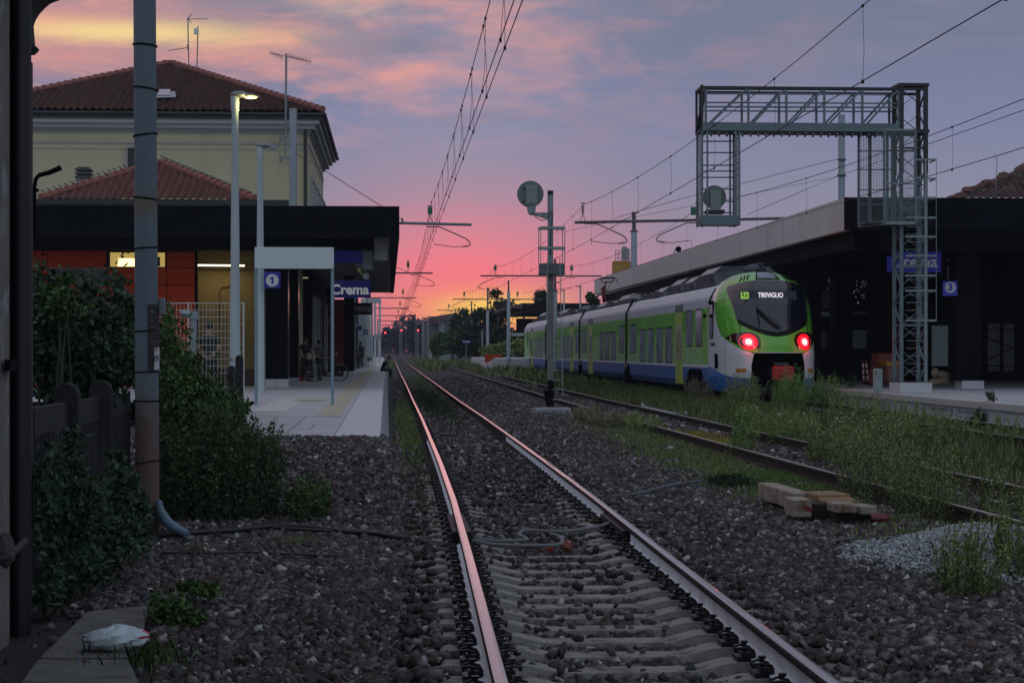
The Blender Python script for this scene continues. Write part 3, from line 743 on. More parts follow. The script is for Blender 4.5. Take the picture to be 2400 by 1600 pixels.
# dark rear wall of the passage, white pilasters, posters and hanging signs
M_NAVY = mat('navy_sign', (.012, .016, .26), .5)
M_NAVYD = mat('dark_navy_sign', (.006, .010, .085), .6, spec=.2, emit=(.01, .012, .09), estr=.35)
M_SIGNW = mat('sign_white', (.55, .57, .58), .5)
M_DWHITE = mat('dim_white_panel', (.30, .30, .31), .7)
M_PILA = mat('pilaster_stucco', (.055, .055, .058), .9, var=.2, streak=((.05, .05, .05), .55, 5))
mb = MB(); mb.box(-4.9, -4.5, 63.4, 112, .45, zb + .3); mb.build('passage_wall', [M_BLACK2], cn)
MB().box(-5, -3.36, 80.2, 98.4, .45, 5.75).build('dark_wall_cover', [M_BLACK2], cn)  # black block added over the cream wall so the passage looks shaded
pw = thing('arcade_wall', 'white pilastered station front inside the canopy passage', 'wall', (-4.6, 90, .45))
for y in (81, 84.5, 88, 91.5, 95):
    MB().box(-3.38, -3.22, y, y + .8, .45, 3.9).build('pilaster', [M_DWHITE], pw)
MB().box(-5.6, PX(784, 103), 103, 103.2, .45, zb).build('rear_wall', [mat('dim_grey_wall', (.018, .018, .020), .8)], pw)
def hung_sign(name, label, u0, u1, v0, v1, y, m, cat='sign', rod=None):
    t = thing(name, label, cat, (PX((u0 + u1) / 2, y), y, PZ(v1, y)))
    MB().box(PX(u0, y), PX(u1, y), y, y + .08, PZ(v1, y), PZ(v0, y)).build('panel', [m], t, bevel=.006)
    if rod:
        r = MB()
        for u in rod: r.tube([P(u, v0, y + .04), (PX(u, y), y + .04, zb + .4)], .02, 5)
        r.build('hanger', [M_GUT], t)
    return t
def numeral_sign(label, u0, u1, v0, v1, y, ch, m=M_NAVY, mw=M_SIGNW, rod=None):
    t = hung_sign('platform_number_sign', label, u0, u1, v0, v1, y, m, rod=rod)
    c = P((u0 + u1) / 2, (v0 + v1) / 2, y - .004); r = (PX(u1, y) - PX(u0, y)) * .39
    MB().disc(c, r, th=.008, n=32).build('white_disc', [mw], t)
    if ch == '1': MB().prism([(c.x + r * a, c.z + r * b) for a, b in ((.22, -.56), (.22, .56), (-.08, .56), (-.34, .36), (-.34, .14), (-.10, .20), (-.10, -.56))], y - .016, y - .009).build('numeral', [m], t)
    else: text(ch, r * 1.75, (c.x, y - .012, c.z + r * .02), m, t, 'numeral', bold=r * .07)
    return t
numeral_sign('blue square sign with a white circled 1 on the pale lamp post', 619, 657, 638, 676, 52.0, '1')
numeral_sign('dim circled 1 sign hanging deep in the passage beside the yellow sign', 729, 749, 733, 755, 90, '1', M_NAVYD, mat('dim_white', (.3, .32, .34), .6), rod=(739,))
t = hung_sign('information_sign', 'dark framed sign with a dim round clock face deep in the passage', 718, 740, 678, 718, 84, M_BLACK2, rod=(729,)); MB().disc(P(727, 697, 83.98), .20, th=.02).build('clock_face', [mat('dim_face', (.12, .13, .15), .6)], t)
t = hung_sign('exit_sign', 'dark yellow hanging sign in the passage', 706, 725, 722, 746, 88, mat('dark_yellow_sign', (.20, .17, .01), .6), rod=(712,)); MB().disc(P(712, 731, 87.98), .14, th=.02).build('black_symbol', [M_GUT], t); 
t = hung_sign('warning_sign', 'dark yellow panel behind the blue sign post', 752, 771, 742, 764, 96, mat('dark_yellow_sign', (.2, .17, .01), .6))
t = hung_sign('notice_board', 'grey glazed notice board standing in the passage', 729, 752, 757, 806, 97, M_DWHITE); 
for k in range(4): MB().cbox(P(738 + (k % 2) * 5, 776 + k * 7, 96.98), (.1, .02, .1), rot=Matrix.Rotation(.6, 3, 'Y')).build('symbol', [M_NAVYD], t)
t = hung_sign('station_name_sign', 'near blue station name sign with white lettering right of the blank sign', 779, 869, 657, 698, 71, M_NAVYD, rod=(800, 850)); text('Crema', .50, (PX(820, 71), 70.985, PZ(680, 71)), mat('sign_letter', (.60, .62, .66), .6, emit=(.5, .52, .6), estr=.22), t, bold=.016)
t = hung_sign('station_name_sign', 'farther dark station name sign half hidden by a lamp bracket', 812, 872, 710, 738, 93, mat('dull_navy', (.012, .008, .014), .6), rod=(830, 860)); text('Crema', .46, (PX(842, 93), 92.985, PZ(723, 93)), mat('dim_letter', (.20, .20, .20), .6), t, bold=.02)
t = hung_sign('departure_board', 'dark overhead departure board under the front of the canopy', 783, 869, 588, 617, 66, M_NAVYD, rod=(795, 860))
for k in range(9): MB().cbox(P(826 + k * 4.2, 598, 65.98), (.035, .02, .07)).build('board_letter', [mat('faint_digit', (.10, .11, .16), .6)], t)
t = hung_sign('screen_bracket', 'small pale box hanging behind the departure board', 834, 856, 617, 630, 67, M_DWHITE)
t = thing('security_camera', 'white bullet camera under the canopy above the near name sign', 'camera', P(850, 640, 69)); MB().tube([P(845, 632, 69), P(858, 648, 67)], .11, 12).build('camera_body', [M_WHITE], t); MB().tube([P(848, 622, 69), P(848, 634, 69)], .03, 6).build('camera_bracket', [M_GUT], t)
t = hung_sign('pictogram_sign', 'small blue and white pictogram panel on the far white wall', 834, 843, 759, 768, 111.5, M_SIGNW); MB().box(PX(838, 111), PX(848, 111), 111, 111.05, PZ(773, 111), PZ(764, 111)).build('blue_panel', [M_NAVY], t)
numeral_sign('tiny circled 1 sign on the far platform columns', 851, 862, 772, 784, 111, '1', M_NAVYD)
# red clad lift shaft and the white pavilion beyond the canopy
MB_ = thing('lift_shaft', 'dark red panel block behind the near name sign', 'building', (-2.6, 90, .45)); MB().box(PX(779, 88), PX(806, 88), 88, 91, .45, PZ(702, 88)).build('red_panel', [mat('deep_red_panel', (.17, .012, .008), .6)], MB_); MB().box(PX(779, 88), PX(806, 88), 87.98, 88, .45, .9).build('base_panel', [M_BLACK2], MB_)
pv = thing('white_pavilion', 'white ribbed pavilion beyond the far end of the canopy', 'building', (-2, 128, .5))
M_RIB = mat('white_ribbed_metal', (.44, .48, .50), .6, var=.05)
mb = MB(); mb.box(PX(832, 128), PX(862, 128), 128, 138, .5, PZ(738, 128)); 
for k in range(9): mb.box(PX(833 + k * 3.2, 128), PX(834.4 + k * 3.2, 128), 127.9, 128, .5, PZ(738, 128))
mb.build('ribbed_wall', [M_RIB], pv)
for u, w in ((865, 5), (872, 4), (879, 5), (890, 5)):
    y = 129 + (u - 865) * .9
    MB().box(PX(u - w / 2, y), PX(u + w / 2, y), y, y + .3, .5, PZ(704, y)).build('post', [M_RIB], pv)
for v in (703, 788): MB().box(PX(846 if v == 703 else 879, 130), PX(893, 130), 129.5, 130, PZ(v + 8, 130), PZ(v - 3, 130)).build('crossbeam', [M_RIB], pv)
MB().box(PX(806, 113), PX(830, 113), 113, 127, .45, 5).build('dark_end_wall', [M_BLACK2], pv)

# ================================================================== things on the left platform
M_BLUEST = mat('blue_grey_post', (.19, .28, .34), .5, .2, var=.1, scale=3)
t = thing('blank_sign', 'blank pale grey sign panel on two thin posts at the platform end', 'sign', (PX(690, 40.9), 40.9, .45))
MB().box(PX(597, 40.9), PX(782.5, 40.9), 40.84, 40.9, PZ(631, 40.9), PZ(581, 40.9)).build('sign_panel', [mat('sign_panel_grey', (.56, .62, .65), .6, var=.02, scale=2)], t, bevel=.01)
for u in (600, 779): MB().box(PX(u - 3.6, 40.9), PX(u + 3.6, 40.9), 40.92, 40.99, .45, PZ(600, 40.9)).build('post', [M_BLUEST], t)
M_POLEW = mat('pale_painted_pole', (.42, .50, .52), .5, var=.04, scale=2)
def lamp_post(label, u, vtop, y, rb, lit):
    x = PX(u, y); zt_ = PZ(vtop, y)
    t = thing('street_lamp', label, 'street lamp', (x, y, .45))
    n = 12; MB().tube([(x, y, .2), (x, y, 2.2), (x, y, zt_ - .35), (x, y, zt_ - .32), (x, y, zt_ - .02)], [rb, rb * .9, rb * .6, rb * .75, rb * .75], n).build('pole', [M_POLEW], t, smooth=True)
    mb = MB(); mb.sphere((x + .09, y, zt_ + .02), (.20, .13, .08), 12, 6); mb.sphere((x + .26, y, zt_ + .0), (.16, .1, .05), 12, 6); mb.tube([(x + .3, y, zt_), (x + .52, y, zt_ - .02)], [.05, .012], 6)
    h = mb.build('lamp_head', [M_ALU], t, smooth=True)
    ln = MB(); ln.sphere((x + .34, y - .04, zt_ - .045), (.14, .08, .035), 12, 6)
    ln.build('lamp_lens', [mat('lit_lens', (1, .9, .4), .4, emit=(1, .74, .22), estr=2.5) if lit else mat('grey_lens', (.3, .33, .35), .2)], h, smooth=True)
    if lit:
        L = bpy.data.lights.new('lamp_glow', 'POINT'); L.energy = 9; L.color = (1, .8, .32); L.shadow_soft_size = .06
        lo = bpy.data.objects.new('lamp_glow', L); COL.objects.link(lo); lo.parent = t; lo.location = Vector((.30, -.12, zt_ - .26 - .45))
    return t
lamp_post('tapered pale lamp post with its yellow lamp lit, behind the left fence', 551, 228, 41.5, .118, True)
lamp_post('second, unlit tapered lamp post carrying the blue 1 sign', 610, 346, 52.4, .125, False)
# white mesh fence panels
M_MESH = mat('white_mesh_wire', (.55, .56, .52), .5)
t = thing('mesh_fence', 'white welded wire mesh fence behind the bushes', 'fence', (-4, 43, .45))
yf = 43; xa, xb = PX(186, yf), PX(571, yf); zt_ = PZ(711, yf)
mb = MB(); n = int((xb - xa) / .082)
for k in range(n + 1): x = xb - k * .082; mb.bar((x, yf, .5), (x, yf, zt_), .007)
for k in range(11): z = zt_ - k * .155 - (0 if k == 0 else .0); mb.bar((xa, yf - .008, z), (xb, yf - .008, z), .010 if k else .02)
mb.build('wire_mesh', [M_MESH], t)
for k in range(4): x = xb - k * 1.22; MB().bar((x, yf, .45), (x, yf, zt_ + .02), .035).build('post', [M_MESH], t)
# steel mast behind the canopy that carries the catenary bracket
# ================================================================== overhead line
M_TUBE = mat('grey_bracket_tube', (.20, .23, .26), .5, .4, var=.1, scale=6)
M_RTUBE = mat('brownish_bracket_tube', (.13, .11, .12), .6, .4, var=.15, scale=6)
M_WIRE = mat('dark_contact_wire', (.035, .028, .03), .5, .6)
M_INS = mat('green_insulator', (.02, .13, .09), .4)
M_PORC = mat('brown_insulator', (.10, .035, .03), .35)
M_MASTG = mat('painted_steel_mast', (.28, .34, .38), .55, .3, var=.12, scale=2, streak=((.10, .08, .07), .62, 5))
MX = {66: 1.30, 115: 1.38, 165: 1.3, 210: 1.22, 255: 1.15, 300: 1.0, 345: .8}
def register(t, x, y, zb_, side, zc):
    """curved steady arm hanging from the beam; side=+1 bows to the right"""
    a = MB(); s = side; xr = x + s * 1.12
    a.tube([(x - s * .25, y, zb_ - .10), (x + s * .18, y, zb_ - .10), (x + s * .75, y, zb_ - .35), (xr, y, zb_ - .52), (xr + s * .12, y, zb_ - .66), (xr + s * .10, y, zb_ - .74)], .022, 6, m=0)
    a.tube([(xr + s * .10, y, zb_ - .74), (x + s * .7, y, zb_ - .79), (x, y, zb_ - .70), (x, y, zc)], .014, 6, m=0)
    for k in range(5): a.tube([(xr + s * (.06 - .05 * k), y, zb_ - .745 - .01 * k), (xr + s * (.035 - .05 * k), y, zb_ - .75 - .01 * k)], .035, 7, m=1)
    a.build('steady_arm', [M_RTUBE, M_PORC], t)
def insulator(t, x, y, z0, z1, green=True):
    a = MB()
    a.tube([(x - .09, y, z0), (x, y, z0 + .22)], .012, 5); a.tube([(x + .09, y, z0), (x, y, z0 + .22)], .012, 5)
    if green: a.tube([(x, y, z0 + .2), (x, y, z1)], .02, 6); a.cbox((x, y, (z0 + .25 + z1) / 2), (.16, .16, (z1 - z0) * .42), m=1)
    else:
        a.tube([(x, y, z0 + .2), (x, y, z1)], .02, 6)
        for k in range(6): z = z0 + .26 + k * (z1 - z0 - .32) / 6; a.tube([(x, y, z), (x, y, z + .02)], .055, 8, m=1)
    a.tube([(x - .09, y, z1), (x + .09, y, z1)], .018, 5)
    a.build('insulator', [M_RTUBE, M_INS if green else M_PORC], t)
# --- left line: masts hidden behind the canopy side, brackets reaching over the near track
t = thing('catenary_mast', 'tall grey steel mast rising above the left canopy beside the long comb aerial', 'mast', (-3.5, 66, .45))
m_ = MB(); x = PX(687, 66)
m_.box(x - .105, x + .105, 65.9, 66.1, .45, PZ(258, 66)); m_.box(x - .13, x + .13, 65.98, 66.02, .45, PZ(258, 66)); m_.build('mast', [M_MASTG], t)
MB().tube([P(695, 362, 66), P(768, 404, 66), P(895, 484, 66), P(946, 517, 66)], .013, 5).build('stay_rod', [M_RTUBE], t)
z66 = PZ(525, 66)
MB().tube([(x, 66, z66 + .1), (PX(1105, 66), 66, z66 - .02)], .05, 10).build('bracket_beam', [M_TUBE], t)
a = MB(); a.cbox((PX(943, 66), 66, z66 + .09), (.06, .08, .2)); a.build('stay_clamp', [M_GUT], t)
register(t, PX(1018, 66) , 66, z66, 1, 5.33); insulator(t, PX(1008, 66), 66, z66 + .05, PZ(483, 66))
for y, vb, ur in ((115, 640, 1014), (165, 698, 976), (210, 722.5, 959), (255, 739.5, 959), (300, 752, 965), (345, 762, 962)):
    zb_ = PZ(vb, y); k = {115: 'second', 165: 'third', 210: 'fourth', 255: 'fifth', 300: 'sixth', 345: 'farthest'}[y]
    t = thing('catenary_mast', f'{k} overhead line bracket over the near track, counted from the left canopy', 'mast', (-2.4, y, .5))
    xm = -2.3; MB().bar((xm, y, .3), (xm, y, zb_ + 1.6 if y < 200 else zb_ + .3), .2).build('mast', [M_MASTG], t)
    MB().tube([(xm, y, zb_), (PX(ur, y), y, zb_)], .045 if y < 200 else .06, 8).build('bracket_beam', [M_RTUBE], t)
    if y < 200: MB().tube([(xm, y, zb_ + 1.5), (PX(956, y) if y == 115 else 0, y, zb_ + .05)], .015, 5).build('stay_rod', [M_RTUBE], t)
    register(t, MX[y] - .1, y, zb_, 1, 5.3); insulator(t, MX[y] - .45 if y == 115 else MX[y] - .4, y, zb_, zb_ + .75)
def span(mbw, mbd, xa, ya, xb, yb, zc, zm, sag, nd, two=True, rw=.007):
    """messenger, contact wires and their droppers between two supports"""
    L = yb - ya
    M = lambda t: Vector((xa + (xb - xa) * t, ya + L * t, zm - 4 * sag * t * (1 - t)))
    C = lambda t, o=0: Vector((xa + (xb - xa) * t + o, ya + L * t, zc))
    mbw.tube([M(i / 14) for i in range(15)], rw, 4)
    for o in ((-.045, .045) if two else (0,)): mbw.tube([C(0, o), C(1, o)], rw, 4)
    for k in range(nd):
        t_ = (k + .6) / nd
        for dt, o in ((-.006, -.045), (.006, .045)) if two else ((0, 0),):
            p, q = M(t_ + dt), C(t_ + dt, o); mid = p.lerp(q, .6) + Vector((.02, 0, 0)); mbd.tube([p, mid, q], .004, 3)
            mbd.cbox(q + Vector((0, 0, -.01)), (.03, .05, .05)); mbd.cbox(p, (.03, .05, .04))
t = thing('overhead_wires', 'pair of contact wires with droppers hanging above the near track', 'wire', (1.3, 20, 5.3))
w, d = MB(), MB(); sup = [(1.34, 16)] + [(MX[y], y) for y in (66, 115, 165, 210, 255, 300, 345)]
for (xa, ya), (xb, yb) in zip(sup[:-1], sup[1:]): span(w, d, xa, ya, xb, yb, 5.33, 6.62, .36 if yb < 170 else .25, 11 if yb < 120 else 7)
w.build('wire', [M_WIRE], t); prop(d.build('dropper', [M_WIRE], t), kind='stuff')
# --- masts between the second and third track with arms to both sides
M_MASTW = mat('pale_tapered_mast', (.38, .45, .50), .5, .1, var=.08, scale=2)
def tmast(y, xm, xl, xr, zb_, label, arms=True, dz=0):
    t = thing('catenary_mast', label, 'mast', (xm, y, 0))
    m_ = MB(); m_.tube([(xm, y, -.1), (xm, y, zb_ - .9)], [.15, .125], 10); m_.build('mast', [M_MASTW], t, smooth=True)
    m_ = MB(); m_.tube([(xm, y, zb_ - .9), (xm, y, zb_ + 1.0)], .075, 8); m_.tube([(xm, y, zb_ - .95), (xm, y, zb_ - .85)], .16, 10); m_.build('mast_top', [M_RTUBE], t)
    MB().tube([(xl, y, zb_ - dz), (xr, y, zb_ + dz)], .045, 8).build('bracket_beam', [M_RTUBE], t)
    if arms:
        register(t, 6.35, y, zb_, 1 if y < 100 else -1, 5.3); insulator(t, 6.15 if y > 100 else PX(1366, 66), y, zb_, zb_ + .66, y > 100)
        register(t, 10.7, y, zb_, -1, 5.3); insulator(t, 10.75, y, zb_, zb_ + .66, True)
    return t
t = thing('catenary_bracket', 'long brown bracket beam with hanging steady arms between the signal post and the gantry', 'bracket', (PX(1972, 68), 67.9, .45)); zz_ = PZ(516, 66)
MB().tube([(PX(1347, 66), 66, zz_ - .06), (PX(1645, 66), 66, zz_ + .04), (PX(1972, 66), 66.0, zz_ + .16)], .05, 8).build('bracket_beam', [M_RTUBE], t)
MB().box(PX(1966, 66), PX(1979, 66), 65.9, 66.1, .45, PZ(262, 66)).build('pole', [M_MASTG], t)
MB().tube([P(1962, 374, 65.85), P(1983, 374, 65.85)], .03, 5).build('wire_clamp', [M_RTUBE], t); MB().tube([P(1962, 411, 65.85), P(1983, 411, 65.85)], .03, 5).build('wire_clamp', [M_RTUBE], t)
register(t, 6.85, 66, zz_, 1, 5.27); insulator(t, PX(1366, 66), 66, zz_, zz_ + .6, False)
register(t, 10.35, 66, zz_ + .04, -1, 5.27); insulator(t, 10.55, 66, zz_ + .04, zz_ + .64, False); MB().cbox((PX(1625, 66), 66, PZ(492, 66)), (.17, .15, .28)).build('green_weight', [M_INS], t)
t = thing('catenary_mast', 'pale mast with a brown tip rising behind the concrete canopy edge', 'mast', (PX(1486, 112), 112, .45))
MB().tube([(PX(1486, 112), 112, .45), P(1486, 541, 112)], [.24, .18], 10).build('mast', [M_MASTW], t); MB().tube([P(1486, 543, 112), P(1486, 540, 112)], .24, 10).build('collar', [M_RTUBE], t); MB().tube([P(1486, 541, 112), P(1485.5, 497, 112)], .12, 8).build('mast_top', [M_RTUBE], t)
tmast(115, PX(1301, 115), PX(1126, 115), PX(1410, 115), PZ(646, 115), 'pale mast directly behind the grey signal post')
tmast(165, PX(1143, 165), PX(1061, 165), PX(1270, 165), PZ(701, 165), 'pale mast in front of the sunset tree')
tmast(210, PX(1105, 210), PX(1024, 210), PX(1155, 210), PZ(727, 210), 'pale mast just left of the sunset tree, right of the small station name sign')
tmast(255, PX(1067, 255), PX(1000, 255), PX(1120, 255), PZ(742, 255), 'far pale mast in front of the light house gable', arms=False)
t = thing('catenary_mast', 'tall pale mast with a thin dark tip between the sunset tree and the signal post', 'mast', (8.4, 140, 0))
MB().tube([P(1192, 846, 140), P(1192, 682, 140)], [.15, .12], 10).build('mast', [M_MASTW], t); MB().tube([P(1192, 684, 140), P(1191.5, 657, 140)], .07, 6).build('mast_top', [M_RTUBE], t)
t = thing('overhead_wires', 'sagging overhead wires between the signal post and the steel gantry above the second track', 'wire', (6.2, 20, 5.3)); w, d = MB(), MB()
sp2 = [(6.4, 16), (6.6, 66), (6.1, 115), (6.3, 165), (6.1, 210), (6.3, 255)]
for (xa, ya), (xb, yb) in zip(sp2[:-1], sp2[1:]): span(w, d, xa, ya, xb, yb, 5.3, 6.65, .5, 8, two=False, rw=.009)
w.build('wire', [M_WIRE], t); prop(d.build('dropper', [M_WIRE], t), kind='stuff')
t = thing('overhead_wires', 'overhead wires running above the green train and the concrete canopy edge', 'wire', (10.8, 20, 5.3)); w, d = MB(), MB()
sp3 = [(11.9, 16), (10.75, 66), (10.4, 115), (11.2, 165)]
for (xa, ya), (xb, yb) in zip(sp3[:-1], sp3[1:]): span(w, d, xa, ya, xb, yb, 5.3, 6.65, .5, 8, two=False, rw=.009)
w.build('wire', [M_WIRE], t); prop(d.build('dropper', [M_WIRE], t), kind='stuff')
t = thing('guy_wire', 'two thin feeder wires running from the crossarm to the mast behind the gantry', 'wire', (9, 66, 6)); w = MB()
w.tube([P(1439, 512, 66), P(1600, 465, 66), P(1960, 374, 66)], .009, 4); w.tube([P(1752, 503, 66), P(1880, 448, 66), P(1970, 411, 66), P(2400, 258, 40)], .009, 4); w.tube([P(1310, 545, 66), P(1980, 410, 66)], .006, 4)
w.build('wire', [M_WIRE], t)
# ================================================================== signal on its post
M_SIGP = mat('signal_post_paint', (.21, .26, .28), .6, .2, var=.15, scale=3, streak=((.12, .10, .085), .56, 10))
M_SIGB = mat('lower_post_bare', (.16, .155, .15), .75, .1, var=.2, scale=3, streak=((.08, .06, .05), .55, 9))
ys = 50; xs_ = PX(1290, ys)
t = thing('signal_post', 'grey railway signal post with a round disc head, cage platform and ladder', 'signal', (xs_, ys, .05))
S = lambda u, v, dy=0: P(u, v, ys + dy)
MB().tube([S(1290, 950), S(1290, 640)], .085, 12).build('lower_post', [M_SIGB], t, smooth=True)
MB().tube([S(1290, 640), S(1290, 450)], .075, 12).build('upper_post', [M_SIGP], t, smooth=True)
MB().tube([S(1290, 457), S(1290, 447)], .077, 12).build('rusty_cap', [M_RUST], t)
h = MB().disc(S(1243, 455), PX(1274.5, ys) - PX(1243.5, ys), th=.05, n=40); h.disc(S(1243, 455, .1), .27, th=.16, n=32)
h = h.build('signal_disc', [mat('signal_disc_grey', (.115, .155, .15), .5, var=.1, scale=5)], t, smooth=True)
b = MB(); b.box(PX(1232, ys), PX(1259, ys), ys - .13, ys - .03, PZ(481, ys), PZ(434, ys)); b.box(PX(1234, ys), PX(1257, ys), ys - .145, ys - .13, PZ(478, ys), PZ(437, ys)); b.build('back_box', [mat('signal_box_grey', (.20, .25, .235), .5, var=.05)], h, bevel=.01)
b = MB()
for u, v in ((1227, 442), (1260, 442), (1227, 472)): b.cbox(S(u, v, -.05), (.03, .03, .03))
b.bar(S(1241, 447, -.15), S(1250, 447, -.15), .01); b.bar(S(1241, 474, -.15), S(1250, 474, -.15), .01); b.build('latches', [M_GUT], h)
b = MB(); b.box(PX(1236, ys), PX(1255, ys), ys - .1, ys + .1, PZ(493, ys), PZ(481, ys)); b.box(PX(1238, ys), PX(1254, ys), ys - .12, ys + .1, PZ(500, ys), PZ(493, ys)); b.build('swivel_mount', [M_SIGP], t)
b = MB(); b.prism([(PX(1240, ys), PZ(498, ys)), (PX(1284, ys), PZ(497, ys)), (PX(1284, ys), PZ(513, ys)), (PX(1252, ys), PZ(504, ys)), (PX(1241, ys), PZ(503, ys))], ys - .05, ys + .05); b.build('bracket_arm', [M_SIGP], t)
b = MB(); b.tube([S(1253, 506, -.1), S(1262, 513, -.1), S(1272, 517, -.1), S(1283, 513, -.1), S(1291, 494, -.11), S(1296, 500, -.11), S(1291, 540, -.1), S(1290, 600, -.1)], .012, 5); b.build('signal_cable', [M_GUT], t)
M_CAGE = mat('cage_steel', (.26, .30, .31), .55, .3, var=.1)
b = MB(); r = [(1264, 537), (1269, 533), (1313, 533), (1321, 536)]
zt1, zm1, zb1 = PZ(534, ys), PZ(581, ys), PZ(618, ys); x0c, x1c = PX(1265, ys), PX(1321, ys)
for z in (zt1, zm1):
    for y in (ys - .35, ys + .35): b.bar((x0c, y, z), (x1c, y, z), .03, .05)
    for x in (x0c, x1c): b.bar((x, ys - .35, z), (x, ys + .35, z), .03, .05)
for x in (x0c, x1c):
    for y in (ys - .35, ys + .35): b.bar((x, y, zb1), (x, y, zt1), .022)
b.bar((x0c, ys - .36, zm1 - .03), (x0c + .16, ys - .36, zm1 - .05), .03, .06); b.bar((x1c - .16, ys - .36, zm1 - .03), (x1c, ys - .36, zm1 - .05), .03, .06)
b.build('cage_rails', [M_CAGE], t)
b = MB(); z0c = PZ(640, ys)
for y in (ys - .38, ys + .36): b.box(x0c, x1c, y, y + .02, z0c, zb1)
for x in (x0c, x1c - .02): b.box(x, x + .02, ys - .36, ys + .36, z0c, zb1)
b.box(x0c + .02, x1c - .02, ys - .36, ys + .36, z0c, z0c + .03); b.box(x0c - .02, x1c + .02, ys - .4, ys + .4, z0c - .03, z0c - .003)
b.build('work_platform', [mat('weathered_platform_box', (.11, .13, .135), .6, .3, var=.25, scale=6)], t)
b = MB(); lx0, lx1 = PX(1296, ys - .5), PX(1312, ys - .5)
b.bar((lx1, ys - .5, z0c + .4), (lx1 + .08, ys - .5, PZ(920, ys)), .02); b.bar((lx0 - .14, ys - .5, z0c + .4), (lx0 - .14, ys - .5, PZ(720, ys)), .016); b.bar((lx1 - .35, ys - .5, z0c), (lx1 - .33, ys - .5, PZ(760, ys)), .016)
for k in range(14): v = 664 + k * 22.6; b.bar((lx1 - .34 + (0 if v < 740 else .13), ys - .5, PZ(v, ys)), (lx1 + .005 * k, ys - .5, PZ(v, ys)), .016)
b.build('ladder', [M_CAGE], t)
b = MB(); b.prism([(PX(1274, ys), PZ(915, ys)), (PX(1284, ys), PZ(915, ys)), (PX(1286, ys), PZ(952, ys)), (PX(1281, ys), PZ(952, ys))], ys - .03, ys + .03); b.prism([(PX(1283, ys), PZ(890, ys)), (PX(1297, ys), PZ(890, ys)), (PX(1299, ys), PZ(953, ys)), (PX(1282, ys), PZ(953, ys))], ys - .1, ys - .09)
b.build('foot_gusset', [M_BLACK2], t)
MB().box(PX(1249, ys), PX(1335, ys), ys - .4, ys + .4, -.35, PZ(956, ys)).build('concrete_base', [M_KERB], t, bevel=.015)

# ================================================================== signal gantry over the train
M_GAN = mat('gantry_steel', (.12, .17, .19), .55, .3, var=.18, scale=2.5, var2=((.13, .15, .16), .58, 5))
M_GAND = mat('gantry_dark_steel', (.030, .030, .034), .6, .3, var=.2, scale=3)
M_GANL = mat('ladder_steel', (.19, .24, .25), .55, .3, var=.12, scale=4)
yg = 52.0; dg_ = 1.0
G = lambda u, v, dy=0: P(u, v, yg) + Vector((0, dy, 0))
t = thing('signal_gantry', 'steel lattice signal gantry reaching over the train from the right platform', 'gantry', (14.1, yg + .4, .45))
zT, zB, zF = PZ(200, yg), PZ(300, yg), PZ(284, yg)
xL, xR = PX(1646, yg), PX(2168, yg); xm0, xm1 = PX(2110, yg), PX(2172, yg)
b = MB()
for dy in (0, dg_): b.bar((xL, yg + dy, zT), (xR, yg + dy, zT), .10, .07)
b.build('top_chord', [M_GAND], t)
b = MB()
for dy in (0, dg_): b.bar((xL, yg + dy, (zB + zF) / 2), (xm0, yg + dy, (zB + zF) / 2), .08, zF - zB + .04)
b.box(xL, xm0, yg + .04, yg + dg_ - .04, zB - .02, zB + .02)
for k in range(26): x = xL + (xm0 - xL) * k / 25; b.bar((x, yg - .02, zB - .06 - .04 * abs(math.sin(k * 1.7))), (x + .2, yg + dg_, zB - .05), .05)
b.build('walkway_beam', [M_GAN], t)
us = [1654, 1754, 1843, 1932, 2021, 2106]
for k, u in enumerate(us):
    for dy in (0, dg_):
        x = PX(u, yg) + (0 if dy == 0 else 0)
        MB().bar((x, yg + dy, zF), (x, yg + dy, zT), .06).build('upright', [M_GAN], t)
for k in range(5):
    for dy in (0, dg_):
        MB().bar((PX(us[k] + 4, yg), yg + dy, zB + .1), (PX(us[k + 1] - 3, yg), yg + dy, zT - .03), .075, .05).build('diagonal', [M_GAN], t)
for v in (209, 240, 250): 
    for dy in (.06, dg_ - .06): MB().bar(G(1654, v, dy), G(2120, v + 2, dy), .04).build('handrail', [M_GAN], t)
b = MB()
for p, q in (((1645, 200), (1655, 298)), ((1655, 204), (1646, 298))): b.bar(G(p[0], p[1], 0), G(q[0], q[1], dg_), .07)
b.bar((xL, yg, zB), (xL, yg + dg_, zB), .08); b.bar((xL, yg, zT), (xL, yg + dg_, zT), .08); b.bar((xL, yg, zB), (xL, yg, zT), .06); b.bar((xL, yg + dg_, zB), (xL, yg + dg_, zT), .06)
b.build('end_bracing', [M_GAND], t)
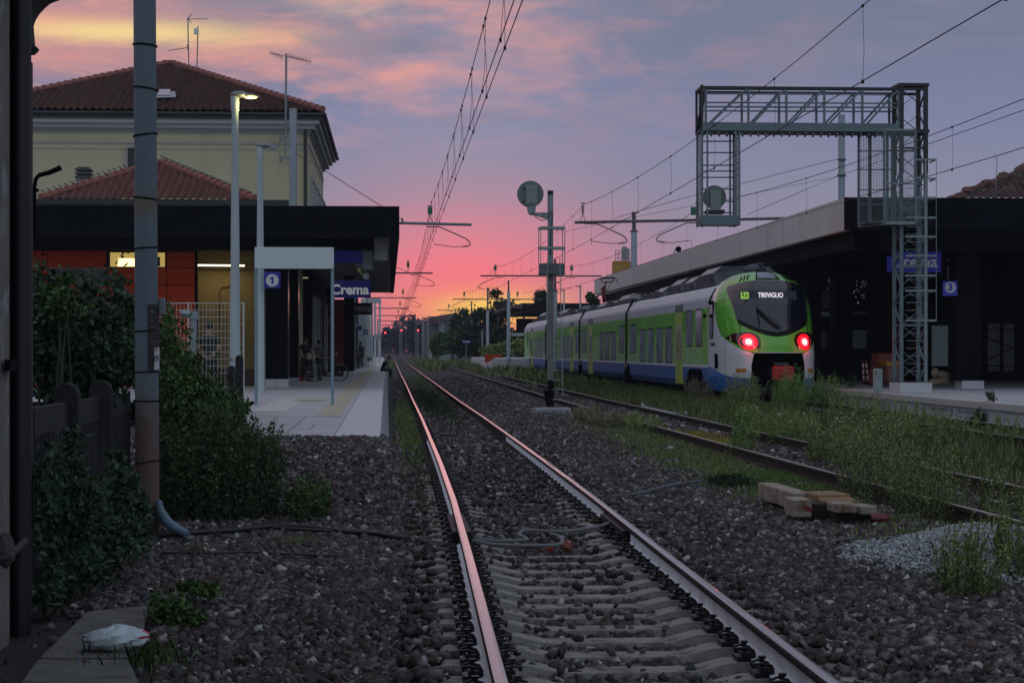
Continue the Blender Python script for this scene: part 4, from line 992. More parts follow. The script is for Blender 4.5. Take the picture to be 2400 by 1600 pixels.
# lattice mast: four legs with zigzag bracing
legs = [(xm0 + .03, yg), (xm1 - .03, yg), (xm0 + .03, yg + .75), (xm1 - .03, yg + .75)]; zbase = .45 + .24
M_LEG = [M_GAND, M_GAN]
for i, (x, y) in enumerate(legs):
    q = MB(); q.bar((x, y, PZ(400, yg)), (x, y, zT + .12), .11, m=0); q.bar((x, y, zbase), (x, y, PZ(400, yg)), .09, m=1); q.build('mast_leg', M_LEG, t)
b = MB(); n = 15
for i in range(n):
    za, zc_ = zbase + (zT - zbase) * i / n, zbase + (zT - zbase) * (i + 1) / n
    mm = 0 if za > PZ(420, yg) else 1
    l0, l1 = (legs[0], legs[1]) if i % 2 else (legs[1], legs[0])
    b.bar((*l0, za), (*l1, zc_), .055, .012, m=mm); b.bar((l0[0], yg + .75, zc_), (l1[0], yg + .75, za), .055, .012, m=mm)
    for xx in (legs[0][0], legs[1][0]): b.bar((xx, yg if i % 2 else yg + .75, za), (xx, yg + .75 if i % 2 else yg, zc_), .05, .012, m=mm)
    if i % 3 == 0: b.bar((legs[0][0], yg, za), (legs[1][0], yg, za), .06, m=mm); b.bar((legs[0][0], yg + .75, za), (legs[1][0], yg + .75, za), .05, m=mm)
prop(b.build('lattice_bracing', M_LEG, t), kind='stuff')
for za_, zb_ in ((zT + .08, zT + .16), (PZ(300, yg) - .05, PZ(300, yg) + .05)): MB().box(xm0 - .06, xR + .1, yg - .08, yg + .85, za_, zb_).build('cap_plate', [M_GAND], t)
MB().box(PX(2108, yg) - .03, PX(2180, yg), yg - .2, yg + .95, .45, .72).build('concrete_base', [M_SLAB2], t, bevel=.01)
# caged ladder down the right side
b = MB(); l0, l1, l2 = PX(2151, yg - .3), PX(2169, yg - .3), PX(2194, yg - .3)
b.bar((l1, yg - .3, .75), (l1, yg - .3, PZ(368, yg)), .055, .07); b.bar((l1 + .05, yg + .3, PZ(760, yg)), (l1 + .05, yg + .3, PZ(368, yg)), .03)
for v in (370, 415, 460, 507, 552, 597, 644, 680, 750):
    b.bar((l0 - .35 if v > 500 else l0 - .1, yg - .32, PZ(v, yg)), (l2, yg - .32, PZ(v, yg)), .035, .05); b.bar((l2, yg - .32, PZ(v, yg)), (l2, yg + .35, PZ(v + 1, yg)), .02, .04)
b.bar((l2, yg - .32, PZ(750, yg)), (l2, yg - .32, PZ(370, yg)), .014)
for k in range(26): v = 420 + k * 18; b.bar((l0 - .3, yg - .25, PZ(v, yg)), (l1, yg - .25, PZ(v, yg)), .014)
prop(b.build('caged_ladder', [M_GANL], t))
# left hanging cage with its signal disc
zc0, zc1 = PZ(525, yg), zB; xa, xb = PX(1646, yg), PX(1733, yg)
b = MB()
for x in (xa, xa + .14, xb - .1, xb): 
    for y in (yg, yg + .9): b.bar((x, y, zc0), (x, y, zc1), .045)
b.build('cage_upright', [M_GAN], t)
b = MB()
for v in (323, 350, 380, 394, 409, 437, 466, 493): b.bar(G(1658, v, .9), G(1733, v, .9), .035); b.bar(G(1733, v, 0), G(1733, v, .9), .02)
b.build('cage_rungs', [M_GAN], t)
b = MB()
for k in range(46): z = zc0 + (zc1 - zc0) * k / 46; b.bar((xb, yg, z), (xb, yg + .85, z), .009); b.bar((xa, yg, z), (xa, yg + .85, z), .009)
for k in range(9): y = yg + .1 * k; b.bar((xb, y, zc0), (xb, y, zc1), .009); b.bar((xa, y, zc0), (xa, y, zc1), .009)
prop(b.build('cage_mesh', [M_GAN], t), kind='stuff')
b = MB(); b.box(xa - .03, xb + .02, yg - .06, yg - .03, zc0, zc0 + .27); b.box(xa - .03, xa, yg - .03, yg + .9, zc0, zc0 + .24); b.box(xb - .01, xb + .02, yg - .03, yg + .9, zc0, zc0 + .24); b.box(xa, xb, yg - .03, yg + .9, zc0 + .02, zc0 + .05)
b.prism([(PX(1677, yg), zc0), (PX(1686, yg), zc0), (PX(1681.5, yg), zc0 - .08)], yg - .05, yg - .03)
b.build('cage_floor', [M_GAN], t)
h = MB().disc(G(1681, 459, .45), PX(1709, yg) - PX(1681.5, yg), th=.05, n=36).build('signal_disc', [MATS['signal_disc_grey']], t, smooth=True)
MB().box(PX(1669, yg), PX(1695, yg), yg + .3, yg + .41, PZ(485, yg), PZ(440, yg)).build('back_box', [MATS['signal_box_grey']], h, bevel=.01)
MB().box(PX(1661, yg), PX(1702, yg), yg + .2, yg + .7, PZ(496, yg), PZ(487, yg)).build('signal_tray', [M_GAND], t)
# right hanging mesh cage
zc0 = PZ(520, yg); xa, xb = PX(2066, yg), PX(2139, yg); xq = PX(2027, yg)
b = MB()
for k in range(18): x = xa + (xb - xa) * k / 17; b.bar((x, yg - .3, zc0), (x, yg - .3, zc1), .008)
for k in range(60): z = zc0 + (zc1 - zc0) * k / 60; b.bar((xa, yg - .3, z), (xb, yg - .3, z), .008); b.bar((xq, yg + .7, z), (xa, yg - .3, z), .008)
for k in range(11): b.bar((xq + (xa - xq) * k / 10, yg + .7 - k / 10, zc0), (xq + (xa - xq) * k / 10, yg + .7 - k / 10, zc1), .008)
prop(b.build('cage_mesh', [M_GANL], t), kind='stuff')
b = MB()
for (x, y) in ((xa, yg - .3), (xb, yg - .3), (xq, yg + .7), (xq + .25, yg + .5), (xq + .33, yg + .7), (PX(2104, yg), yg + .6), (PX(2093, yg), yg + .6)): b.bar((x, y, zc0), (x, y, zc1), .06)
b.build('cage_upright', [M_GAN], t)
b = MB()
for v in (348, 392, 440, 475): b.bar(G(2027, v, .7), G(2110, v, .7), .03)
b.bar((xa, yg - .3, zc0), (xb, yg - .3, zc0), .06, .09); b.bar((xq, yg + .7, zc0), (xa, yg - .3, zc0), .05, .12); b.bar((xa, yg - .3, zc1), (xb, yg - .3, zc1), .05); b.bar((xa, yg - .3, PZ(427, yg)), (xb, yg - .3, PZ(427, yg)), .05)
b.build('cage_rungs', [M_GANL], t)
MB().box(xq, xb, yg - .25, yg + .7, zc0 - .02, zc0 + .02).build('cage_floor', [M_GAND], t)
# ================================================================== the green train
XC = 11.5; RZ = .12                                   # track centre line, rail height
M_TG = mat('train_green', (.12, .47, .04), .26, .0, var=.05, scale=.6, coat=.5)
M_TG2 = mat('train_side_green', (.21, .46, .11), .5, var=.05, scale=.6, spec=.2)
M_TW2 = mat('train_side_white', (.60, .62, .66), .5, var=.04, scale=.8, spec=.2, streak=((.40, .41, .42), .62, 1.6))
M_TGD = mat('train_leaf_green', (.09, .36, .03), .5, var=.25, scale=.35, spec=.2)
M_TGY = mat('train_pale_green', (.26, .46, .20), .5, var=.12, scale=.5, spec=.2)
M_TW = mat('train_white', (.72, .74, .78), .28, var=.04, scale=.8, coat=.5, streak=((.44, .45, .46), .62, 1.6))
M_TLIL = mat('train_light_grey_band', (.44, .46, .53), .55, var=.05, scale=.8, spec=.2)
M_TB = mat('train_blue', (.055, .13, .36), .5, var=.15, scale=1.2, spec=.2)
M_TBB = mat('train_bright_blue', (.008, .14, .52), .28, var=.08, coat=.4)
M_TDOOR = mat('door_yellow_green', (.37, .48, .08), .5, var=.04, spec=.2)
M_TBK = mat('train_black', (.004, .004, .005), .95, spec=.0)
M_RUB = mat('rubber', (.012, .012, .013), .7)
M_TGLASS = mat('train_side_glass', (.17, .21, .25), .5, spec=.05, var=.7, scale=1.4)
M_TGLASSD = mat('train_dark_glass', (.008, .009, .012), .08, spec=.9)
M_WSH = mat('windscreen', (.006, .009, .018), .06, spec=.75, coat=.25)
M_RBOX = mat('roof_equipment', (.075, .08, .10), .7, .2, var=.3, scale=2)
M_RBOXL = mat('pale_roof_panel', (.34, .34, .35), .6, var=.15, scale=2)
M_TEXT = mat('dark_print', (.02, .02, .03), .6)
train = thing('passenger_train', 'green, white and blue electric train with red tail lights and TREVIGLIO display', 'train', (XC, 57, RZ))
YC = [60.2, 81.3, 101.8, 124.3, 145.2]
# body section, half width and height from skirt bottom, over the roof
def section(side=-1):
    return [(1.40, .40), (1.51, .62), (1.525, 1.06), (1.525, 1.16), (1.525, 2.97), (1.51, 3.22), (1.47, 3.32), (1.32, 3.58), (1.14, 3.68), (.0, 3.76)]
def body(name, ya, yb, parent, endcap=True):
    sec = section(); mb = MB()
    pts = [(-a, b) for a, b in sec] + [(a, b) for a, b in sec[:-1][::-1]]
    segm = [0, 0, 1, 2, 3, 3, 1, 1, 4]            # material by band
    segm = segm + segm[::-1]
    ny = 2
    for i in range(len(pts) - 1):
        (a, za), (b, zb_) = pts[i], pts[i + 1]
        mb.quad((XC + a, ya, za), (XC + a, yb, za), (XC + b, yb, zb_), (XC + b, ya, zb_), m=segm[i])
    mb.v += [(XC + a, y, z) for y in (ya, yb) for a, z in pts]; n = len(pts); k = len(mb.v) - 2 * n
    mb.f += [tuple(range(k, k + n)), tuple(range(k + n, k + 2 * n))[::-1]]; mb.m += [5, 5]
    mb.quad((XC - 1.40, ya, .40), (XC + 1.40, ya, .40), (XC + 1.40, yb, .40), (XC - 1.40, yb, .40), m=5)
    return mb.build(name, [M_TB, M_TW2, M_TG2, M_TLIL, M_RBOX, M_TBK], parent)
def rbox(x, y0, y1, z0, z1, proud=0.0):
    """thin panel lying on the near side of a car, outer face at x"""
    return MB().box(x, x + .03, y0, y1, z0, z1)
XS = XC - 1.525
def rrect(y0, y1, z0, z1, r, x, th):
    pts = []
    for cy, cz, a0 in ((y1 - r, z1 - r, 0), (y0 + r, z1 - r, 90), (y0 + r, z0 + r, 180), (y1 - r, z0 + r, 270)):
        for k in range(4): t = R(a0 + k * 30); pts.append((cy + r * math.cos(t), cz + r * math.sin(t)))
    return pts
def side_window(y0, y1, z0, z1, parent, glass=None, other=False):
    x = XS if not other else XC + 1.525; s = -1 if not other else 1
    f = MB().prism(rrect(y0 - .045, y1 + .045, z0 - .045, z1 + .045, .12, x, 0), x + s * .004, x - s * .03, 'x').build('window', [M_RUB], parent)
    MB().prism(rrect(y0, y1, z0, z1, .09, x, 0), x + s * .010, x - s * .02, 'x').build('glass', [glass or M_TGLASS], f)
def door(y0, y1, parent):
    d = MB().box(XS - .014, XS + .05, y0, y1, .46, 2.92).build('door', [M_TDOOR], parent, bevel=.01)
    ym = (y0 + y1) / 2
    MB().box(XS - .018, XS - .013, ym - .012, ym + .012, .48, 2.9).build('door_seam', [M_RUB], d)
    for a, b in ((y0 + .22, ym - .18), (ym + .18, y1 - .22)): MB().prism(rrect(a, b, 1.25, 2.5, .08, 0, 0), XS - .02, XS - .012, 'x').build('glass', [mat('door_glass', (.10, .10, .10), .15, var=.3, scale=2)], d)
    MB().box(XS - .02, XS + .05, y0 - .05, y1 + .05, 2.94, 3.2).build('door_header', [mat('door_header_grey', (.10, .12, .12), .5)], d)
    for z in (2.2, 1.62, 1.0): MB().disc((XS - .02, ym, z), .045, (1, 0, 0), .02, 12).build('door_button', [M_RUB], d)
def bogie(yc, parent, facing=1):
    b = MB(); b.box(XC - 1.12, XC + 1.12, yc - 1.5, yc + 1.5, .45, .62); b.box(XC - 1.3, XC - 1.1, yc - 1.45, yc + 1.45, .38, .66); b.box(XC + 1.1, XC + 1.3, yc - 1.45, yc + 1.45, .38, .66)
    f = b.build('bogie', [M_GREASE], parent, bevel=.02)
    for dy in (-1.05, 1.05):
        for s in (-1, 1):
            w = MB(); x = XC + s * .75; w.tube([(x - s * .07, yc + dy, RZ + .43), (x + s * .03, yc + dy, RZ + .43)], [.44, .43], 28); w.tube([(x - s * .1, yc + dy, RZ + .43), (x + s * .36, yc + dy, RZ + .43)], .13, 12)
            w.build('wheel', [mat('wheel_steel', (.07, .06, .055), .5, .6)], f, smooth=True)
        q = MB(); q.tube([(XC - 1.33, yc + dy, .58), (XC - 1.22, yc + dy, .58)], .15, 12); q.build('axle_box', [mat('axle_box_grey', (.10, .10, .10), .6)], f)
    q = MB(); q.tube([(XC - 1.36, yc - .25, .42), (XC - 1.36, yc + .35, .56)], .05, 8); q.tube([(XC - 1.36, yc + .5, .5), (XC - 1.36, yc + .85, .48)], .03, 8); q.build('damper', [mat('pale_damper', (.34, .35, .36), .5)], f)
labels = ['leading car with the driver cab', 'second car', 'third car with the pantograph', 'last car']
for ci in range(4):
    ya, yb = YC[ci] + (.06 if ci else 0), YC[ci + 1] - .06
    cb = body('car_body', ya, yb, train); cb['label'] = labels[ci]
    # darker leaf green field with pale haloes, as sheets a hair proud of the side
    sh = MB(); L = yb - ya
    ga, gb = (60.9, yb) if ci == 0 else ((ya, yb) if ci < 3 else (ya, yb - 1.0))
    sh.box(XS - .004, XS + .01, ga, gb, 2.25, 2.93); a1 = sh.build('green_upper_field', [M_TGD], cb)
    sh = MB(); sh.box(XS - .0035, XS + .01, ga + (.5 if ci == 0 else 0), gb, 1.2, 1.72); sh.build('pale_green_lower_field', [M_TGY], cb)
    MB().box(XS - .006, XS + .01, ya, yb, 1.07, 1.15).build('white_line', [M_TW2], cb)
# windows of each car: (y0, y1, z0, z1, dark)
LOW = (1.2, 2.42)
for y0, y1 in ((68.1, 69.8), (70.6, 72.2), (73.1, 74.7), (75.5, 77.1), (85.5, 87.2), (88.1, 89.8), (90.5, 92.2), (108.2, 109.4), (109.7, 110.9), (111.2, 112.3), (112.6, 113.6), (127.5, 129), (129.5, 131), (131.6, 133), (133.6, 135)):
    side_window(y0, y1, *LOW, train)
for y0, y1 in ((78.3, 80.3), (82.4, 84.2), (98.6, 100.6), (102.3, 104.6), (121, 123), (125.4, 127), (138.5, 139.9)):
    side_window(y0, y1, 1.55, 2.65, train)
side_window(63.5, 64.9, 1.78, 2.92, train); side_window(61.5, 62.8, 1.78, 2.92, train, M_TGLASSD)
side_window(59.45, 60.05, 2.02, 3.05, train, M_TGLASSD); side_window(141.2, 142, 2.0, 3.0, train, M_TGLASSD)
for y0, y1 in ((65.65, 67.25), (95.5, 97.4), (105.6, 107.7), (136.2, 138.2)): door(y0, y1, train)
# gangways: black bellows, hose brackets with pale covers above and below
for y in YC[1:4]:
    g_ = MB().box(XC - 1.36, XC + 1.36, y - .09, y + .09, .7, 3.55).build('gangway', [M_RUB], train)
    q = MB(); q.tube([(XS - .03, y, .95), (XS - .03, y, 3.15), (XC - 1.30, y - .1, 3.75), (XC - 1.1, y - .2, 3.95)], .06, 8); q.build('gangway_cable', [M_RUB], g_)
    q = MB()
    for dy in (-.55, .12): q.cbox((XS - .04, y + dy + .2, 1.05), (.06, .5, .16), rot=Matrix.Rotation(-.5, 3, 'X'))
    q.build('coupling_cover', [M_RBOXL], g_)
    q = MB(); q.prism([(y - 1.15, .36), (y - .75, .92), (y - .3, 1.04), (y + .3, 1.04), (y + .75, .92), (y + 1.25, .36)], XS - .012, XS + .2, 'x'); q.build('wheel_recess', [M_TBK], g_)
    q = MB(); q.cbox((XC - 1.18, y - .1, 3.9), (.35, .5, .18)); q.build('cable_head', [M_RBOXL], g_)
    bogie(y, train)
q = MB(); q.prism([(61.0, .36), (61.4, .85), (61.7, 1.0), (64.0, 1.0), (64.6, .8), (64.9, .36)], XS - .012, XS + .2, 'x'); q.build('wheel_recess', [M_TBK], train)
bogie(63.0, train); bogie(142.0, train)
q = MB(); q.prism([(140.2, .36), (140.6, .95), (143.4, .95), (143.8, .36)], XS - .012, XS + .2, 'x'); q.build('wheel_recess', [M_TBK], train)
MB().box(XC - 1.0, XC + 1.0, 66, 138, .42, .5).build('underframe', [M_TBK], train)
prop(MB().box(XC - 1.1, XC + 1.1, 62, 144, .28, .41).build('underfloor_equipment', [M_TBK], train))
# rear end: rounded cab
q = MB()
for k in range(6):
    t0, t1 = k / 6, (k + 1) / 6
    w0, w1 = 1.525 * (1 - .25 * t0 ** 2), 1.525 * (1 - .25 * t1 ** 2); h0, h1 = 3.68 - .75 * t0 ** 2, 3.68 - .75 * t1 ** 2; a, b = 145.1 + 1.7 * t0, 145.1 + 1.7 * t1
    q.quad((XC - w0, a, .45), (XC - w1, b, .45), (XC - w1, b, h1 - .4), (XC - w0, a, h0 - .4)); q.quad((XC + w0, a, .45), (XC + w1, b, .45), (XC + w1, b, h1 - .4), (XC + w0, a, h0 - .4))
    q.quad((XC - w0, a, h0 - .4), (XC - w1, b, h1 - .4), (XC - w1 * .7, b, h1), (XC - w0 * .7, a, h0)); q.quad((XC + w0, a, h0 - .4), (XC + w1, b, h1 - .4), (XC + w1 * .7, b, h1), (XC + w0 * .7, a, h0))
    q.quad((XC - w0 * .7, a, h0), (XC - w1 * .7, b, h1), (XC + w1 * .7, b, h1), (XC + w0 * .7, a, h0))
q.build('rear_cab', [M_TW], train, smooth=True)

# roof equipment
def pod(y0, y1, z1, w=1.0, slope=.5, mats=None, name='roof_unit', zb_=3.7):
    q = MB(); prof = [(-w, zb_), (-w, z1 - .22), (-w + .28, z1), (w - .28, z1), (w, z1 - .22), (w, zb_)]
    A = [(XC + a, y0 + (slope if b > zb_ + .01 else 0), b) for a, b in prof]; B = [(XC + a, y1 - (slope * .4 if b > zb_ + .01 else 0), b) for a, b in prof]
    for i in range(5): q.quad(A[i], A[i + 1], B[i + 1], B[i], m=1 if i in (1, 2) else 0)
    q.quad(*A, m=0); q.quad(*B[::-1], m=0)
    o = q.build(name, mats or [M_RBOX, M_RBOXL], train)
    return o
for y0, y1, z, w in ((61.6, 65.2, 4.36, 1.05), (66.0, 68.6, 4.22, 1.05), (69.2, 72.4, 4.26, 1.0), (73.4, 76.6, 4.10, 1.05), (77.2, 79.8, 4.0, .95), (84, 89.5, 4.16, 1.0), (90.5, 93.5, 4.0, 1.0), (94.5, 99, 4.05, 1.0), (104.5, 108.5, 4.1, 1.0), (110, 114, 4.0, 1.0), (115, 121, 4.15, 1.05), (126.5, 131, 4.1, 1.0), (132, 138, 4.3, 1.0), (139, 142, 4.0, .9)):
    o = pod(y0, y1, z, w)
    q = MB()
    for k in range(5):
        yk = y0 + .7 + (y1 - y0 - 1.2) * k / 5; q.box(XC - w - .05, XC - w + .1, yk, yk + (y1 - y0) * .1, 3.72, z - .3)
    q.box(XC - w - .12, XC - w - .02, y0, y1, 3.7, 3.78); q.build('side_louvre', [M_RBOX], o)
q = MB()
for k in range(9): y = 80 - k * .1; pass
for k in range(26):
    y = 66 + k * 3 + random.uniform(-.8, .8); x = XC - random.uniform(.7, 1.1)
    q.cbox((x, y, 3.82), (.3, random.uniform(.3, 1.0), random.uniform(.12, .3)))
    q.tube([(x, y, 3.8), (x, y + .6, 4.0), (x, y + 1.4, 3.85)], .03, 5)
prop(q.build('roof_fittings', [M_RBOX], train), kind='stuff')
q = MB(); q.sphere((XC - .05, 60.6, 4.16), (.3, .55, .2), 12, 6); q.tube([(XC - .35, 61.2, 4.25), (XC + .15, 60.3, 4.36), (XC + .5, 61.4, 4.2)], .05, 6); q.tube([(XC + .2, 60.2, 4.2), (XC + .2, 60.2, 4.4)], .03, 6); q.build('horn', [M_RBOX], train)
# pantograph on the third car
yp = 100.5; xp = PX(1418, yp) 
pn = MB(); c = Vector((XC - .3, yp, 3.9)); J = P(1418, 674, yp) ; J.x = XC - .6
T = P(1426, 648, yp); 
xp = lambda u: PX(u, yp); zp = lambda v: PZ(v, yp)
b = MB(); b.tube([(xp(1419), yp + .8, zp(706)), (xp(1413), yp + .2, zp(677)), (xp(1417), yp, zp(670))], .07, 8); b.tube([(xp(1421), yp, zp(706)), (xp(1413), yp + .2, zp(677))], .04, 8); b.cbox((xp(1415), yp + .1, zp(680)), (.25, .2, .3)); b.build('pantograph_arm', [mat('pantograph_red', (.18, .008, .012), .4)], train)
b = MB(); b.tube([(xp(1415), yp + .1, zp(682)), (xp(1421), yp, zp(658))], .035, 6, m=0); b.tube([(xp(1423), yp + .2, zp(682)), (xp(1436), yp, zp(655))], .015, 5)
b.tube([(xp(1408), yp, zp(652)), (xp(1409), yp, zp(657)), (xp(1414), yp, zp(661)), (xp(1432), yp, zp(660)), (xp(1438), yp, zp(656)), (xp(1440), yp, zp(651))], .03, 6)
b.tube([(xp(1408), yp, zp(651)), (xp(1440), yp, zp(650))], .045, 6); b.tube([(xp(1440), yp, zp(650)), (xp(1445), yp, zp(654)), (xp(1447), yp, zp(662))], .02, 5); b.tube([(xp(1408), yp, zp(651)), (xp(1404), yp, zp(652)), (xp(1402), yp, zp(655))], .02, 5)
b.build('pantograph_head', [M_BLACK2], train)
MB().box(XC - .9, XC + .3, yp - .8, yp + 1.2, 3.72, 3.9).build('pantograph_base', [M_RBOX], train)

# ---- the nose: a surface y = F(x, z) cut into shell, windscreen, lamps ...
WT = [(.36, 1.45), (.5, 1.49), (.8, 1.525), (2.6, 1.53), (2.97, 1.50), (3.2, 1.45), (3.4, 1.38), (3.6, 1.27), (3.8, 1.07), (3.95, .82), (4.04, .54), (4.10, .16), (4.115, .01)]
TT = [(.36, 56.75), (1.0, 56.62), (1.5, 56.62), (1.75, 56.72), (2.05, 56.95), (2.4, 57.18), (3.0, 57.55), (3.5, 57.95), (3.75, 58.25), (3.95, 58.75), (4.05, 59.2), (4.1, 59.7), (4.115, 60.0)]
YE = 60.22
def nose(x, z):
    w = np.interp(z, [a for a, _ in WT], [b for _, b in WT]); tip = np.interp(z, [a for a, _ in TT], [b for _, b in TT]); D = YE - tip
    q = np.clip(np.abs(x) / w, 0, 1)
    return tip + D * (1 - (1 - q ** 3.6) ** (1 / 2.3))
NZ, NT = 240, 260
zs_ = np.concatenate([np.linspace(.36, 3.9, 205), np.linspace(3.9, 4.115, 36)[1:]]); ts = np.linspace(-math.pi / 2, math.pi / 2, NT)
ws = np.interp(zs_, [a for a, _ in WT], [b for _, b in WT])
Xn = ws[:, None] * np.sign(np.sin(ts))[None] * np.abs(np.sin(ts))[None] ** .78; Zn = np.repeat(zs_[:, None], NT, 1)
Yn = nose(Xn, Zn); Yn[:, 0] = YE; Yn[:, -1] = YE
def cells():
    xm = (Xn[:-1, :-1] + Xn[1:, 1:]) / 2; ym = (Yn[:-1, :-1] + Yn[1:, 1:]) / 2; zm = (Zn[:-1, :-1] + Zn[1:, 1:]) / 2
    return xm, ym, zm
xm, ym, zm = cells(); ax = np.abs(xm)
# outlines in the front view
ws_bot = 2.03 + .42 * (ax / 1.1) ** 1.8; ws_top = 3.77 - .17 * (ax / 1.15) ** 2.4
is_ws = (zm > ws_bot) & (zm < ws_top) & (ax < np.interp(zm, [2.2, 2.4, 2.6, 3.3, 3.5, 3.62], [.99, 1.05, 1.09, 1.20, 1.20, 1.12])) & (ym < 59.3)
lz = zm - (1.90 + .10 * np.clip((ax - .8) / .5, 0, 1)); lx = ax - .90
hl_top = np.interp(ax, [.50, .58, .75, 1.0, 1.2, 1.32, 1.37], [1.92, 2.09, 2.16, 2.16, 2.12, 2.04, 1.99]); hl_bot = np.interp(ax, [.50, .54, .7, .9, 1.1, 1.25, 1.37], [1.92, 1.70, 1.66, 1.70, 1.77, 1.88, 1.99])
is_hl = (zm < hl_top) & (zm > hl_bot) & (ax > .5) & (ax < 1.37)
is_lamp = (zm > 3.80) & (zm < 4.06) & (ax < np.interp(zm, [3.80, 3.86, 4.06], [.34, .32, .17]))
is_mouth = (ax < np.interp(zm, [.3, 1.2, 1.5, 1.56], [.80, .80, .74, .70])) & (zm < 1.545)
gb = np.where(ax < .62, 1.56, np.interp(ax, [.62, .75, .9, 1.1, 1.3, 1.46, 1.48], [1.55, 1.52, 1.57, 1.68, 1.86, 2.12, 2.3]))
ymx = np.interp(zm, [1.6, 2.0, 2.35, 2.45, 2.8, 3.3, 3.8, 4.1], [57.6, 58.4, 58.9, 59.0, 59.25, 59.55, 59.9, 60.3])
is_green = (zm > gb) & (ym < ymx)
is_blue = zm < np.interp(ym, [56.7, 57.5, 58.5, 59.4, 60.2], [.76, .80, .92, 1.06, 1.12])
reg = np.zeros(xm.shape, int)                    # 0 white
reg[is_green] = 1; reg[is_blue] = 2; reg[is_mouth] = 9; reg[is_ws] = 5; reg[is_hl & (xm < 0)] = 6; reg[is_hl & (xm >= 0)] = 7; reg[is_lamp] = 8; reg[(ax > .93) & (ax < 1.17) & (zm > .95) & (zm < 1.07)] = 10
def patch(name, sel, mats, parent, out=0.0, matidx=None, smooth=True):
    idx = np.argwhere(sel); used = {}; vv = []; ff = []; mi = []
    # outward offset along the surface normal
    for i, j in idx:
        f = []
        for a, b in ((i, j), (i, j + 1), (i + 1, j + 1), (i + 1, j)):
            k = (a, b)
            if k not in used: used[k] = len(vv); vv.append((XC + Xn[a, b] + NX[a, b] * out, Yn[a, b] + NY[a, b] * out, Zn[a, b] + NZn[a, b] * out))
            f.append(used[k])
        ff.append(tuple(f)); mi.append(0 if matidx is None else int(matidx[i, j]))
    me = bpy.data.meshes.new(name); o = link(name, me, parent, mats); off = ORG[o.name]
    me.from_pydata((np.array(vv) - np.array(off)).tolist(), [], ff); me.polygons.foreach_set('material_index', mi); me.validate()
    bm = bmesh.new(); bm.from_mesh(me); bmesh.ops.remove_doubles(bm, verts=bm.verts, dist=1e-5); bm.to_mesh(me); bm.free()
    me.polygons.foreach_set('use_smooth', [True] * len(me.polygons)); return o
Pn = np.stack([Xn, Yn, Zn], -1); du = np.gradient(Pn, axis=1); dv = np.gradient(Pn, axis=0); nn = np.cross(du, dv); nn /= (np.linalg.norm(nn, axis=-1, keepdims=True) + 1e-9)
if nn[100, NT // 2, 1] > 0: nn = -nn
NX, NY, NZn = nn[..., 0], nn[..., 1], nn[..., 2]
shell = np.isin(reg, (0, 1, 2)); mi = np.where(reg == 1, 1, np.where(reg == 2, 2, 0))
cab = patch('cab_shell', shell, [M_TW, M_TG, M_TBB], train, 0, mi)
patch('windscreen', (reg == 5) & (zm > ws_bot + .14), [M_WSH], cab, .004); patch('windscreen_mask', (reg == 5) & (zm <= ws_bot + .14), [mat('black_mask', (.004, .003, .004), .45, spec=.2)], cab, .004)
M_HLG = mat('headlamp_cover', (.035, .008, .010), .12, spec=.9, coat=.5)
M_REDL = mat('red_tail_lamp', (1, .05, .05), .4, emit=(1, .02, .045), estr=4)
M_REDC = mat('red_lamp_core', (1, .7, .3), .4, emit=(1, .52, .22), estr=7)
M_REDH = mat('red_lamp_halo', (.5, .01, .01), .3, emit=(.8, .006, .02), estr=1.0)
for k in (6, 7):
    hl = patch('tail_light', reg == k, [M_HLG], cab, .004); s = -1 if k == 6 else 1
    cx, cz = s * .85, 1.87
    for rr, mm, o_, nm in ((.245, M_REDH, .010, 'lamp_halo'), (.15, M_REDL, .018, 'lamp_ring'), (.08, M_REDC, .026, 'lamp_core')):
        q = MB(); ring = []
        for a in range(24):
            t = 2 * math.pi * a / 24; rad = rr * (1 if nm != 'lamp_core' else 1 + .10 * math.cos(t * 8)); x, z = cx + rad * math.cos(t), cz + rad * math.sin(t)
            ring.append((XC + x, float(nose(x, z)) - o_ - .004, z))
        mid = (XC + cx, float(nose(cx, cz)) - o_ - .02, cz)
        for a in range(24): q.quad(mid, ring[a], ring[(a + 1) % 24])
        q.build(nm, [mm], hl)
    L = bpy.data.lights.new('tail_glow', 'POINT'); L.energy = 8.0; L.color = (1, .05, .05); L.shadow_soft_size = .05
    lo = bpy.data.objects.new('tail_glow', L); COL.objects.link(lo); lo.parent = hl; lo.location = Vector((XC + cx * 1.0, float(nose(cx, cz)) - .3, cz)) - ORG[hl.name]
for sg in (-1, 1): patch('amber_plate', (reg == 10) & (np.sign(xm) == sg), [mat('amber_plate', (.50, .22, .01), .5)], cab, .006)
patch('top_lamp', reg == 8, [mat('top_lamp_glass', (.10, .13, .17), .15, spec=.8)], cab, .004)
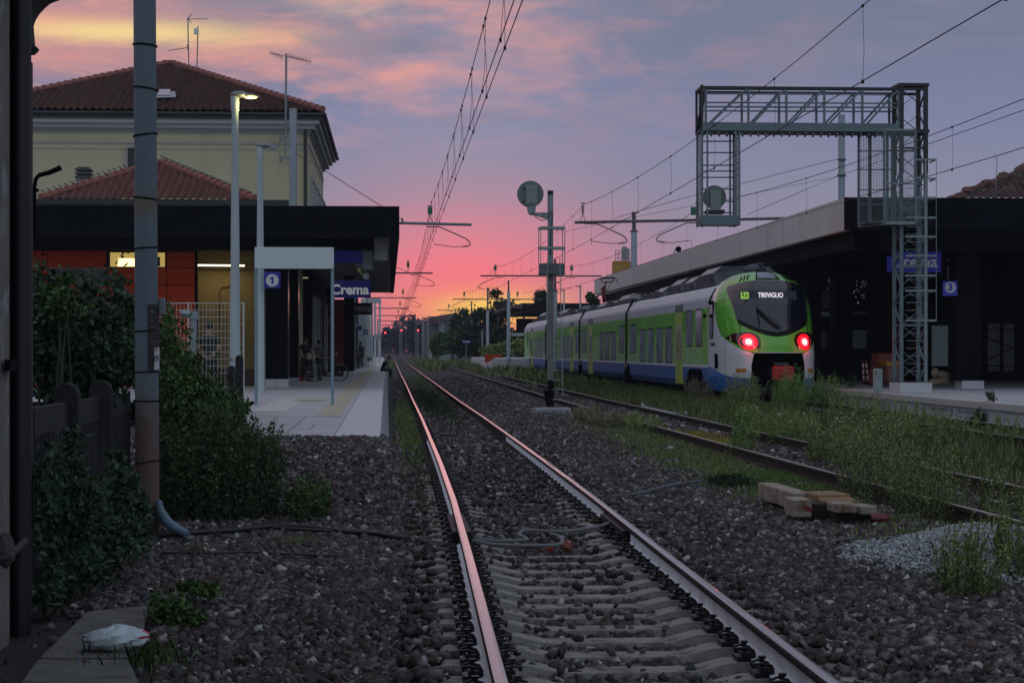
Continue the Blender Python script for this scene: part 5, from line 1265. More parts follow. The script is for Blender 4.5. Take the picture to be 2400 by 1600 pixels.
# rims, seams and vent slots drawn as thin raised strips on the shell
def strip_on(pts, r, m, parent, name, s=1, out=.004):
    q_ = []
    for x, z in pts:
        e_ = .01; fx = (float(nose(x + e_, z)) - float(nose(x - e_, z))) / (2 * e_); fz = (float(nose(x, z + e_)) - float(nose(x, z - e_))) / (2 * e_)
        nv = Vector((fx, -1, fz)).normalized() * (out + r * .3); q_.append((XC + s * (x + nv.x), float(nose(x, z)) + nv.y, z + nv.z))
    MB().tube(q_, r, 5).build(name, [m], parent)
strip_on([(-.36, 3.79), (0, 3.80), (.36, 3.79), (.30, 3.9), (.17, 4.06), (-.17, 4.06), (-.30, 3.9), (-.36, 3.79)], .022, M_TBK, cab, 'lamp_rim')
for s in (-1, 1):
    for k in range(3): strip_on([(.52 + k * .10, 3.93 - k * .03), (.57 + k * .105, 3.86 - k * .03), (.62 + k * .11, 3.78 - k * .025)], .020, M_TBK, cab, 'vent_slot', s)
    strip_on([(1.0, 2.42), (1.02, 2.3), (1.04, 2.16)], .010, M_TBK, cab, 'panel_seam', s)
    strip_on([(.62, 1.72), (.60, 1.62), (.58, 1.56)], .008, M_TBK, cab, 'panel_seam', s)
ysd = lambda z: None
q = MB(); q.prism([(58.95, 1.05), (58.75, 1.12), (58.8, 1.5), (59.0, 1.52)], XS - .02, XS + .08, 'x'); q.build('grab_recess', [M_TBK], cab)
q = MB(); q.tube([(XS - .05, 60.4, 2.7), (XS - .12, 60.3, 2.72)], .03, 6); q.cbox((XS - .12, 60.3, 2.7), (.06, .14, .14)); q.build('side_camera', [M_TBK], cab)
q = MB(); q.prism(rrect(59.35, 60.15, 3.06, 3.16, .04, 0, 0), XS - .02, XS + .02, 'x'); q.build('window_hood', [M_TBK], cab)
text('TR 204 105-A', .16, (XS + .004, 59.55, 1.80), M_TEXT, cab, 'car_number', face='-x', depth=.006, sx=.8)
# black mouth behind the fairing, coupler with its red cover
q = MB(); q.box(XC - .95, XC + .95, 57.6, 57.7, .3, 1.7); q.box(XC - .82, XC - .78, 56.9, 57.6, .36, 1.55); q.box(XC + .78, XC + .82, 56.9, 57.6, .36, 1.55); q.box(XC - .8, XC + .8, 56.75, 57.6, 1.53, 1.56); q.build('coupler_recess', [M_TBK], train)
q = MB(); q.cbox((XC - .02, 55.95, .94), (.54, .5, .42)); cv = q.build('coupler_cover', [mat('red_cover', (.50, .012, .015), .5, var=.1, bump=.3, bscale=8)], train, bevel=.03)
MB().disc((XC - .12, 55.69, .86), .075, th=.02).build('cover_boss', [mat('red_cover_dark', (.25, .008, .01), .6)], cv)
q = MB(); q.box(XC - .17, XC + .17, 56.0, 57.6, .85, 1.05); q.box(XC - .2, XC + .14, 55.9, 56.4, 1.18, 1.25); q.build('coupler_shaft', [M_RBOX], train)
q = MB()
for s in (-1, 1): q.cbox((XC + s * .62, 57.0, .78), (.1, .4, .1))
q.build('jumper_sockets', [M_RBOX], train)
q = MB(); q.box(XC - .7, XC + .7, 57.0, 57.15, .3, .5); q.build('track_guard', [M_GREASE], train)
# destination display behind the glass: lit letters
dy = 57.62
q = MB(); q.cbox((XC - .12, float(nose(.4, 3.28)) - .02, 3.28), (1.75, .01, .26)); 
dsp = q.build('destination_display', [mat('display_panel', (.03, .04, .07), .4)], cab)
yd = float(nose(0, 3.28)) - .03
dsp.data.transform(Matrix.Translation((0, yd - (float(nose(.4, 3.28)) - .02), 0)))
text('TREVIGLIO', .215, (XC - .035, yd - .014, 3.285), mat('led_white', (1, 1, 1), .5, emit=(.86, .78, .9), estr=1.0), dsp, 'display_text', sx=.74, bold=.001)
MB().cbox((XC - .83, yd - .012, 3.28), (.245, .01, .20)).build('line_badge', [mat('line_badge_lime', (.4, .7, .1), .5, emit=(.33, .62, .10), estr=.6)], dsp)
text('R6', .215, (XC - .83, yd - .022, 3.285), mat('badge_text', (.02, .05, .02), .6), dsp, 'badge_text', sx=.85, bold=.003)
# wipers
q = MB()
def on(x, z, o): return (XC + x, float(nose(x, z)) - o, z)
q.tube([on(-.52, 2.92, .05), on(-.50, 2.35, .06)], .014, 5); q.tube([on(-.50, 2.85, .06), on(-.15, 2.5, .06), on(.12, 2.28, .04)], .020, 5); q.tube([on(-.46, 2.72, .05), on(-.1, 2.38, .05), on(.05, 2.27, .04)], .014, 5); q.tube([on(-.5, 2.88, .07), on(-.1, 2.56, .07), on(.16, 2.33, .07)], .009, 5)
q.build('wiper', [M_TBK], cab)
q = MB(); q.quad(*[on(x, z, .02) for x, z in ((-.95, 2.40), (.95, 2.40), (.95, 2.42), (-.95, 2.42))]); 
MB().tube([on(x, z, .01) for x, z in ((-1.02, 2.42), (-.7, 2.36), (-.3, 2.33), (.3, 2.33), (.7, 2.36), (1.02, 2.42))], .008, 4).build('screen_line', [mat('reddish_line', (.12, .07, .08), .4)], cab)
# ================================================================== right platform and concrete canopy
M_CANC = mat('fair_faced_concrete', (.56, .535, .52), .85, var=.06, scale=.8, bump=.2, streak=((.42, .40, .40), .6, 1.2), var2=((.46, .44, .43), .62, .35))
M_DARKB = mat('dark_beam', (.009, .009, .011), .8, var=.1, spec=.05)
M_FACE = mat('platform_face_concrete', (.33, .38, .41), .85, var=.1, scale=1.5, bump=.3, bscale=20)
M_TOPR = mat('right_platform_paving', (.36, .38, .42), .8, var=.05, scale=2)
M_EDGR = mat('right_platform_edge', (.42, .41, .40), .75, var=.05, scale=3)
mb = MB(); X0 = 13.22
for a, b in ((30, 60), (60, 100), (100, 132)):
    mb.quad((X0 + .7, a, .45), (45, a, .45), (45, b, .45), (X0 + .7, b, .45), m=0)
    mb.quad((X0, a, .45), (X0 + .7, a, .45), (X0 + .7, b, .45), (X0, b, .45), m=1)
    mb.quad((X0, a, .45), (X0, b, .45), (X0, b, .30), (X0, a, .30), m=1)
    mb.quad((X0, a, .30), (X0, b, .30), (X0 + .06, b, .30), (X0 + .06, a, .30), m=2)
    mb.quad((X0 + .06, a, .30), (X0 + .06, b, .30), (X0 + .06, b, .02), (X0 + .06, a, .02), m=2)
    mb.quad((X0 + .06, a, .02), (X0 + .06, b, .02), (X0 - .03, b, .0), (X0 - .03, a, .0), m=2)
    mb.quad((X0 - .03, a, 0), (X0 - .03, b, 0), (X0 - .03, b, -.4), (X0 - .03, a, -.4), m=2)
mb.quad((X0, 132, .45), (45, 132, .45), (45, 132, -.4), (X0, 132, -.4), m=2)
o = mb.build('platform', [M_TOPR, M_EDGR, M_FACE]); prop(o, 'blue grey right platform with printed warning on its face', 'platform', kind='structure')
mb = MB(); mb.quad((X0 + 1.1, 30, .454), (X0 + 1.5, 30, .454), (X0 + 1.5, 120, .454), (X0 + 1.1, 120, .454)); mb.quad((X0 + 1.9, 30, .454), (X0 + 2.3, 30, .454), (X0 + 2.3, 56, .454), (X0 + 1.9, 56, .454))
prop(mb.build('platform_markings', [mat('pale_line', (.50, .47, .42), .8, var=.1)]), kind='structure')
t = text('È vietato attraversare i binari        Do not cross the railway lines', .17, (X0 - .006, 44.6, .19), M_TEXT, None, 'platform_lettering', face='-x', depth=.002)
t.data.transform(Matrix.Translation((.066, 0, 0)))
t.parent = o
cn = thing('platform_canopy', 'long concrete edged canopy over the right platform, black towards the viewer', 'canopy', (18, 56, .45))
xa = PX(1978, 55.4); zt, zb = PZ(459, 55.4), PZ(536, 55.4); xf = PX(1393, 124)
mb = MB(); mb.quad((xa, 55.4, zt), (xf, 124, zt + .12), (xf, 124, zb + .12), (xa, 55.4, zb)); mb.quad((xa + .2, 55.4, zt), (xf + .2, 124, zt + .12), (xf + .2, 124, zb), (xa + .2, 55.4, zb))
mb.quad((xa, 55.4, zt), (xf, 124, zt + .12), (xf + .2, 124, zt + .12), (xa + .2, 55.4, zt)); mb.quad((xa, 55.4, zb), (xf, 124, zb + .12), (xf + .2, 124, zb + .12), (xa + .2, 55.4, zb)); mb.quad((xf, 124, zt + .12), (xf + .2, 124, zt + .12), (xf + .2, 124, zb + .12), (xf, 124, zb + .12))
fs = mb.build('concrete_fascia', [M_CANC], cn)
for k in range(8): mb = MB(); y = 64 + k * 8; x = xa + (xf - xa) * (y - 55.4) / 68.6; mb.box(x - .003, x + .02, y, y + .03, zb + .03, zt); mb.build('fascia_joint', [mat('joint_grey', (.2, .2, .2), .9)], fs)
MB().box(xa, 48, 55.2, 55.42, zb, zt).build('front_fascia', [M_BLACK], cn)
mb = MB(); mb.box(xa + .2, 48, 55.43, 123, zb + .35, zt - .1); mb.build('roof_deck', [M_BLACK2], cn)
mb = MB()
mb.quad((xa + .35, 55.6, zb + .3), (xf + .35, 122, zb + .4), (xf + .35, 122, zb - .42), (xa + .35, 55.6, zb - .52)); mb.quad((xa + .6, 55.6, zb - .52), (xf + .6, 122, zb - .42), (xf + .35, 122, zb - .42), (xa + .35, 55.6, zb - .52)); mb.box(xa + .36, 48, 56.6, 56.8, PZ(585, 56.6), zb + .3)
mb.build('edge_beam', [M_DARKB], cn)
MB().box(xa + 1.9, xa + 2.1, 58, 120, zb - .62, zb + .3).build('inner_beam', [M_DARKB], cn)
M_COL = mat('black_column', (.004, .005, .007), .7, var=.1, spec=.05)
for (ua, ub, y) in ((2240, 2300, 57.5), (1890, 1921, 70), (1955, 1984, 64.4), (2042, 2090, 64), (1800, 1815, 86), (2310, 2330, 78)):
    c = MB().box(PX(ua, y), PX(ub, y), y, y + .7, .7, zb + .3).build('column', [M_COL], cn)
    if y < 64.2: MB().box(PX(2255 if y == 57.5 else ua, y) - .01, PX(2305 if y == 57.5 else ub, y) + .01, y - .02, y + .72, .45, .69).build('plinth', [M_SLAB2 if y == 57.5 else M_KERB], c)
    else: MB().box(PX(ua, y) - .01, PX(ub, y) + .01, y - .02, y + .72, .45, .70).build('plinth', [M_DARKB], c)
bd = thing('dark_backdrop', 'dark backdrop block added under the right canopy to close off the bright sky', 'building', (24, 72, .45))
M_WR = mat('backdrop_black', (.003, .003, .004), .8, spec=.08)
MB().box(PX(1895, 72), 48, 72, 118, .45, zb + .2).build('wall', [M_WR], bd)  # near-black block added to shut out the sky behind the platform
for u0, u1, v0, v1, mm in ((1925, 1952, 680, 721, 'a'), (1925, 1951, 729, 740, 'b'), (1925, 1938, 773, 817, 'a'), (1999, 2033, 773, 816, 'c'), (1998, 2033, 728, 737, 'd'), (2033, 2041, 752, 780, 'e')):
    col = {'a': (.07, .07, .075), 'b': (.20, .25, .27), 'c': (.13, .17, .19), 'd': (.05, .055, .06), 'e': (.003, .005, .15)}[mm]
    MB().box(PX(u0, 71.9), PX(u1, 71.9), 71.88, 72, PZ(v1, 71.9), PZ(v0, 71.9)).build('wall_panel', [mat('backdrop_panel_' + mm, col, .6, var=.1)], bd)
for u0, u1 in ((2315, 2343), (2352, 2376)): MB().box(PX(u0, 71.9), PX(u1, 71.9), 71.88, 72, PZ(870, 71.9), PZ(757, 71.9)).build('glass_panel', [mat('dim_glass_panel', (.030, .034, .042), .4, var=.2)], bd)
mb = MB()
for a, b in (((2312, 772), (2376, 772)), ((2312, 790), (2376, 815)), ((2312, 845), (2376, 815)), ((2312, 857), (2376, 857)), ((2308, 757), (2308, 880)), ((2347, 757), (2347, 880))): mb.bar(P(*a, 71.8), P(*b, 71.8), .04)
mb.build('scaffold_bars', [M_BLACK2], bd)
mb = MB()
for k in range(30): u, v = (random.uniform(2000, 2030), random.uniform(655, 710)) if k % 3 else (random.uniform(1938, 1952), random.uniform(650, 680)); mb.cbox(P(u, v, 71.95), (.025, .02, .05))
prop(mb.build('glints', [mat('glint_chip', (.5, .5, .5), .2, 1)], bd), kind='stuff')  # small metal chips added to stand in for glints in the dark
mb = MB()
for k in range(5): mb.box(PX(1924, 71.5), PX(1950 - k, 71.5), 71.4, 71.5, PZ(617 + k * 5, 71.5) - .03, PZ(617 + k * 5, 71.5) + .02)
mb.build('louvre', [mat('dim_louvre', (.06, .06, .06), .6)], bd)
t = hung_sign('station_name_sign', 'blue station name sign with white lettering behind the gantry mast', 2080, 2206, 586, 635, 62, mat('blue_sign_right', (.010, .012, .21), .5, emit=(.02, .022, .22), estr=.28), rod=(2100, 2190)); text('Crema', .55, (PX(2143, 62), 61.985, PZ(611, 62)), mat('right_sign_letter', (.6, .62, .66), .6, emit=(.5, .52, .6), estr=.10), t, bold=.012, sx=1.0)
t = numeral_sign('blue sign with a white circled 3 on the black column under the right canopy', 2211, 2244, 656, 691, 57.3, '3', mat('blue_sign_right', (.010, .012, .21), .5))
t = hung_sign('poster', 'white framed poster with a thin skyline drawing above the 3 sign', 2221, 2241, 622, 653, 58.6, mat('poster_grey', (.20, .21, .22), .6))
mb = MB()
for k in range(6): mb.box(PX(2222 + k * 3.2, 58.5), PX(2224.5 + k * 3.2, 58.5), 58.57, 58.6, PZ(638, 58.5), PZ(636 - (k % 3) * 2, 58.5))
mb.bar(P(2222, 648, 58.57), P(2240, 640, 58.57), .015); mb.build('skyline_drawing', [M_TEXT], t)
t = hung_sign('amber_lamp_box', 'dull amber box above the skyline poster', 2220, 2240, 603, 611, 58.8, mat('dull_amber', (.12, .06, .015), .6), cat='box')
t = hung_sign('white_board', 'tall pale blue board leaning right of the gantry mast', 2185, 2222, 762, 858, 60, mat('pale_board', (.19, .24, .26), .6, var=.08, scale=4), cat='board')
# clutter on the right platform
t = thing('building_sacks', 'cream sacks and rubble heaped below the tall pale board', 'sacks', P(2203, 900, 59)); 
for k, (u, v, rx, rz_) in enumerate(((2196, 895, .28, .12), (2210, 893, .25, .14), (2204, 877, .28, .11), (2212, 882, .16, .12), (2192, 874, .12, .16))):
    b = MB(); b.sphere(P(u, v, 58.6), (rx, .22, rz_), 10, 6, jit=.06); b.build('sack', [mat('cream_sack', (.26, .21, .15), .9, var=.2, bump=.5, bscale=10)], t, smooth=True)
t = thing('red_container', 'red plastic container with slatted top beside the orange wrapped pallet', 'container', P(2068, 893, 60))
b = MB(); b.prism([(PX(2044, 60), .5), (PX(2082, 60), .5), (PX(2096, 60), PZ(842, 60)), (PX(2092, 60), PZ(828, 60)), (PX(2060, 60), PZ(828, 60)), (PX(2056, 60), PZ(860, 60))], 60, 60.9); b.build('container_body', [mat('red_plastic', (.20, .012, .008), .45)], t, bevel=.02)
b = MB()
for k in range(4): b.bar(P(2067 + k * 7, 832, 59.98), P(2063 + k * 7, 841, 59.98), .03)
b.build('slats', [mat('pale_slat', (.14, .08, .07), .6)], t)
t = thing('wrapped_pallet', 'film wrapped pallet with a yellow orange cover beside the gantry mast', 'pallet', P(2095, 898, 59))
b = MB(); b.box(PX(2079, 59), PX(2112, 59), 59, 60, PZ(895, 59), PZ(852, 59)); b.build('wrapped_goods', [mat('shrink_wrap', (.16, .07, .05), .25, var=.3, scale=5, bump=.8, bscale=6)], t, bevel=.05)
b = MB(); b.prism([(PX(2077, 58.9), PZ(844, 59)), (PX(2086, 58.9), PZ(849, 59)), (PX(2110, 58.9), PZ(846, 59)), (PX(2113, 58.9), PZ(856, 59)), (PX(2080, 58.9), PZ(858, 59))], 58.9, 60.1); b.build('yellow_cover', [mat('yellow_orange_film', (.32, .15, .01), .5, var=.2)], t)
for k, (u, du) in enumerate(((2023, 2), (2031, 6))):
    t = thing('striped_stake', ('upright' if k == 0 else 'leaning') + ' red and white striped stake between the train and the red container', 'stake', P(u, 897, 58)); b = MB()
    for j in range(7): va, vb = 895 - j * 7, 895 - (j + 1) * 7; b.tube([P(u + (5 - j) * .35 * (du / 3), va, 58), P(u + (5 - j - 1) * .35 * (du / 3), vb, 58)], .032, 7, m=j % 2)
    b.build('stake', [mat('stake_red', (.12, .01, .01), .6), mat('stake_white', (.32, .32, .33), .6)], t); MB().cbox(P(u, 897, 58), (.35, .3, .06)).build('foot', [M_RUB], t)
t = thing('white_bollard', 'short scuffed white cabinet post with a rounded top on the right platform edge', 'bollard', P(2056, 912, 53.5))
b = MB(); b.prism([(PX(2048, 53.5), .46), (PX(2064, 53.5), .46), (PX(2064, 53.5), PZ(868, 53.5)), (PX(2061, 53.5), PZ(864, 53.5)), (PX(2051, 53.5), PZ(864, 53.5)), (PX(2048, 53.5), PZ(868, 53.5))], 53.3, 53.6); b.build('cabinet', [mat('scuffed_white', (.30, .38, .38), .5, var=.05, var2=((.06, .07, .07), .68, 9))], t, bevel=.008)
b = MB(); b.cbox(P(2053, 874, 53.28), (.02, .02, .12)); b.cbox(P(2058, 885, 53.28), (.09, .02, .012)); b.build('slots', [M_RUB], t)
# old tiled roof and its lightning hooks behind the right canopy
t = thing('old_house', 'dark red tiled ruin roof rising behind the right canopy', 'building', (28, 85, 0))
b = MB(); tiled_plane(b, P(2225, 470, 86), P(2640, 470, 86), P(2600, 330, 92), P(2560, 330, 92), .35, .09); tiled_plane(b, P(2225, 470, 86), P(2225, 470, 86) + Vector((0, 8, 0)), P(2560, 330, 92), P(2560, 330, 92), .35, .09)
b.build('roof', [mat('dark_old_tile', (.10, .06, .055), .95, var=.5, scale=1.5, var2=((.24, .20, .19), .55, 1.6), bump=.8, bscale=12)], t)
b = MB()
for k in range(40): q = P(2225, 468, 86).lerp(P(2575, 332, 91.5), (k + random.random()) / 40); b.sphere(q + Vector((0, 0, random.uniform(-.05, .12))), (random.uniform(.15, .35), .2, random.uniform(.08, .22)), 6, 4, jit=.25)
prop(b.build('loose_tiles', [mat('loose_tile', (.13, .06, .05), .95, var=.5, scale=4)], t), kind='stuff')
MB().box(PX(2245, 87), PX(2640, 87), 87, 97, 0, PZ(462, 87)).build('wall', [M_DARKB], t)
t = thing('hook_aerial', 'thin upright wire hook standing on the ruined roof', 'aerial', P(2334, 440, 85)); MB().tube([P(2333, 445, 85), P(2337, 376, 85), P(2335, 369, 85), P(2332, 371, 85)], .018, 5).build('rod', [M_ALU], t)
t = thing('bent_aerial', 'bent wire rod leaning out at the right end of the ruined roof', 'aerial', P(2420, 420, 85)); MB().tube([P(2430, 425, 85), P(2380, 406, 85), P(2369, 403, 85), P(2367, 408, 85)], .018, 5).build('rod', [M_ALU], t)
# yellow water tower above the canopy
t = thing('water_tank_tower', 'yellow walled tower with a railing and pale tank above the canopy edge', 'tower', (PX(1462, 135), 135, 0))
MB().box(PX(1440, 135), PX(1484, 135), 135, 136.5, 0, PZ(610, 135)).build('tower_wall', [mat('ochre_tower_wall', (.40, .22, .04), .8, var=.12, scale=1, streak=((.26, .14, .03), .6, 3))], t)
b = MB()
for u in (1443, 1450, 1457, 1482): b.bar(P(u, 610, 134.9), P(u, 586, 134.9), .05)
for v in (587, 596, 605): b.bar(P(1442, v, 134.9), P(1483, v, 134.9), .04)
b.build('railing', [M_GALV], t)
MB().tube([P(1466, 610, 136), P(1466, 583, 136), P(1468, 580, 136)], [.30, .30, .28], 14).build('tank', [mat('tank_grey', (.30, .33, .34), .5, .2, streak=((.2, .2, .2), .55, 6))], t)
t = thing('camera_globe', 'small globe fitting on a stalk on the canopy edge', 'lamp', P(1588, 590, 80)); MB().sphere(P(1590, 584, 80), .13, 10, 6).build('globe', [M_DARKB], t, smooth=True); MB().tube([P(1590, 586, 80), P(1583, 584, 80), P(1579, 592, 80)], .02, 5).build('stalk', [M_DARKB], t)
# ================================================================== foreground left: the old brick house corner, pipe, steel pole, fence
M_OLDP = mat('peeling_plaster', (.16, .145, .13), .95, var=.25, scale=2.2, bump=.9, bscale=12, var2=((.30, .31, .32), .57, 2.6), streak=((.09, .05, .035), .60, 2.5))
M_OLDB = mat('dark_old_wall', (.06, .055, .055), .95, var=.3, scale=3, bump=.9, bscale=14)
hs = thing('old_house', 'dark old house corner with peeling plaster and a curved eave at the left edge', 'building', (-2.6, 12, -.2))
xw = PX(22, 11.6)
MB().box(-6, xw, 4, 11.6, -.5, 7).build('wall', [M_OLDP], hs)
b = MB(); b.box(-6, PX(77, 13.2), 11.6, 13.2, -.5, 3.55); b.build('corner_pilaster', [M_OLDB], hs)
b = MB(); xq = PX(77, 13.2)
b.prism([(-6, PZ(87, 12.6)), (xq + .028, PZ(87, 12.6)), (xq + .035, PZ(92, 12.6)), (xq + .02, PZ(98, 12.6)), (xq + .003, PZ(104, 12.6)), (-6, PZ(104, 12.6))], 11.55, 13.25); b.build('string_course', [M_OLDB], hs)
cur = [(-6, 3.58), (xq, PZ(86, 12.6))] + [(PX(u, 13.3), PZ(v, 13.3)) for u, v in ((79, 72), (84, 58), (93, 44), (106, 30), (118, 20), (133, 14), (142, 11), (152, 3), (166, -12), (185, -30), (240, -60))] + [(-6, PZ(-60, 12.6))]
b = MB(); b.prism(cur, 11.5, 13.3); b.build('curved_eave', [M_OLDB], hs)
MB().box(-6, PX(90, 11.5), 4, 11.5, PZ(-30, 12.6), PZ(-70, 12.6)).build('eaves_soffit', [M_OLDB], hs)
b = MB(); b.tube([P(48, 1490, 11.9), P(48, -40, 11.9)], (PX(73, 11.9) - PX(22, 11.9)) / 2, 16); b.build('downpipe', [mat('black_downpipe', (.006, .006, .007), .5)], hs, smooth=True)
b = MB(); b.sphere(P(12, 1290, 11.2), (.06, .08, .10), 10, 6, jit=.1); b.tube([P(-10, 1310, 11.1), P(20, 1305, 11.1), P(60, 1265, 11.6)], .018, 5); b.build('pipe_collar', [M_OLDB], hs)
MB().tube([P(0, 20, 11.6), P(14, 60, 11.6), P(20, 84, 11.6), P(26, 120, 11.75)], .008, 5).build('wall_cable', [M_BLACK2], hs)
b = MB(); b.box(PX(22, 11.5), PX(36, 11.5), 11.35, 11.55, PZ(868, 11.5), PZ(842, 11.5)); b.build('pipe_bracket', [M_BLACK2], hs)
b = MB()
for k in range(7): b.box(PX(0, 11.45) - .2, PX(8, 11.45), 11.3, 11.62, PZ(420 + k * 22, 11.5) , PZ(405 + k * 22, 11.5))
b.build('shutter', [mat('brown_shutter', (.05, .025, .018), .8)], hs)
t = thing('wall_lamp', 'bare bent pipe lamp arm sticking out from the old house corner', 'lamp', P(80, 480, 13.6))
MB().tube([P(80, 560, 13.6), P(81, 440, 13.6), P(84, 420, 13.6), P(92, 411, 13.6), P(118, 404, 13.6), P(143, 393, 13.6)], [.014, .014, .015, .016, .018, .020], 7).build('arm', [M_DARKB], t); MB().cbox(P(82, 446, 13.6), (.05, .03, .02)).build('clamp', [M_DARKB], t)
# rusty steel pole with straps
M_POLE = bpy.data.materials.new('steel_pole_paint'); M_POLE.use_nodes = True; q = NG(M_POLE.node_tree); bs = M_POLE.node_tree.nodes['Principled BSDF']
co = q.n('ShaderNodeTexCoord').outputs['Object']; spx = q.n('ShaderNodeSeparateXYZ'); q.put(spx.inputs[0], co)
nz = q.noise(co, 5.0, 6, .65); nz2 = q.noise(co, 30.0, 5, .6)
low = q.m('ADD', q.m('MULTIPLY', q.m('SUBTRACT', 1.55, spx.outputs[2]), 1.4), q.m('MULTIPLY', q.m('SUBTRACT', nz, .5), 2.4), clamp=True)
patch_ = q.m('MULTIPLY', q.gauss(spx.outputs[2], 3.02, .10), q.m('MULTIPLY', nz, 1.6, clamp=True))
c0 = q.mix(q.m('MULTIPLY', q.m('SUBTRACT', nz2, .45), 3.0, clamp=True), (.115, .155, .185, 1), (.09, .13, .16, 1))
c1 = q.mix(low, c0, q.mix(nz2, (.085, .042, .026, 1), (.15, .105, .085, 1)))
c1 = q.mix(q.m('MULTIPLY', patch_, .9, clamp=True), c1, (.16, .11, .06, 1))
q.put(bs.inputs['Base Color'], c1); bs.inputs['Roughness'].default_value = .65
bp = q.n('ShaderNodeBump'); bp.inputs['Strength'].default_value = .25; q.put(bp.inputs['Height'], nz2); q.put(bs.inputs['Normal'], bp.outputs[0])
yp_ = 17.7; xp_ = PX(342, yp_); r_ = (PX(368, yp_) - PX(315, yp_)) / 2
t = thing('steel_pole', 'thick grey steel pole, rusty below, bound with black straps beside the bushes', 'pole', (xp_, yp_, -.1))
lean = lambda v: PX(339 + (v / 1245) * 7, yp_)
b = MB(); b.tube([(lean(v), yp_, PZ(v, yp_)) for v in (-60, 300, 700, 1000, 1180)], [r_ * 1.0, r_ * 1.0, r_ * 1.03, r_ * 1.06, r_ * 1.07], 28); b.build('shaft', [M_POLE], t, smooth=True)
b = MB(); b.tube([(lean(1180) + .0, yp_, PZ(1176, yp_)), (lean(1245), yp_, PZ(1270, yp_))], r_ * 1.02, 24); b.build('sleeve', [mat('dark_base_sleeve', (.018, .013, .012), .8)], t)
for v, dv in ((114, -2), (214, -4), (322, 4), (469, -3), (584, 2), (776, 2), (871, 1), (938, 0), (1079, 4)):
    b = MB(); x, z = lean(v), PZ(v, yp_); n = 20
    ring = [(x + (r_ * 1.07) * math.cos(2 * math.pi * k / n), yp_ + (r_ * 1.07) * math.sin(2 * math.pi * k / n), z + dv / 4500 * 17.7 * math.cos(2 * math.pi * k / n)) for k in range(n + 1)]
    b.tube(ring, .007, 5, cap=False); b.build('strap', [M_BLACK2], t)
b = MB(); n = 10
for k in range(n):
    a0, a1 = R(-78 + k * 8.4), R(-78 + (k + 1) * 8.4); rr = r_ * 1.10; v0, v1 = 715, 872
    b.quad((lean(800) + rr * math.cos(a0), yp_ + rr * math.sin(a0), PZ(v0, yp_)), (lean(800) + rr * math.cos(a1), yp_ + rr * math.sin(a1), PZ(v0, yp_)), (lean(800) + rr * math.cos(a1), yp_ + rr * math.sin(a1), PZ(v1, yp_)), (lean(800) + rr * math.cos(a0), yp_ + rr * math.sin(a0), PZ(v1, yp_)))
pl = b.build('number_plate', [mat('old_black_plate', (.022, .018, .020), .6, var=.3, scale=20, var2=((.16, .15, .15), .72, 30))], t)
b = MB()
for v, w in ((732, 8), (752, 5), (768, 5), (801, 6)): b.cbox((PX(360, yp_), yp_ - r_ * 1.09, PZ(v, yp_)), (w / 4500 * 17.7, .006, .016))
prop(b.build('faded_marks', [mat('faded_print', (.14, .13, .14), .7)], pl), kind='stuff')
b = MB(); n = 5
for k in range(n):
    a0, a1 = R(-47 + k * 9.5), R(-47 + (k + 1) * 9.5); rr = r_ * 1.135
    b.quad(*[(lean(800) + rr * math.cos(a), yp_ + rr * math.sin(a), PZ(v, yp_)) for a, v in ((a0, 814), (a1, 814), (a1, 866), (a0, 866))])
lb = b.build('white_label', [mat('label_white', (.50, .54, .58), .5)], t)
a_ = R(-34); rr = r_ * 1.15
text('29', .085, (PX(368.5, yp_), yp_ - r_ * .90, PZ(840, yp_)), M_TEXT, lb, 'label_number', depth=.003, rot=Matrix.Rotation(R(38), 4, 'Z') @ Matrix.Rotation(R(90), 4, 'X'), sx=.7)
b = MB(); b.cbox((PX(369, yp_), yp_ - r_ * .86, PZ(818, yp_)), (.012, .01, .03)); b.build('red_corner', [mat('label_red', (.4, .02, .01), .5)], lb)
b = MB()
for v in (826, 854): b.cbox((PX(364, yp_), yp_ - r_ * 1.05, PZ(v, yp_)), (.035, .01, .003), rot=Matrix.Rotation(R(30), 3, 'Z'))
b.build('label_lines', [M_TEXT], lb)
b = MB(); b.box(PX(371, yp_), PX(387, yp_), yp_ - .02, yp_ + .06, PZ(740, yp_), PZ(700, yp_)); b.build('side_plate', [mat('side_plate_grey', (.16, .19, .23), .6)], t, bevel=.012)
b = MB(); b.tube([P(371, 1172, yp_ - .05), P(376, 1195, yp_ - .05), P(392, 1222, yp_ - .08), P(412, 1238, yp_ - .12), P(440, 1252, yp_ - .2)], [.03, .038, .046, .046, .036], 12); b.build('conduit', [mat('blue_grey_conduit', (.11, .17, .23), .5)], t, smooth=True)
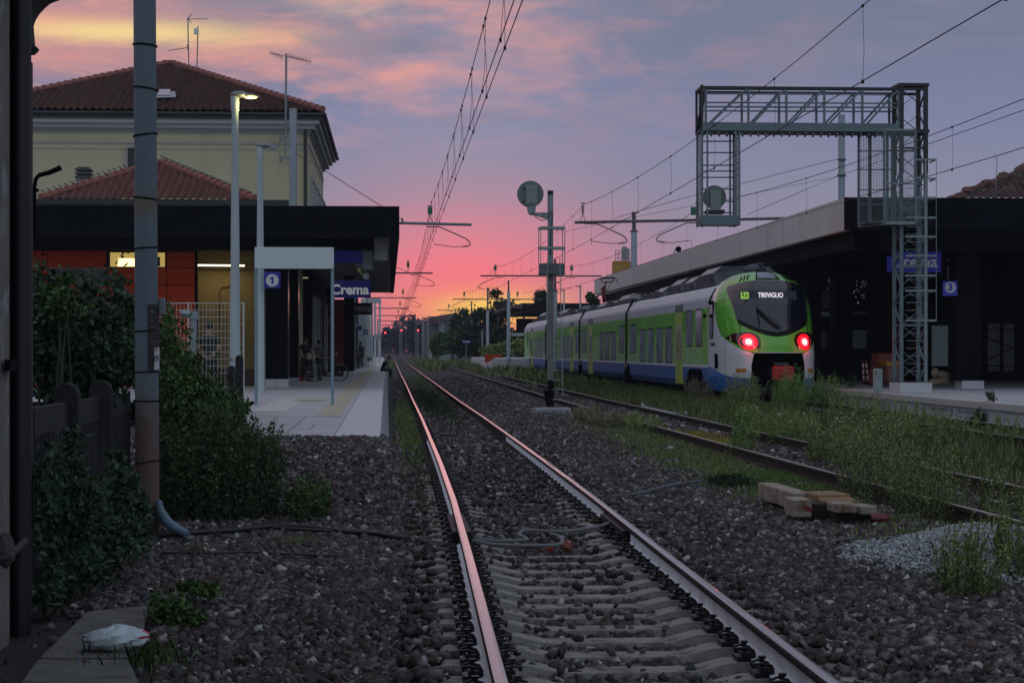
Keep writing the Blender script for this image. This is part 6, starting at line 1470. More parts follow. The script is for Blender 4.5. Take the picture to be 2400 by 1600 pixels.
# low concrete picket fence
M_FEN = mat('weathered_concrete_fence', (.022, .022, .027), .95, var=.25, scale=4, bump=.6, bscale=25, streak=((.042, .040, .040), .56, 8))
fx = lambda y: interp([(13.5, -2.55), (18, -2.72), (22, -2.75), (26, -2.15), (36, -2.9)], y)
def fence_piece(label, ya, yb, xa, xb, ztop, tp, pw=.10):
    t = thing('picket_fence', label, 'fence', (xa, ya, -.3))
    n = max(3, int((yb - ya) / .13)); g0 = -.3
    b = MB()
    for k in range(n + 1):
        f = k / n; x, y = xa + (xb - xa) * f, ya + (yb - ya) * f; z = ztop[0] + (ztop[1] - ztop[0]) * f; b.box(x - .03, x + .03, y - .025, y + .025, g0, z - .02)
    b.build('pickets', [M_FEN], t)
    b = MB(); b.bar((xa, ya, ztop[0] - .12), (xb, yb, ztop[1] - .12), .07, .20); b.bar((xa, ya, .1), (xb, yb, .1), .06, .12); b.build('rails', [M_FEN], t)
    for x, y, z in tp:
        w = pw; b = MB(); pr = [(x - w, g0), (x + w, g0), (x + w, z - w)] + [(x + w * math.cos(R(a)), z - w + w * math.sin(R(a))) for a in range(15, 180, 15)] + [(x - w, z - w)]
        b.prism(pr, y - .07, y + .07); b.build('post', [M_FEN], t, bevel=.01)
yA = 15.5
z_ = lambda v, y: PZ(v, y)
fence_piece('near dark concrete picket fence with round topped posts left of the steel pole', 13.8, 20.5, PX(70, 13.8), PX(298, 20.5), (z_(948, 13.8), z_(915, 20.5)), [(PX(157, 15.6), 15.6, z_(896, 15.6)), (PX(237, 17.8), 17.8, z_(890, 17.8))])
fence_piece('far dark weathered picket fence ending beside the left platform corner', 26, 37, PX(556, 26), PX(545, 37), (z_(880, 26), z_(862, 37)), [(PX(561, 26), 26, z_(832, 26)), (PX(543, 31), 31, z_(856, 31)), (PX(553, 28.5), 28.5, z_(872, 28.5))], .05)
t = thing('bent_pipe_rail', 'grey bent steel pipe rail poking out of the bushes in front of the mesh fence', 'rail', P(455, 860, 30))
MB().tube([P(453, 870, 30), P(454, 748, 30), P(452, 740, 30), P(446, 737, 30), P(422, 733, 30)], .05, 8).build('pipe', [M_GALV], t); MB().tube([P(454, 748, 30), P(453.5, 730, 30)], .075, 8).build('pipe_cap', [M_GALV], t)
# concrete slab and the plastic bag
t = thing('concrete_slab', 'cracked concrete cable trough lids by the foot of the old house', 'slab', (-2.1, 10.5, -.2)); 
b = MB(); A_ = [P(205, 1420, 13.2), P(330, 1418, 13.2)]
def gp(u, v, z=-.03):
    y = (CZ - z) * F / (v - V0); return Vector((PX(u, y), y, z))
for poly in (((205, 1425), (345, 1412), (338, 1460), (300, 1533), (95, 1530)), ((90, 1535), (300, 1537), (330, 1600), (300, 1680), (-20, 1680)), ):
    pts = [gp(u, v) for u, v in poly]; n = len(pts); low_ = [p - Vector((0, 0, .12)) for p in pts]; b.quad(*pts)
    for i in range(n): b.quad(pts[i], pts[(i + 1) % n], low_[(i + 1) % n], low_[i])
b.build('lids', [mat('dirty_concrete_lid', (.13, .125, .125), .95, var=.3, scale=5, bump=.8, bscale=30, var2=((.06, .055, .055), .55, 4))], t)
t = thing('plastic_bag', 'crumpled white plastic bag with red print lying on the concrete lids', 'bag', gp(265, 1512, -.02))
c = gp(265, 1512, -.02); b = MB(); nU, nV = 40, 18
for j in range(nV + 1):
    for i in range(nU):
        th = 2 * math.pi * i / nU; ph = math.pi * j / nV
        rr = 1 + .10 * math.sin(th * 3 + 1) * math.sin(ph) + .06 * math.sin(th * 7 + ph * 5) + .04 * math.sin(ph * 11 + th * 4)
        b.v.append((c.x + .175 * rr * math.sin(ph) * math.cos(th), c.y + .10 * rr * math.sin(ph) * math.sin(th), c.z + .058 + .062 * rr * math.cos(ph) * (1 + .2 * math.cos(th + .5))))
for j in range(nV):
    for i in range(nU): a = j * nU + i; d = j * nU + (i + 1) % nU; b.f.append((a, d, d + nU, a + nU)); b.m.append(1 if (i in (0, 1, 2, 3) and 5 < j < 9) or (i in (6, 7, 8) and 3 < j < 6) or (36 < i and 7 < j < 9) else 0)
b.build('film', [mat('thin_white_plastic', (.50, .58, .62), .35, var=.12, scale=9, bump=.9, bscale=14), mat('red_print', (.42, .02, .03), .4)], t, smooth=True)
# cables lying on the ballast
M_CAB = mat('black_cable', (.010, .011, .013), .5); M_CABG = mat('grey_hose', (.13, .14, .15), .55)
def cable(label, uvs, r, m=M_CAB, lift=.05, closed=False):
    t = thing('cable', label, 'cable', (0, 16, 0)); pts = []
    P0 = []
    for u, v in uvs:
        y = 16.0
        for _ in range(12):
            x = PX(u, y); z = float(gz(x, y)) + lift; y = (CZ - z) * F / (v - V0)
        P0.append(Vector((PX(u, y), y, z)))
    n = len(P0); out = []
    for i in range(n - 1):
        p0, p1, p2, p3 = P0[max(i - 1, 0)], P0[i], P0[i + 1], P0[min(i + 2, n - 1)]
        for k in range(6):
            t_ = k / 6; out.append(.5 * ((2 * p1) + (p2 - p0) * t_ + (2 * p0 - 5 * p1 + 4 * p2 - p3) * t_ ** 2 + (3 * p1 - p0 - 3 * p2 + p3) * t_ ** 3))
    out.append(P0[-1]); MB().tube(out, r, 7).build('sheath', [m], t, smooth=True)
cable('thick black cable running from the steel pole foot to the left rail', [(372, 1252), (460, 1244), (560, 1238), (640, 1230), (720, 1233), (800, 1242), (880, 1248), (960, 1262), (1050, 1276)], .024)
cable('second black cable just below the first one near the left rail', [(640, 1234), (740, 1240), (860, 1246), (930, 1256), (990, 1268), (1060, 1284)], .016)
cable('thin black cable across the ballast behind the dry grass tuft', [(380, 1290), (480, 1292), (580, 1290), (700, 1296), (790, 1300)], .009)
cable('grey hose loops lying between the rails', [(1120, 1262), (1160, 1268), (1228, 1266), (1233, 1262), (1218, 1254), (1222, 1246), (1240, 1243), (1320, 1246), (1400, 1236), (1440, 1222)], .016, M_CABG, .17)
cable('lower grey hose crossing the sleepers in a bend', [(1110, 1266), (1160, 1276), (1240, 1279), (1305, 1278), (1318, 1270), (1310, 1258), (1290, 1252)], .016, M_CABG, .17)
cable('dark blue cable crossing the ballast right of the track', [(1395, 1164), (1440, 1165), (1500, 1158), (1560, 1142), (1640, 1130), (1665, 1128)], .022, mat('blue_black_cable', (.03, .05, .07), .4), .04)
cable('pale blue hose snaking beside the weeds near the second track', [(1505, 940), (1507, 952), (1520, 958), (1545, 964), (1570, 970), (1600, 970), (1628, 972)], .05, mat('pale_blue_hose', (.20, .29, .31), .5), .10)
# litter between the rails
def litter(label, u, v, size, m, z=.02):
    y = (CZ - (-.10)) * F / (v - V0); t = thing('litter', label, 'litter', (PX(u, y), y, -.1)); b = MB(); b.sphere((PX(u, y), y, -.10 + z), size, 10, 7, jit=.22); b.build('crumpled_wrapper', [m], t)
litter('small crumpled bright red wrapper between the rails', 1290, 1293, (.035, .03, .03), mat('litter_red', (.45, .03, .02), .5), .03)
litter('larger brown and red crumpled packet right of the red wrapper', 1326, 1290, (.06, .05, .05), mat('litter_brown', (.24, .07, .045), .5, var=.4, scale=30, var2=((.3, .25, .22), .62, 20)), .04)
litter('flat silver grey packet with a red spot near the right rail', 1392, 1292, (.06, .05, .02), mat('litter_grey', (.16, .17, .18), .4, var=.2, var2=((.4, .02, .02), .68, 25)), .05)
# pile of old timber ends and blocks
t = thing('timber_pile', 'stack of cut pale wooden sleeper ends among the weeds', 'timber', (4.3, 19, -.1))
M_TIM = mat('weathered_timber', (.30, .26, .20), .9, var=.3, scale=7, bump=1.0, bscale=18, var2=((.13, .085, .055), .53, 5)); M_TIMB = mat('brown_timber', (.26, .17, .09), .9, var=.35, scale=7, bump=1.0, bscale=18, var2=((.10, .06, .035), .54, 6))
yb_ = 19.3
def block(u0, u1, v0, v1, y, d, m, rz=0.0, th=None):
    a, c_ = P(u0, v0, y), P(u1, v1, y); cx, cz = (a.x + c_.x) / 2, (a.z + c_.z) / 2; b = MB(); b.cbox((cx, y + d / 2, cz), (abs(c_.x - a.x), d, abs(a.z - c_.z)), rot=Matrix.Rotation(rz, 3, 'Z')); b.build('timber_block', [m], t, bevel=.01)
block(1852, 1897, 1155, 1195, 19.6, 1.6, M_TIM, .04); block(1858, 1904, 1171, 1212, 18.7, .45, M_TIM, -.03)
block(1905, 1990, 1158, 1180, 19.3, .5, M_TIMB, .1); block(1935, 2015, 1172, 1196, 18.9, .6, M_TIMB, -.12); block(1958, 2002, 1180, 1202, 18.5, .35, M_TIM, .05); block(1984, 2012, 1182, 1202, 18.4, .4, M_TIM, -.1); block(2012, 2052, 1186, 1206, 18.5, .4, M_TIM, .1)
block(1905, 1960, 1180, 1222, 18.9, .4, mat('tarred_timber', (.02, .015, .012), .9)); block(1955, 2050, 1203, 1226, 18.6, .5, mat('tarred_timber', (.02, .015, .012), .9))
t = thing('broken_brick', 'dark red broken plastic lump right of the timber stack', 'lump', P(2060, 1215, 18.5)); MB().sphere(P(2062, 1213, 18.4), (.10, .08, .05), 10, 6, jit=.12).build('lump', [mat('dull_red_lump', (.14, .02, .025), .6, var=.4, scale=12)], t)
t = thing('red_tile_shard', 'small red shard leaning on the pale timber block', 'shard', P(1893, 1190, 18.3)); MB().cbox(P(1893, 1192, 18.3), (.09, .04, .05), rot=Matrix.Rotation(.3, 3, 'Y')).build('shard', [mat('shard_red', (.16, .02, .02), .7)], t)
# small concrete block, marker post
t = thing('marker_post', 'short white kilometre post with black figures and blue graffiti', 'marker', P(1009, 857, 225))
y = 225; MB().box(PX(1005.5, y), PX(1012.5, y), y, y + .2, -.15, PZ(822, y)).build('post', [mat('marker_white', (.35, .37, .38), .7, var2=((.10, .12, .30), .6, 5))], t); MB().tube([P(1009, 823, y), P(1009, 819, y)], [.13, .08], 8).build('cap', [M_DWHITE], t)
b = MB()
for v in (825, 829, 833): b.cbox(P(1009, v, y - .02), (.12, .02, .09), rot=Matrix.Rotation(.5, 3, 'Y'))
b.build('figures', [M_TEXT], t)
t = thing('concrete_block', 'pale concrete block at the far end of the second track', 'block', P(1031, 858, 225)); MB().box(PX(1020, 225), PX(1038, 225), 225, 226.5, -.2, PZ(846, 225)).build('block', [M_SLAB2], t, bevel=.04)
t = thing('drain_grate', 'dark iron plate lying across the near track', 'plate', (1.5, 40, 0)); b = MB(); y0 = 39; b.box(PX(1031, y0), PX(1067, y0), y0, y0 + .5, -.15, -.09); b.build('plate', [M_GREASE], t)
# ================================================================== foliage, every leaf a small real face
LEAFV = np.array([(0, 0, 0), (.32, .35, .06), (0, 1, -.04), (-.32, .35, .06)])      # one folded leaf blade
def leafmat(name, cols): return mat(name, (.05, .08, .03), .6, attr=cols, spec=.3)
M_IVY = leafmat('ivy_leaf', [(0, (.012, .030, .014)), (.5, (.026, .058, .026)), (.85, (.045, .09, .045)), (1, (.11, .16, .13))])
M_BUSH = leafmat('bush_leaf', [(0, (.012, .030, .008)), (.5, (.038, .085, .020)), (.85, (.085, .16, .030)), (1, (.20, .26, .06))])
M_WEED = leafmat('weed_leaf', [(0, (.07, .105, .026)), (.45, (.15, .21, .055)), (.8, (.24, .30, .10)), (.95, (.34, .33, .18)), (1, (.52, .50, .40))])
M_WEED2 = leafmat('bright_weed_leaf', [(0, (.06, .13, .022)), (.5, (.13, .26, .045)), (1, (.24, .36, .11))])
M_DRYG = leafmat('dry_weed', [(0, (.09, .085, .045)), (.5, (.17, .15, .09)), (1, (.32, .28, .19))])
M_YELG = leafmat('yellow_grass', [(0, (.16, .17, .02)), (.5, (.34, .29, .04)), (1, (.55, .40, .08))])
M_TREE = leafmat('tree_leaf', [(0, (.008, .018, .008)), (.5, (.018, .036, .014)), (.9, (.035, .060, .020)), (1, (.06, .09, .03))])
M_TREEL = leafmat('light_tree_leaf', [(0, (.02, .045, .012)), (.5, (.045, .10, .025)), (1, (.08, .15, .04))])
M_STEM = mat('plant_stem', (.05, .055, .03), .8); M_BARK = mat('dark_bark', (.03, .022, .018), .9, var=.3, bump=.6)
def leaves(P0, size, dirv=None, spread=1.0):
    """leaf blades at points P0; dirv pulls their tips that way"""
    n = len(P0); Rm = rot_mats(n)
    if dirv is not None:
        t = dirv + rng.normal(0, spread, (n, 3)); t /= np.linalg.norm(t, axis=1)[:, None] + 1e-9
        a = rng.normal(size=(n, 3)); s = np.cross(t, a); s /= np.linalg.norm(s, axis=1)[:, None] + 1e-9; w = np.cross(s, t)
        Rm = np.stack([s, t, w], -1)
    v = np.einsum('nij,kj->nki', Rm, LEAFV) * size[:, None, None] + P0[:, None]
    return v.reshape(-1, 3), (np.arange(n)[:, None] * 4 + np.arange(4)[None]).astype(np.int32)
def blob_points(n, c, r, clumps=18, hollow=.45, fill=.25):
    """points in an uneven crown: clumps scattered over an ellipsoid"""
    c = np.array(c, float); r = np.array(r, float)
    d = rng.normal(size=(clumps, 3)); d /= np.linalg.norm(d, axis=1)[:, None]; cc = d * rng.uniform(hollow, .95, (clumps, 1)); cs = rng.uniform(.18, .42, clumps)
    k = rng.integers(0, clumps, n); p = cc[k] + rng.normal(0, 1, (n, 3)) * cs[k][:, None] * .55
    sh = rng.uniform(0, 1, clumps)[k] * .55 + rng.uniform(0, .45, n)
    m = rng.uniform(0, 1, n) < fill; p[m] = rng.normal(0, .42, (m.sum(), 3))
    return c + p * r, sh
def bush(name, label, cat, blobs, nl, size, m, group=None, stems=0, base=None):
    t = thing(name, label, cat, base if base is not None else (blobs[0][0][0], blobs[0][0][1], -.1), group)
    P_, S_ = [], []
    tot = sum(b[1][0] * b[1][1] * b[1][2] for b in blobs)
    for c, r in blobs:
        p, s = blob_points(int(nl * (r[0] * r[1] * r[2]) / tot) + 20, c, r, max(6, int(10 + 6 * max(r)))); P_.append(p); S_.append(s)
    p = np.concatenate(P_); s = np.concatenate(S_); ok = p[:, 2] > gz(p[:, 0], p[:, 1]) - .02; p, s = p[ok], s[ok]
    v, f = leaves(p, size * rng.uniform(.5, 1.3, len(p)))
    o = fast_mesh('foliage', v, f, 4, m, t, rnd=np.repeat(np.clip(s, 0, 1), 4))
    if stems:
        b = MB()
        for _ in range(stems):
            c, r = random.choice(blobs); q = Vector(c) + Vector([random.uniform(-.8, .8) * k for k in r]); bc = blobs[0][0]; g0 = Vector((c[0] + random.uniform(-.4, .4) * r[0], c[1], float(gz(c[0], c[1])))) if stems > 6 else Vector((bc[0], bc[1], float(gz(bc[0], bc[1])))); b.tube([g0, g0.lerp(q, .5) + Vector((random.uniform(-.1, .1), 0, .05)), q], [.016, .012, .004], 5)
        b.build('stems', [M_STEM], t)
    return t
def U(u, v, y): return tuple(P(u, v, y))
bush('hedge', 'dark ivy covered hedge behind the near picket fence, left of the steel pole', 'hedge', [(U(150, 800, 19), (.42, .8, .62)), (U(240, 780, 19.5), (.40, .8, .55)), (U(110, 740, 18.5), (.22, .6, .45)), (U(290, 800, 20), (.24, .7, .62)), (U(190, 860, 18.5), (.55, .5, .35))], 15000, .075, M_IVY, stems=14)
bush('climbing_plant', 'leafy shoot rising highest out of the ivy hedge in front of the dark window', 'plant', [(U(150, 668, 18), (.12, .2, .12)), (U(128, 700, 18), (.16, .3, .13)), (U(160, 720, 18), (.2, .3, .1))], 700, .06, M_BUSH, stems=5)
bush('bush', 'large green bush right of the steel pole in front of the mesh fence', 'bush', [(U(420, 860, 21.5), (.26, .7, .55)), (U(450, 925, 22), (.30, .7, .45)), (U(480, 960, 22), (.36, .8, .45)), (U(390, 760, 21), (.10, .5, .30)), (U(520, 985, 23), (.24, .6, .35)), (U(430, 1000, 21), (.45, .6, .5)), (U(385, 930, 20.5), (.18, .5, .7))], 17000, .06, M_BUSH, stems=14)
bush('bush', 'small leafy sprigs curling over the left platform corner', 'bush', [(U(566, 965, 25.5), (.14, .3, .14)), (U(545, 945, 25), (.2, .3, .2)), (U(560, 1035, 24), (.24, .4, .22)), (U(590, 1060, 23), (.16, .3, .12))], 1800, .06, M_BUSH, stems=6)
def feather(name, label, cx, cy, rx, ry, n, h, m=M_WEED, m2=M_STEM, lsize=.035, per=60, cat='plant', dens_top=.25, kind=None, lean=.10, group=None):
    """a stand of thin upright weeds: stems beset with small narrow leaves"""
    t = thing(name, label, cat, (cx, cy, float(gz(cx, cy))), group)
    a = rng.uniform(0, 2 * np.pi, n); q = np.sqrt(rng.uniform(0, 1, n)); X0 = cx + rx * q * np.cos(a); Y0 = cy + ry * q * np.sin(a); Z0 = gz(X0, Y0)
    H = h * 1.15 * rng.uniform(.35, 1.1, n) ** .8 * (1 - .25 * q)
    L = rng.normal(0, lean, (n, 2)) * H[:, None] + rng.normal(0, lean * .5, 2) * h
    k = rng.uniform(dens_top * .25, 1, (n, per)); 
    px = X0[:, None] + L[:, 0:1] * k ** 1.6; py = Y0[:, None] + L[:, 1:2] * k ** 1.6; pz_ = Z0[:, None] + H[:, None] * k
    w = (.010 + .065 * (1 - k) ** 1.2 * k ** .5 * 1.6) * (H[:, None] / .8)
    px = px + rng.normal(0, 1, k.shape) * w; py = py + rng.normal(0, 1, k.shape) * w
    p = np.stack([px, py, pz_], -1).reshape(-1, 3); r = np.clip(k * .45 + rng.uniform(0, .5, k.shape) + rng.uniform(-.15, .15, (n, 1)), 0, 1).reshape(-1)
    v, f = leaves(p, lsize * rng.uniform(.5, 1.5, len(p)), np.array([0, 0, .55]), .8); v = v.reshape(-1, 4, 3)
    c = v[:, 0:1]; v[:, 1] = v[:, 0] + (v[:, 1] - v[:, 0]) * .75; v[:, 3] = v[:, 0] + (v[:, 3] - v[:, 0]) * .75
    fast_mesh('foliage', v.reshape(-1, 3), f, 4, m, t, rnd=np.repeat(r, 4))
    b = MB()
    for i in range(n): b.tube([(X0[i], Y0[i], Z0[i] - .03), (X0[i] + L[i, 0] * .3, Y0[i] + L[i, 1] * .3, Z0[i] + H[i] * .5), (X0[i] + L[i, 0], Y0[i] + L[i, 1], Z0[i] + H[i])], [.006, .004, .002], 3, cap=False)
    b.build('stems', [m2], t)
    return t
def grass(name, label, cx, cy, rx, ry, n, h, m, wdt=.006, cat='grass', lean=.5, fn=None):
    X0 = cx + rx * .55 * rng.normal(0, 1, n); Y0 = cy + ry * .55 * rng.normal(0, 1, n)
    ok = (.6 * np.sin(X0 * 3.1 + Y0 * 1.7 + cx) + .6 * np.sin(Y0 * 2.3 - X0 * 1.3 + cy) + rng.normal(0, .45, n) > -.5) & (np.abs(X0 - cx) < rx * 1.5) & (np.abs(Y0 - cy) < ry * 1.5)
    X0, Y0 = X0[ok], Y0[ok]; n = len(X0)
    if fn is not None: ok = fn(X0, Y0); X0, Y0 = X0[ok], Y0[ok]; n = len(X0)
    Z0 = gz(X0, Y0) - .01; H = h * rng.uniform(.35, 1.15, n); an = rng.uniform(0, 2 * np.pi, n); le = rng.uniform(0, lean, n) * H
    d = np.stack([np.cos(an), np.sin(an)], -1); s = np.stack([-np.sin(an), np.cos(an)], -1) * wdt
    V = np.zeros((n, 5, 3)); V[:, 0, :2] = np.stack([X0, Y0], -1) - s; V[:, 1, :2] = np.stack([X0, Y0], -1) + s; V[:, 0, 2] = V[:, 1, 2] = Z0
    V[:, 2, :2] = np.stack([X0, Y0], -1) + s * .8 + d * le[:, None] * .35; V[:, 4, :2] = np.stack([X0, Y0], -1) - s * .8 + d * le[:, None] * .35; V[:, 2, 2] = V[:, 4, 2] = Z0 + H * .6
    V[:, 3, :2] = np.stack([X0, Y0], -1) + d * le[:, None]; V[:, 3, 2] = Z0 + H
    f = np.arange(n)[:, None] * 5 + np.arange(5)[None]
    return fast_mesh(name, V.reshape(-1, 3), f, 5, m, None, rnd=np.repeat(rng.uniform(0, 1, n), 5), label=label, cat=cat, kind='stuff')
def gx(u, v, z=-.1): y = (CZ - z) * F / (v - V0); return PX(u, y), y
# left foreground
x, y = gx(500, 1190); feather('feathery_shrub', 'soft feathery green shrub right of the steel pole foot', PX(505, 19.4), 19.4, .62, .55, 330, .98, mat('soft_leaf', (.03, .06, .03), .7, attr=[(0, (.020, .042, .018)), (.6, (.05, .088, .036)), (1, (.10, .15, .07))], spec=.2), per=70, lsize=.045)
x, y = gx(720, 1218); feather('weed_clump', 'low dark green weed clump beside the black cable, right of the feathery shrub', x, y, .22, .6, 60, .38, M_BUSH, per=40, lsize=.04)
bush('climbing_plant', 'leafy climber in front of the near picket fence at the left', 'plant', [(U(150, 1110, 13.6), (.16, .25, .28)), (U(170, 1200, 13.5), (.24, .3, .25)), (U(120, 1180, 13.2), (.12, .3, .34))], 2600, .055, M_IVY, stems=8)
bush('bush', 'dark leafy growth low between the old house and the steel pole', 'bush', [(U(240, 1270, 14.5), (.30, .5, .22)), (U(300, 1190, 15.5), (.16, .4, .32)), (U(170, 1310, 13.5), (.25, .4, .2)), (U(270, 1110, 16), (.10, .3, .25))], 5200, .055, M_IVY, stems=10)
bush('bush', 'small dark plant at the foot of the black downpipe', 'bush', [(U(110, 1390, 12.6), (.14, .2, .12)), (U(130, 1350, 12.8), (.10, .2, .10))], 700, .05, M_IVY, stems=3)
x, y = gx(410, 1470); bush('weed_clump', 'broad leaved green weed beside the upper corner of the concrete lids', 'weed', [(U(405, 1425, y), (.13, .14, .09)), (U(430, 1455, y - .1), (.14, .16, .08)), (U(380, 1455, y), (.1, .12, .07)), (U(470, 1380, y + .9), (.2, .2, .05))], 1700, .040, M_BUSH, stems=4)
x, y = gx(270, 1590, -.13); grass('grass', 'dark grass tuft below the plastic bag', x, y + .25, .28, .35, 900, .14, M_BUSH, .004)
x, y = gx(460, 1300); grass('dry_grass', 'dry straw coloured grass tuft on the ballast left of the track', x, y, .07, .14, 260, .11, M_DRYG, .003)
x, y = gx(405, 1380); grass('dry_grass', 'second dry grass tuft above the broad leaved weed', x, y, .09, .16, 200, .08, M_DRYG, .003)
x, y = gx(700, 1268); grass('grass', 'thin low grass below the weed clump and the black cable', x, y, .28, .5, 700, .07, M_WEED, .004)
x, y = gx(560, 1560); grass('grass', 'tiny green sprig near the bottom edge left of the track', x, y, .08, .06, 60, .06, M_BUSH, .004)
# along the left platform wall and in the near track
grass('grass', 'grass strip between the left platform wall and the left rail', .32, 46, .20, 20, 9000, .13, M_WEED, .008, fn=lambda X, Y: X < t1x(Y) - .85)
grass('grass', 'dark grass growing between the rails near the seated person', 1.4, 66, .55, 20, 12000, .12, mat('dark_grass_blade', (.03, .05, .02), .7, attr=[(0, (.015, .028, .012)), (1, (.05, .07, .03))], spec=.2), .010)
grass('grass', 'brown green growth between the rails further along', 1.42, 110, .62, 26, 6000, .10, M_WEED, .014)
# around the second track
def not_rail(X, Y): return (np.abs(np.abs(X - t2x(Y)) - .75) > .06)
grass('ground_cover', 'low green and yellowish ground cover beside the second track, right of the signal post', 4.75, 31, .75, 13, 26000, .10, M_WEED, .008, fn=lambda X, Y: not_rail(X, Y) & (X < t2x(Y) - .55))
x, y = gx(1640, 1035); grass('yellow_grass', 'yellow flowering ground cover patch before the second track', x, y, .55, 2.6, 9000, .09, M_YELG, .007)
x, y = gx(1830, 1130); grass('grass', 'bright green grass around the timber pile', x, y, .55, 2.8, 9000, .10, M_WEED2, .006)
x, y = gx(1735, 1142); bush('weed_cushion', 'round dark green cushion of low weeds left of the timber pile', 'weed', [((x, y + .2, -.04), (.34, .7, .075)), ((x - .2, y + .3, -.03), (.2, .5, .06))], 4200, .030, mat('cushion_leaf', (.02, .05, .02), .7, attr=[(0, (.010, .024, .010)), (.7, (.022, .05, .018)), (1, (.04, .08, .03))], spec=.2))
x, y = gx(1880, 1212); grass('grass', 'short grass with a yellow leaf in front of the timber blocks', x, y, .3, .25, 1200, .06, M_BUSH, .004)
W_ = [  # (label, u, v of foot, rx, ry, stems, height, material)
 ('tall green weeds right of the timber pile', 2080, 1175, .42, 1.2, 130, .80, M_WEED),
 ('weeds standing around the red lump right of the timber pile', 2180, 1215, .30, .9, 90, .72, M_WEED),
 ('tall weed stand on the far side of the second track, right half', 2110, 1060, .5, 1.6, 80, .70, M_WEED),
 ('weeds growing over the near rail of the second track, centre', 1960, 1085, .35, 1.4, 100, .66, M_WEED),
 ('upright bright weed plume beside the second track', 1735, 1075, .16, .5, 34, .88, M_WEED2),
 ('pale seed topped weeds right of the ground cover', 1840, 1040, .5, 2.6, 120, .55, M_WEED),
 ('dry seed headed weeds beside the signal post base', 1400, 1000, .45, 3.0, 130, .34, M_DRYG),
 ('low weeds along the near rail left of the yellow patch', 1500, 1010, .45, 2.6, 110, .30, M_WEED),
 ('tall bright weed plumes right before the red coupler cover', 1845, 965, .40, 1.6, 110, 1.02, M_WEED2),
 ('tall weeds before the right corner of the train nose', 1925, 960, .40, 2.0, 90, .86, M_WEED2),
 ('tall grey green weeds before the left corner of the train nose', 1740, 958, .40, 2.0, 120, .85, M_WEED),
 ('brownish weeds under the train beside the cab door', 1640, 945, .35, 2.2, 110, .68, M_DRYG),
 ('weeds in front of the right platform face, left part', 2010, 985, .55, 2.6, 170, .72, M_WEED),
 ('weeds in front of the right platform face, middle part', 2130, 1015, .55, 2.6, 170, .62, M_WEED),
 ('weeds in front of the right platform face, right part', 2290, 1040, .55, 2.2, 150, .60, M_WEED),
 ('lone dark leaved plant against the right platform edge', 1995, 950, .12, .4, 26, .80, M_BUSH),
 ('pale stemmed weed clump on the gravel heap at the right edge', 2270, 1400, .22, .35, 46, .44, M_WEED),
 ('green weeds at the right frame edge on the gravel', 2390, 1370, .18, .4, 46, .42, M_WEED),
 ('weeds along the right frame edge beside the second track rail', 2350, 1210, .2, .5, 40, .50, M_WEED)]
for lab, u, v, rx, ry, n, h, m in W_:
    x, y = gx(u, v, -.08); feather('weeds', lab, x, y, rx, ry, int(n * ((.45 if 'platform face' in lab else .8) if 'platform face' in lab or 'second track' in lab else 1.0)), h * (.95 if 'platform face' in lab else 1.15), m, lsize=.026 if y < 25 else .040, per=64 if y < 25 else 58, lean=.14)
x, y = gx(2300, 1000, -.08); bush('bush', 'dark leafy elder bush in front of the printed platform warning', 'bush', [(U(2315, 975, y), (.26, .4, .26)), (U(2322, 935, y), (.10, .2, .20)), (U(2290, 1000, y), (.3, .4, .2)), (U(2345, 990, y), (.2, .4, .2))], 2600, .07, M_IVY, stems=5)
grass('grass', 'green undergrowth between the second track and the train', 8.6, 62, 1.6, 46, 80000, .34, M_WEED, .007, fn=lambda X, Y: (X > t2x(Y) + .95) & (X < 10.6) & (Y > 24) & (.5 * np.sin(X * 2.2 + Y * .5) + .5 * np.sin(Y * .9 - X) > -.55))
grass('grass', 'weeds in the cess before the right platform face and under the third track', 11.6, 38, 1.0, 14, 14000, .13, M_WEED, .006, fn=lambda X, Y: (Y < 55))
grass('grass', 'green verge beyond the end of the second track', 5.0, 190, 4.2, 70, 30000, .75, M_WEED, .05, fn=lambda X, Y: (X > t1x(Y) + 1.6) & ~((np.abs(X - t2x(Y)) < 1.2) & (Y < 150)) & ((X < t2x(Y) - 1) | (X > t2x(Y) + 1)) & ((Y > 165) | (X > t2x(Y) + 1)))
grass('grass', 'weedy verge beside the far platform wall and the orange net', 9.3, 150, 2.2, 50, 16000, .5, M_WEED, .04)
grass('grass', 'bright grass at the far end of the left platform', -.6, 205, .8, 20, 4000, .5, M_WEED2, .04, fn=lambda X, Y: X < t1x(Y) - 1.2)

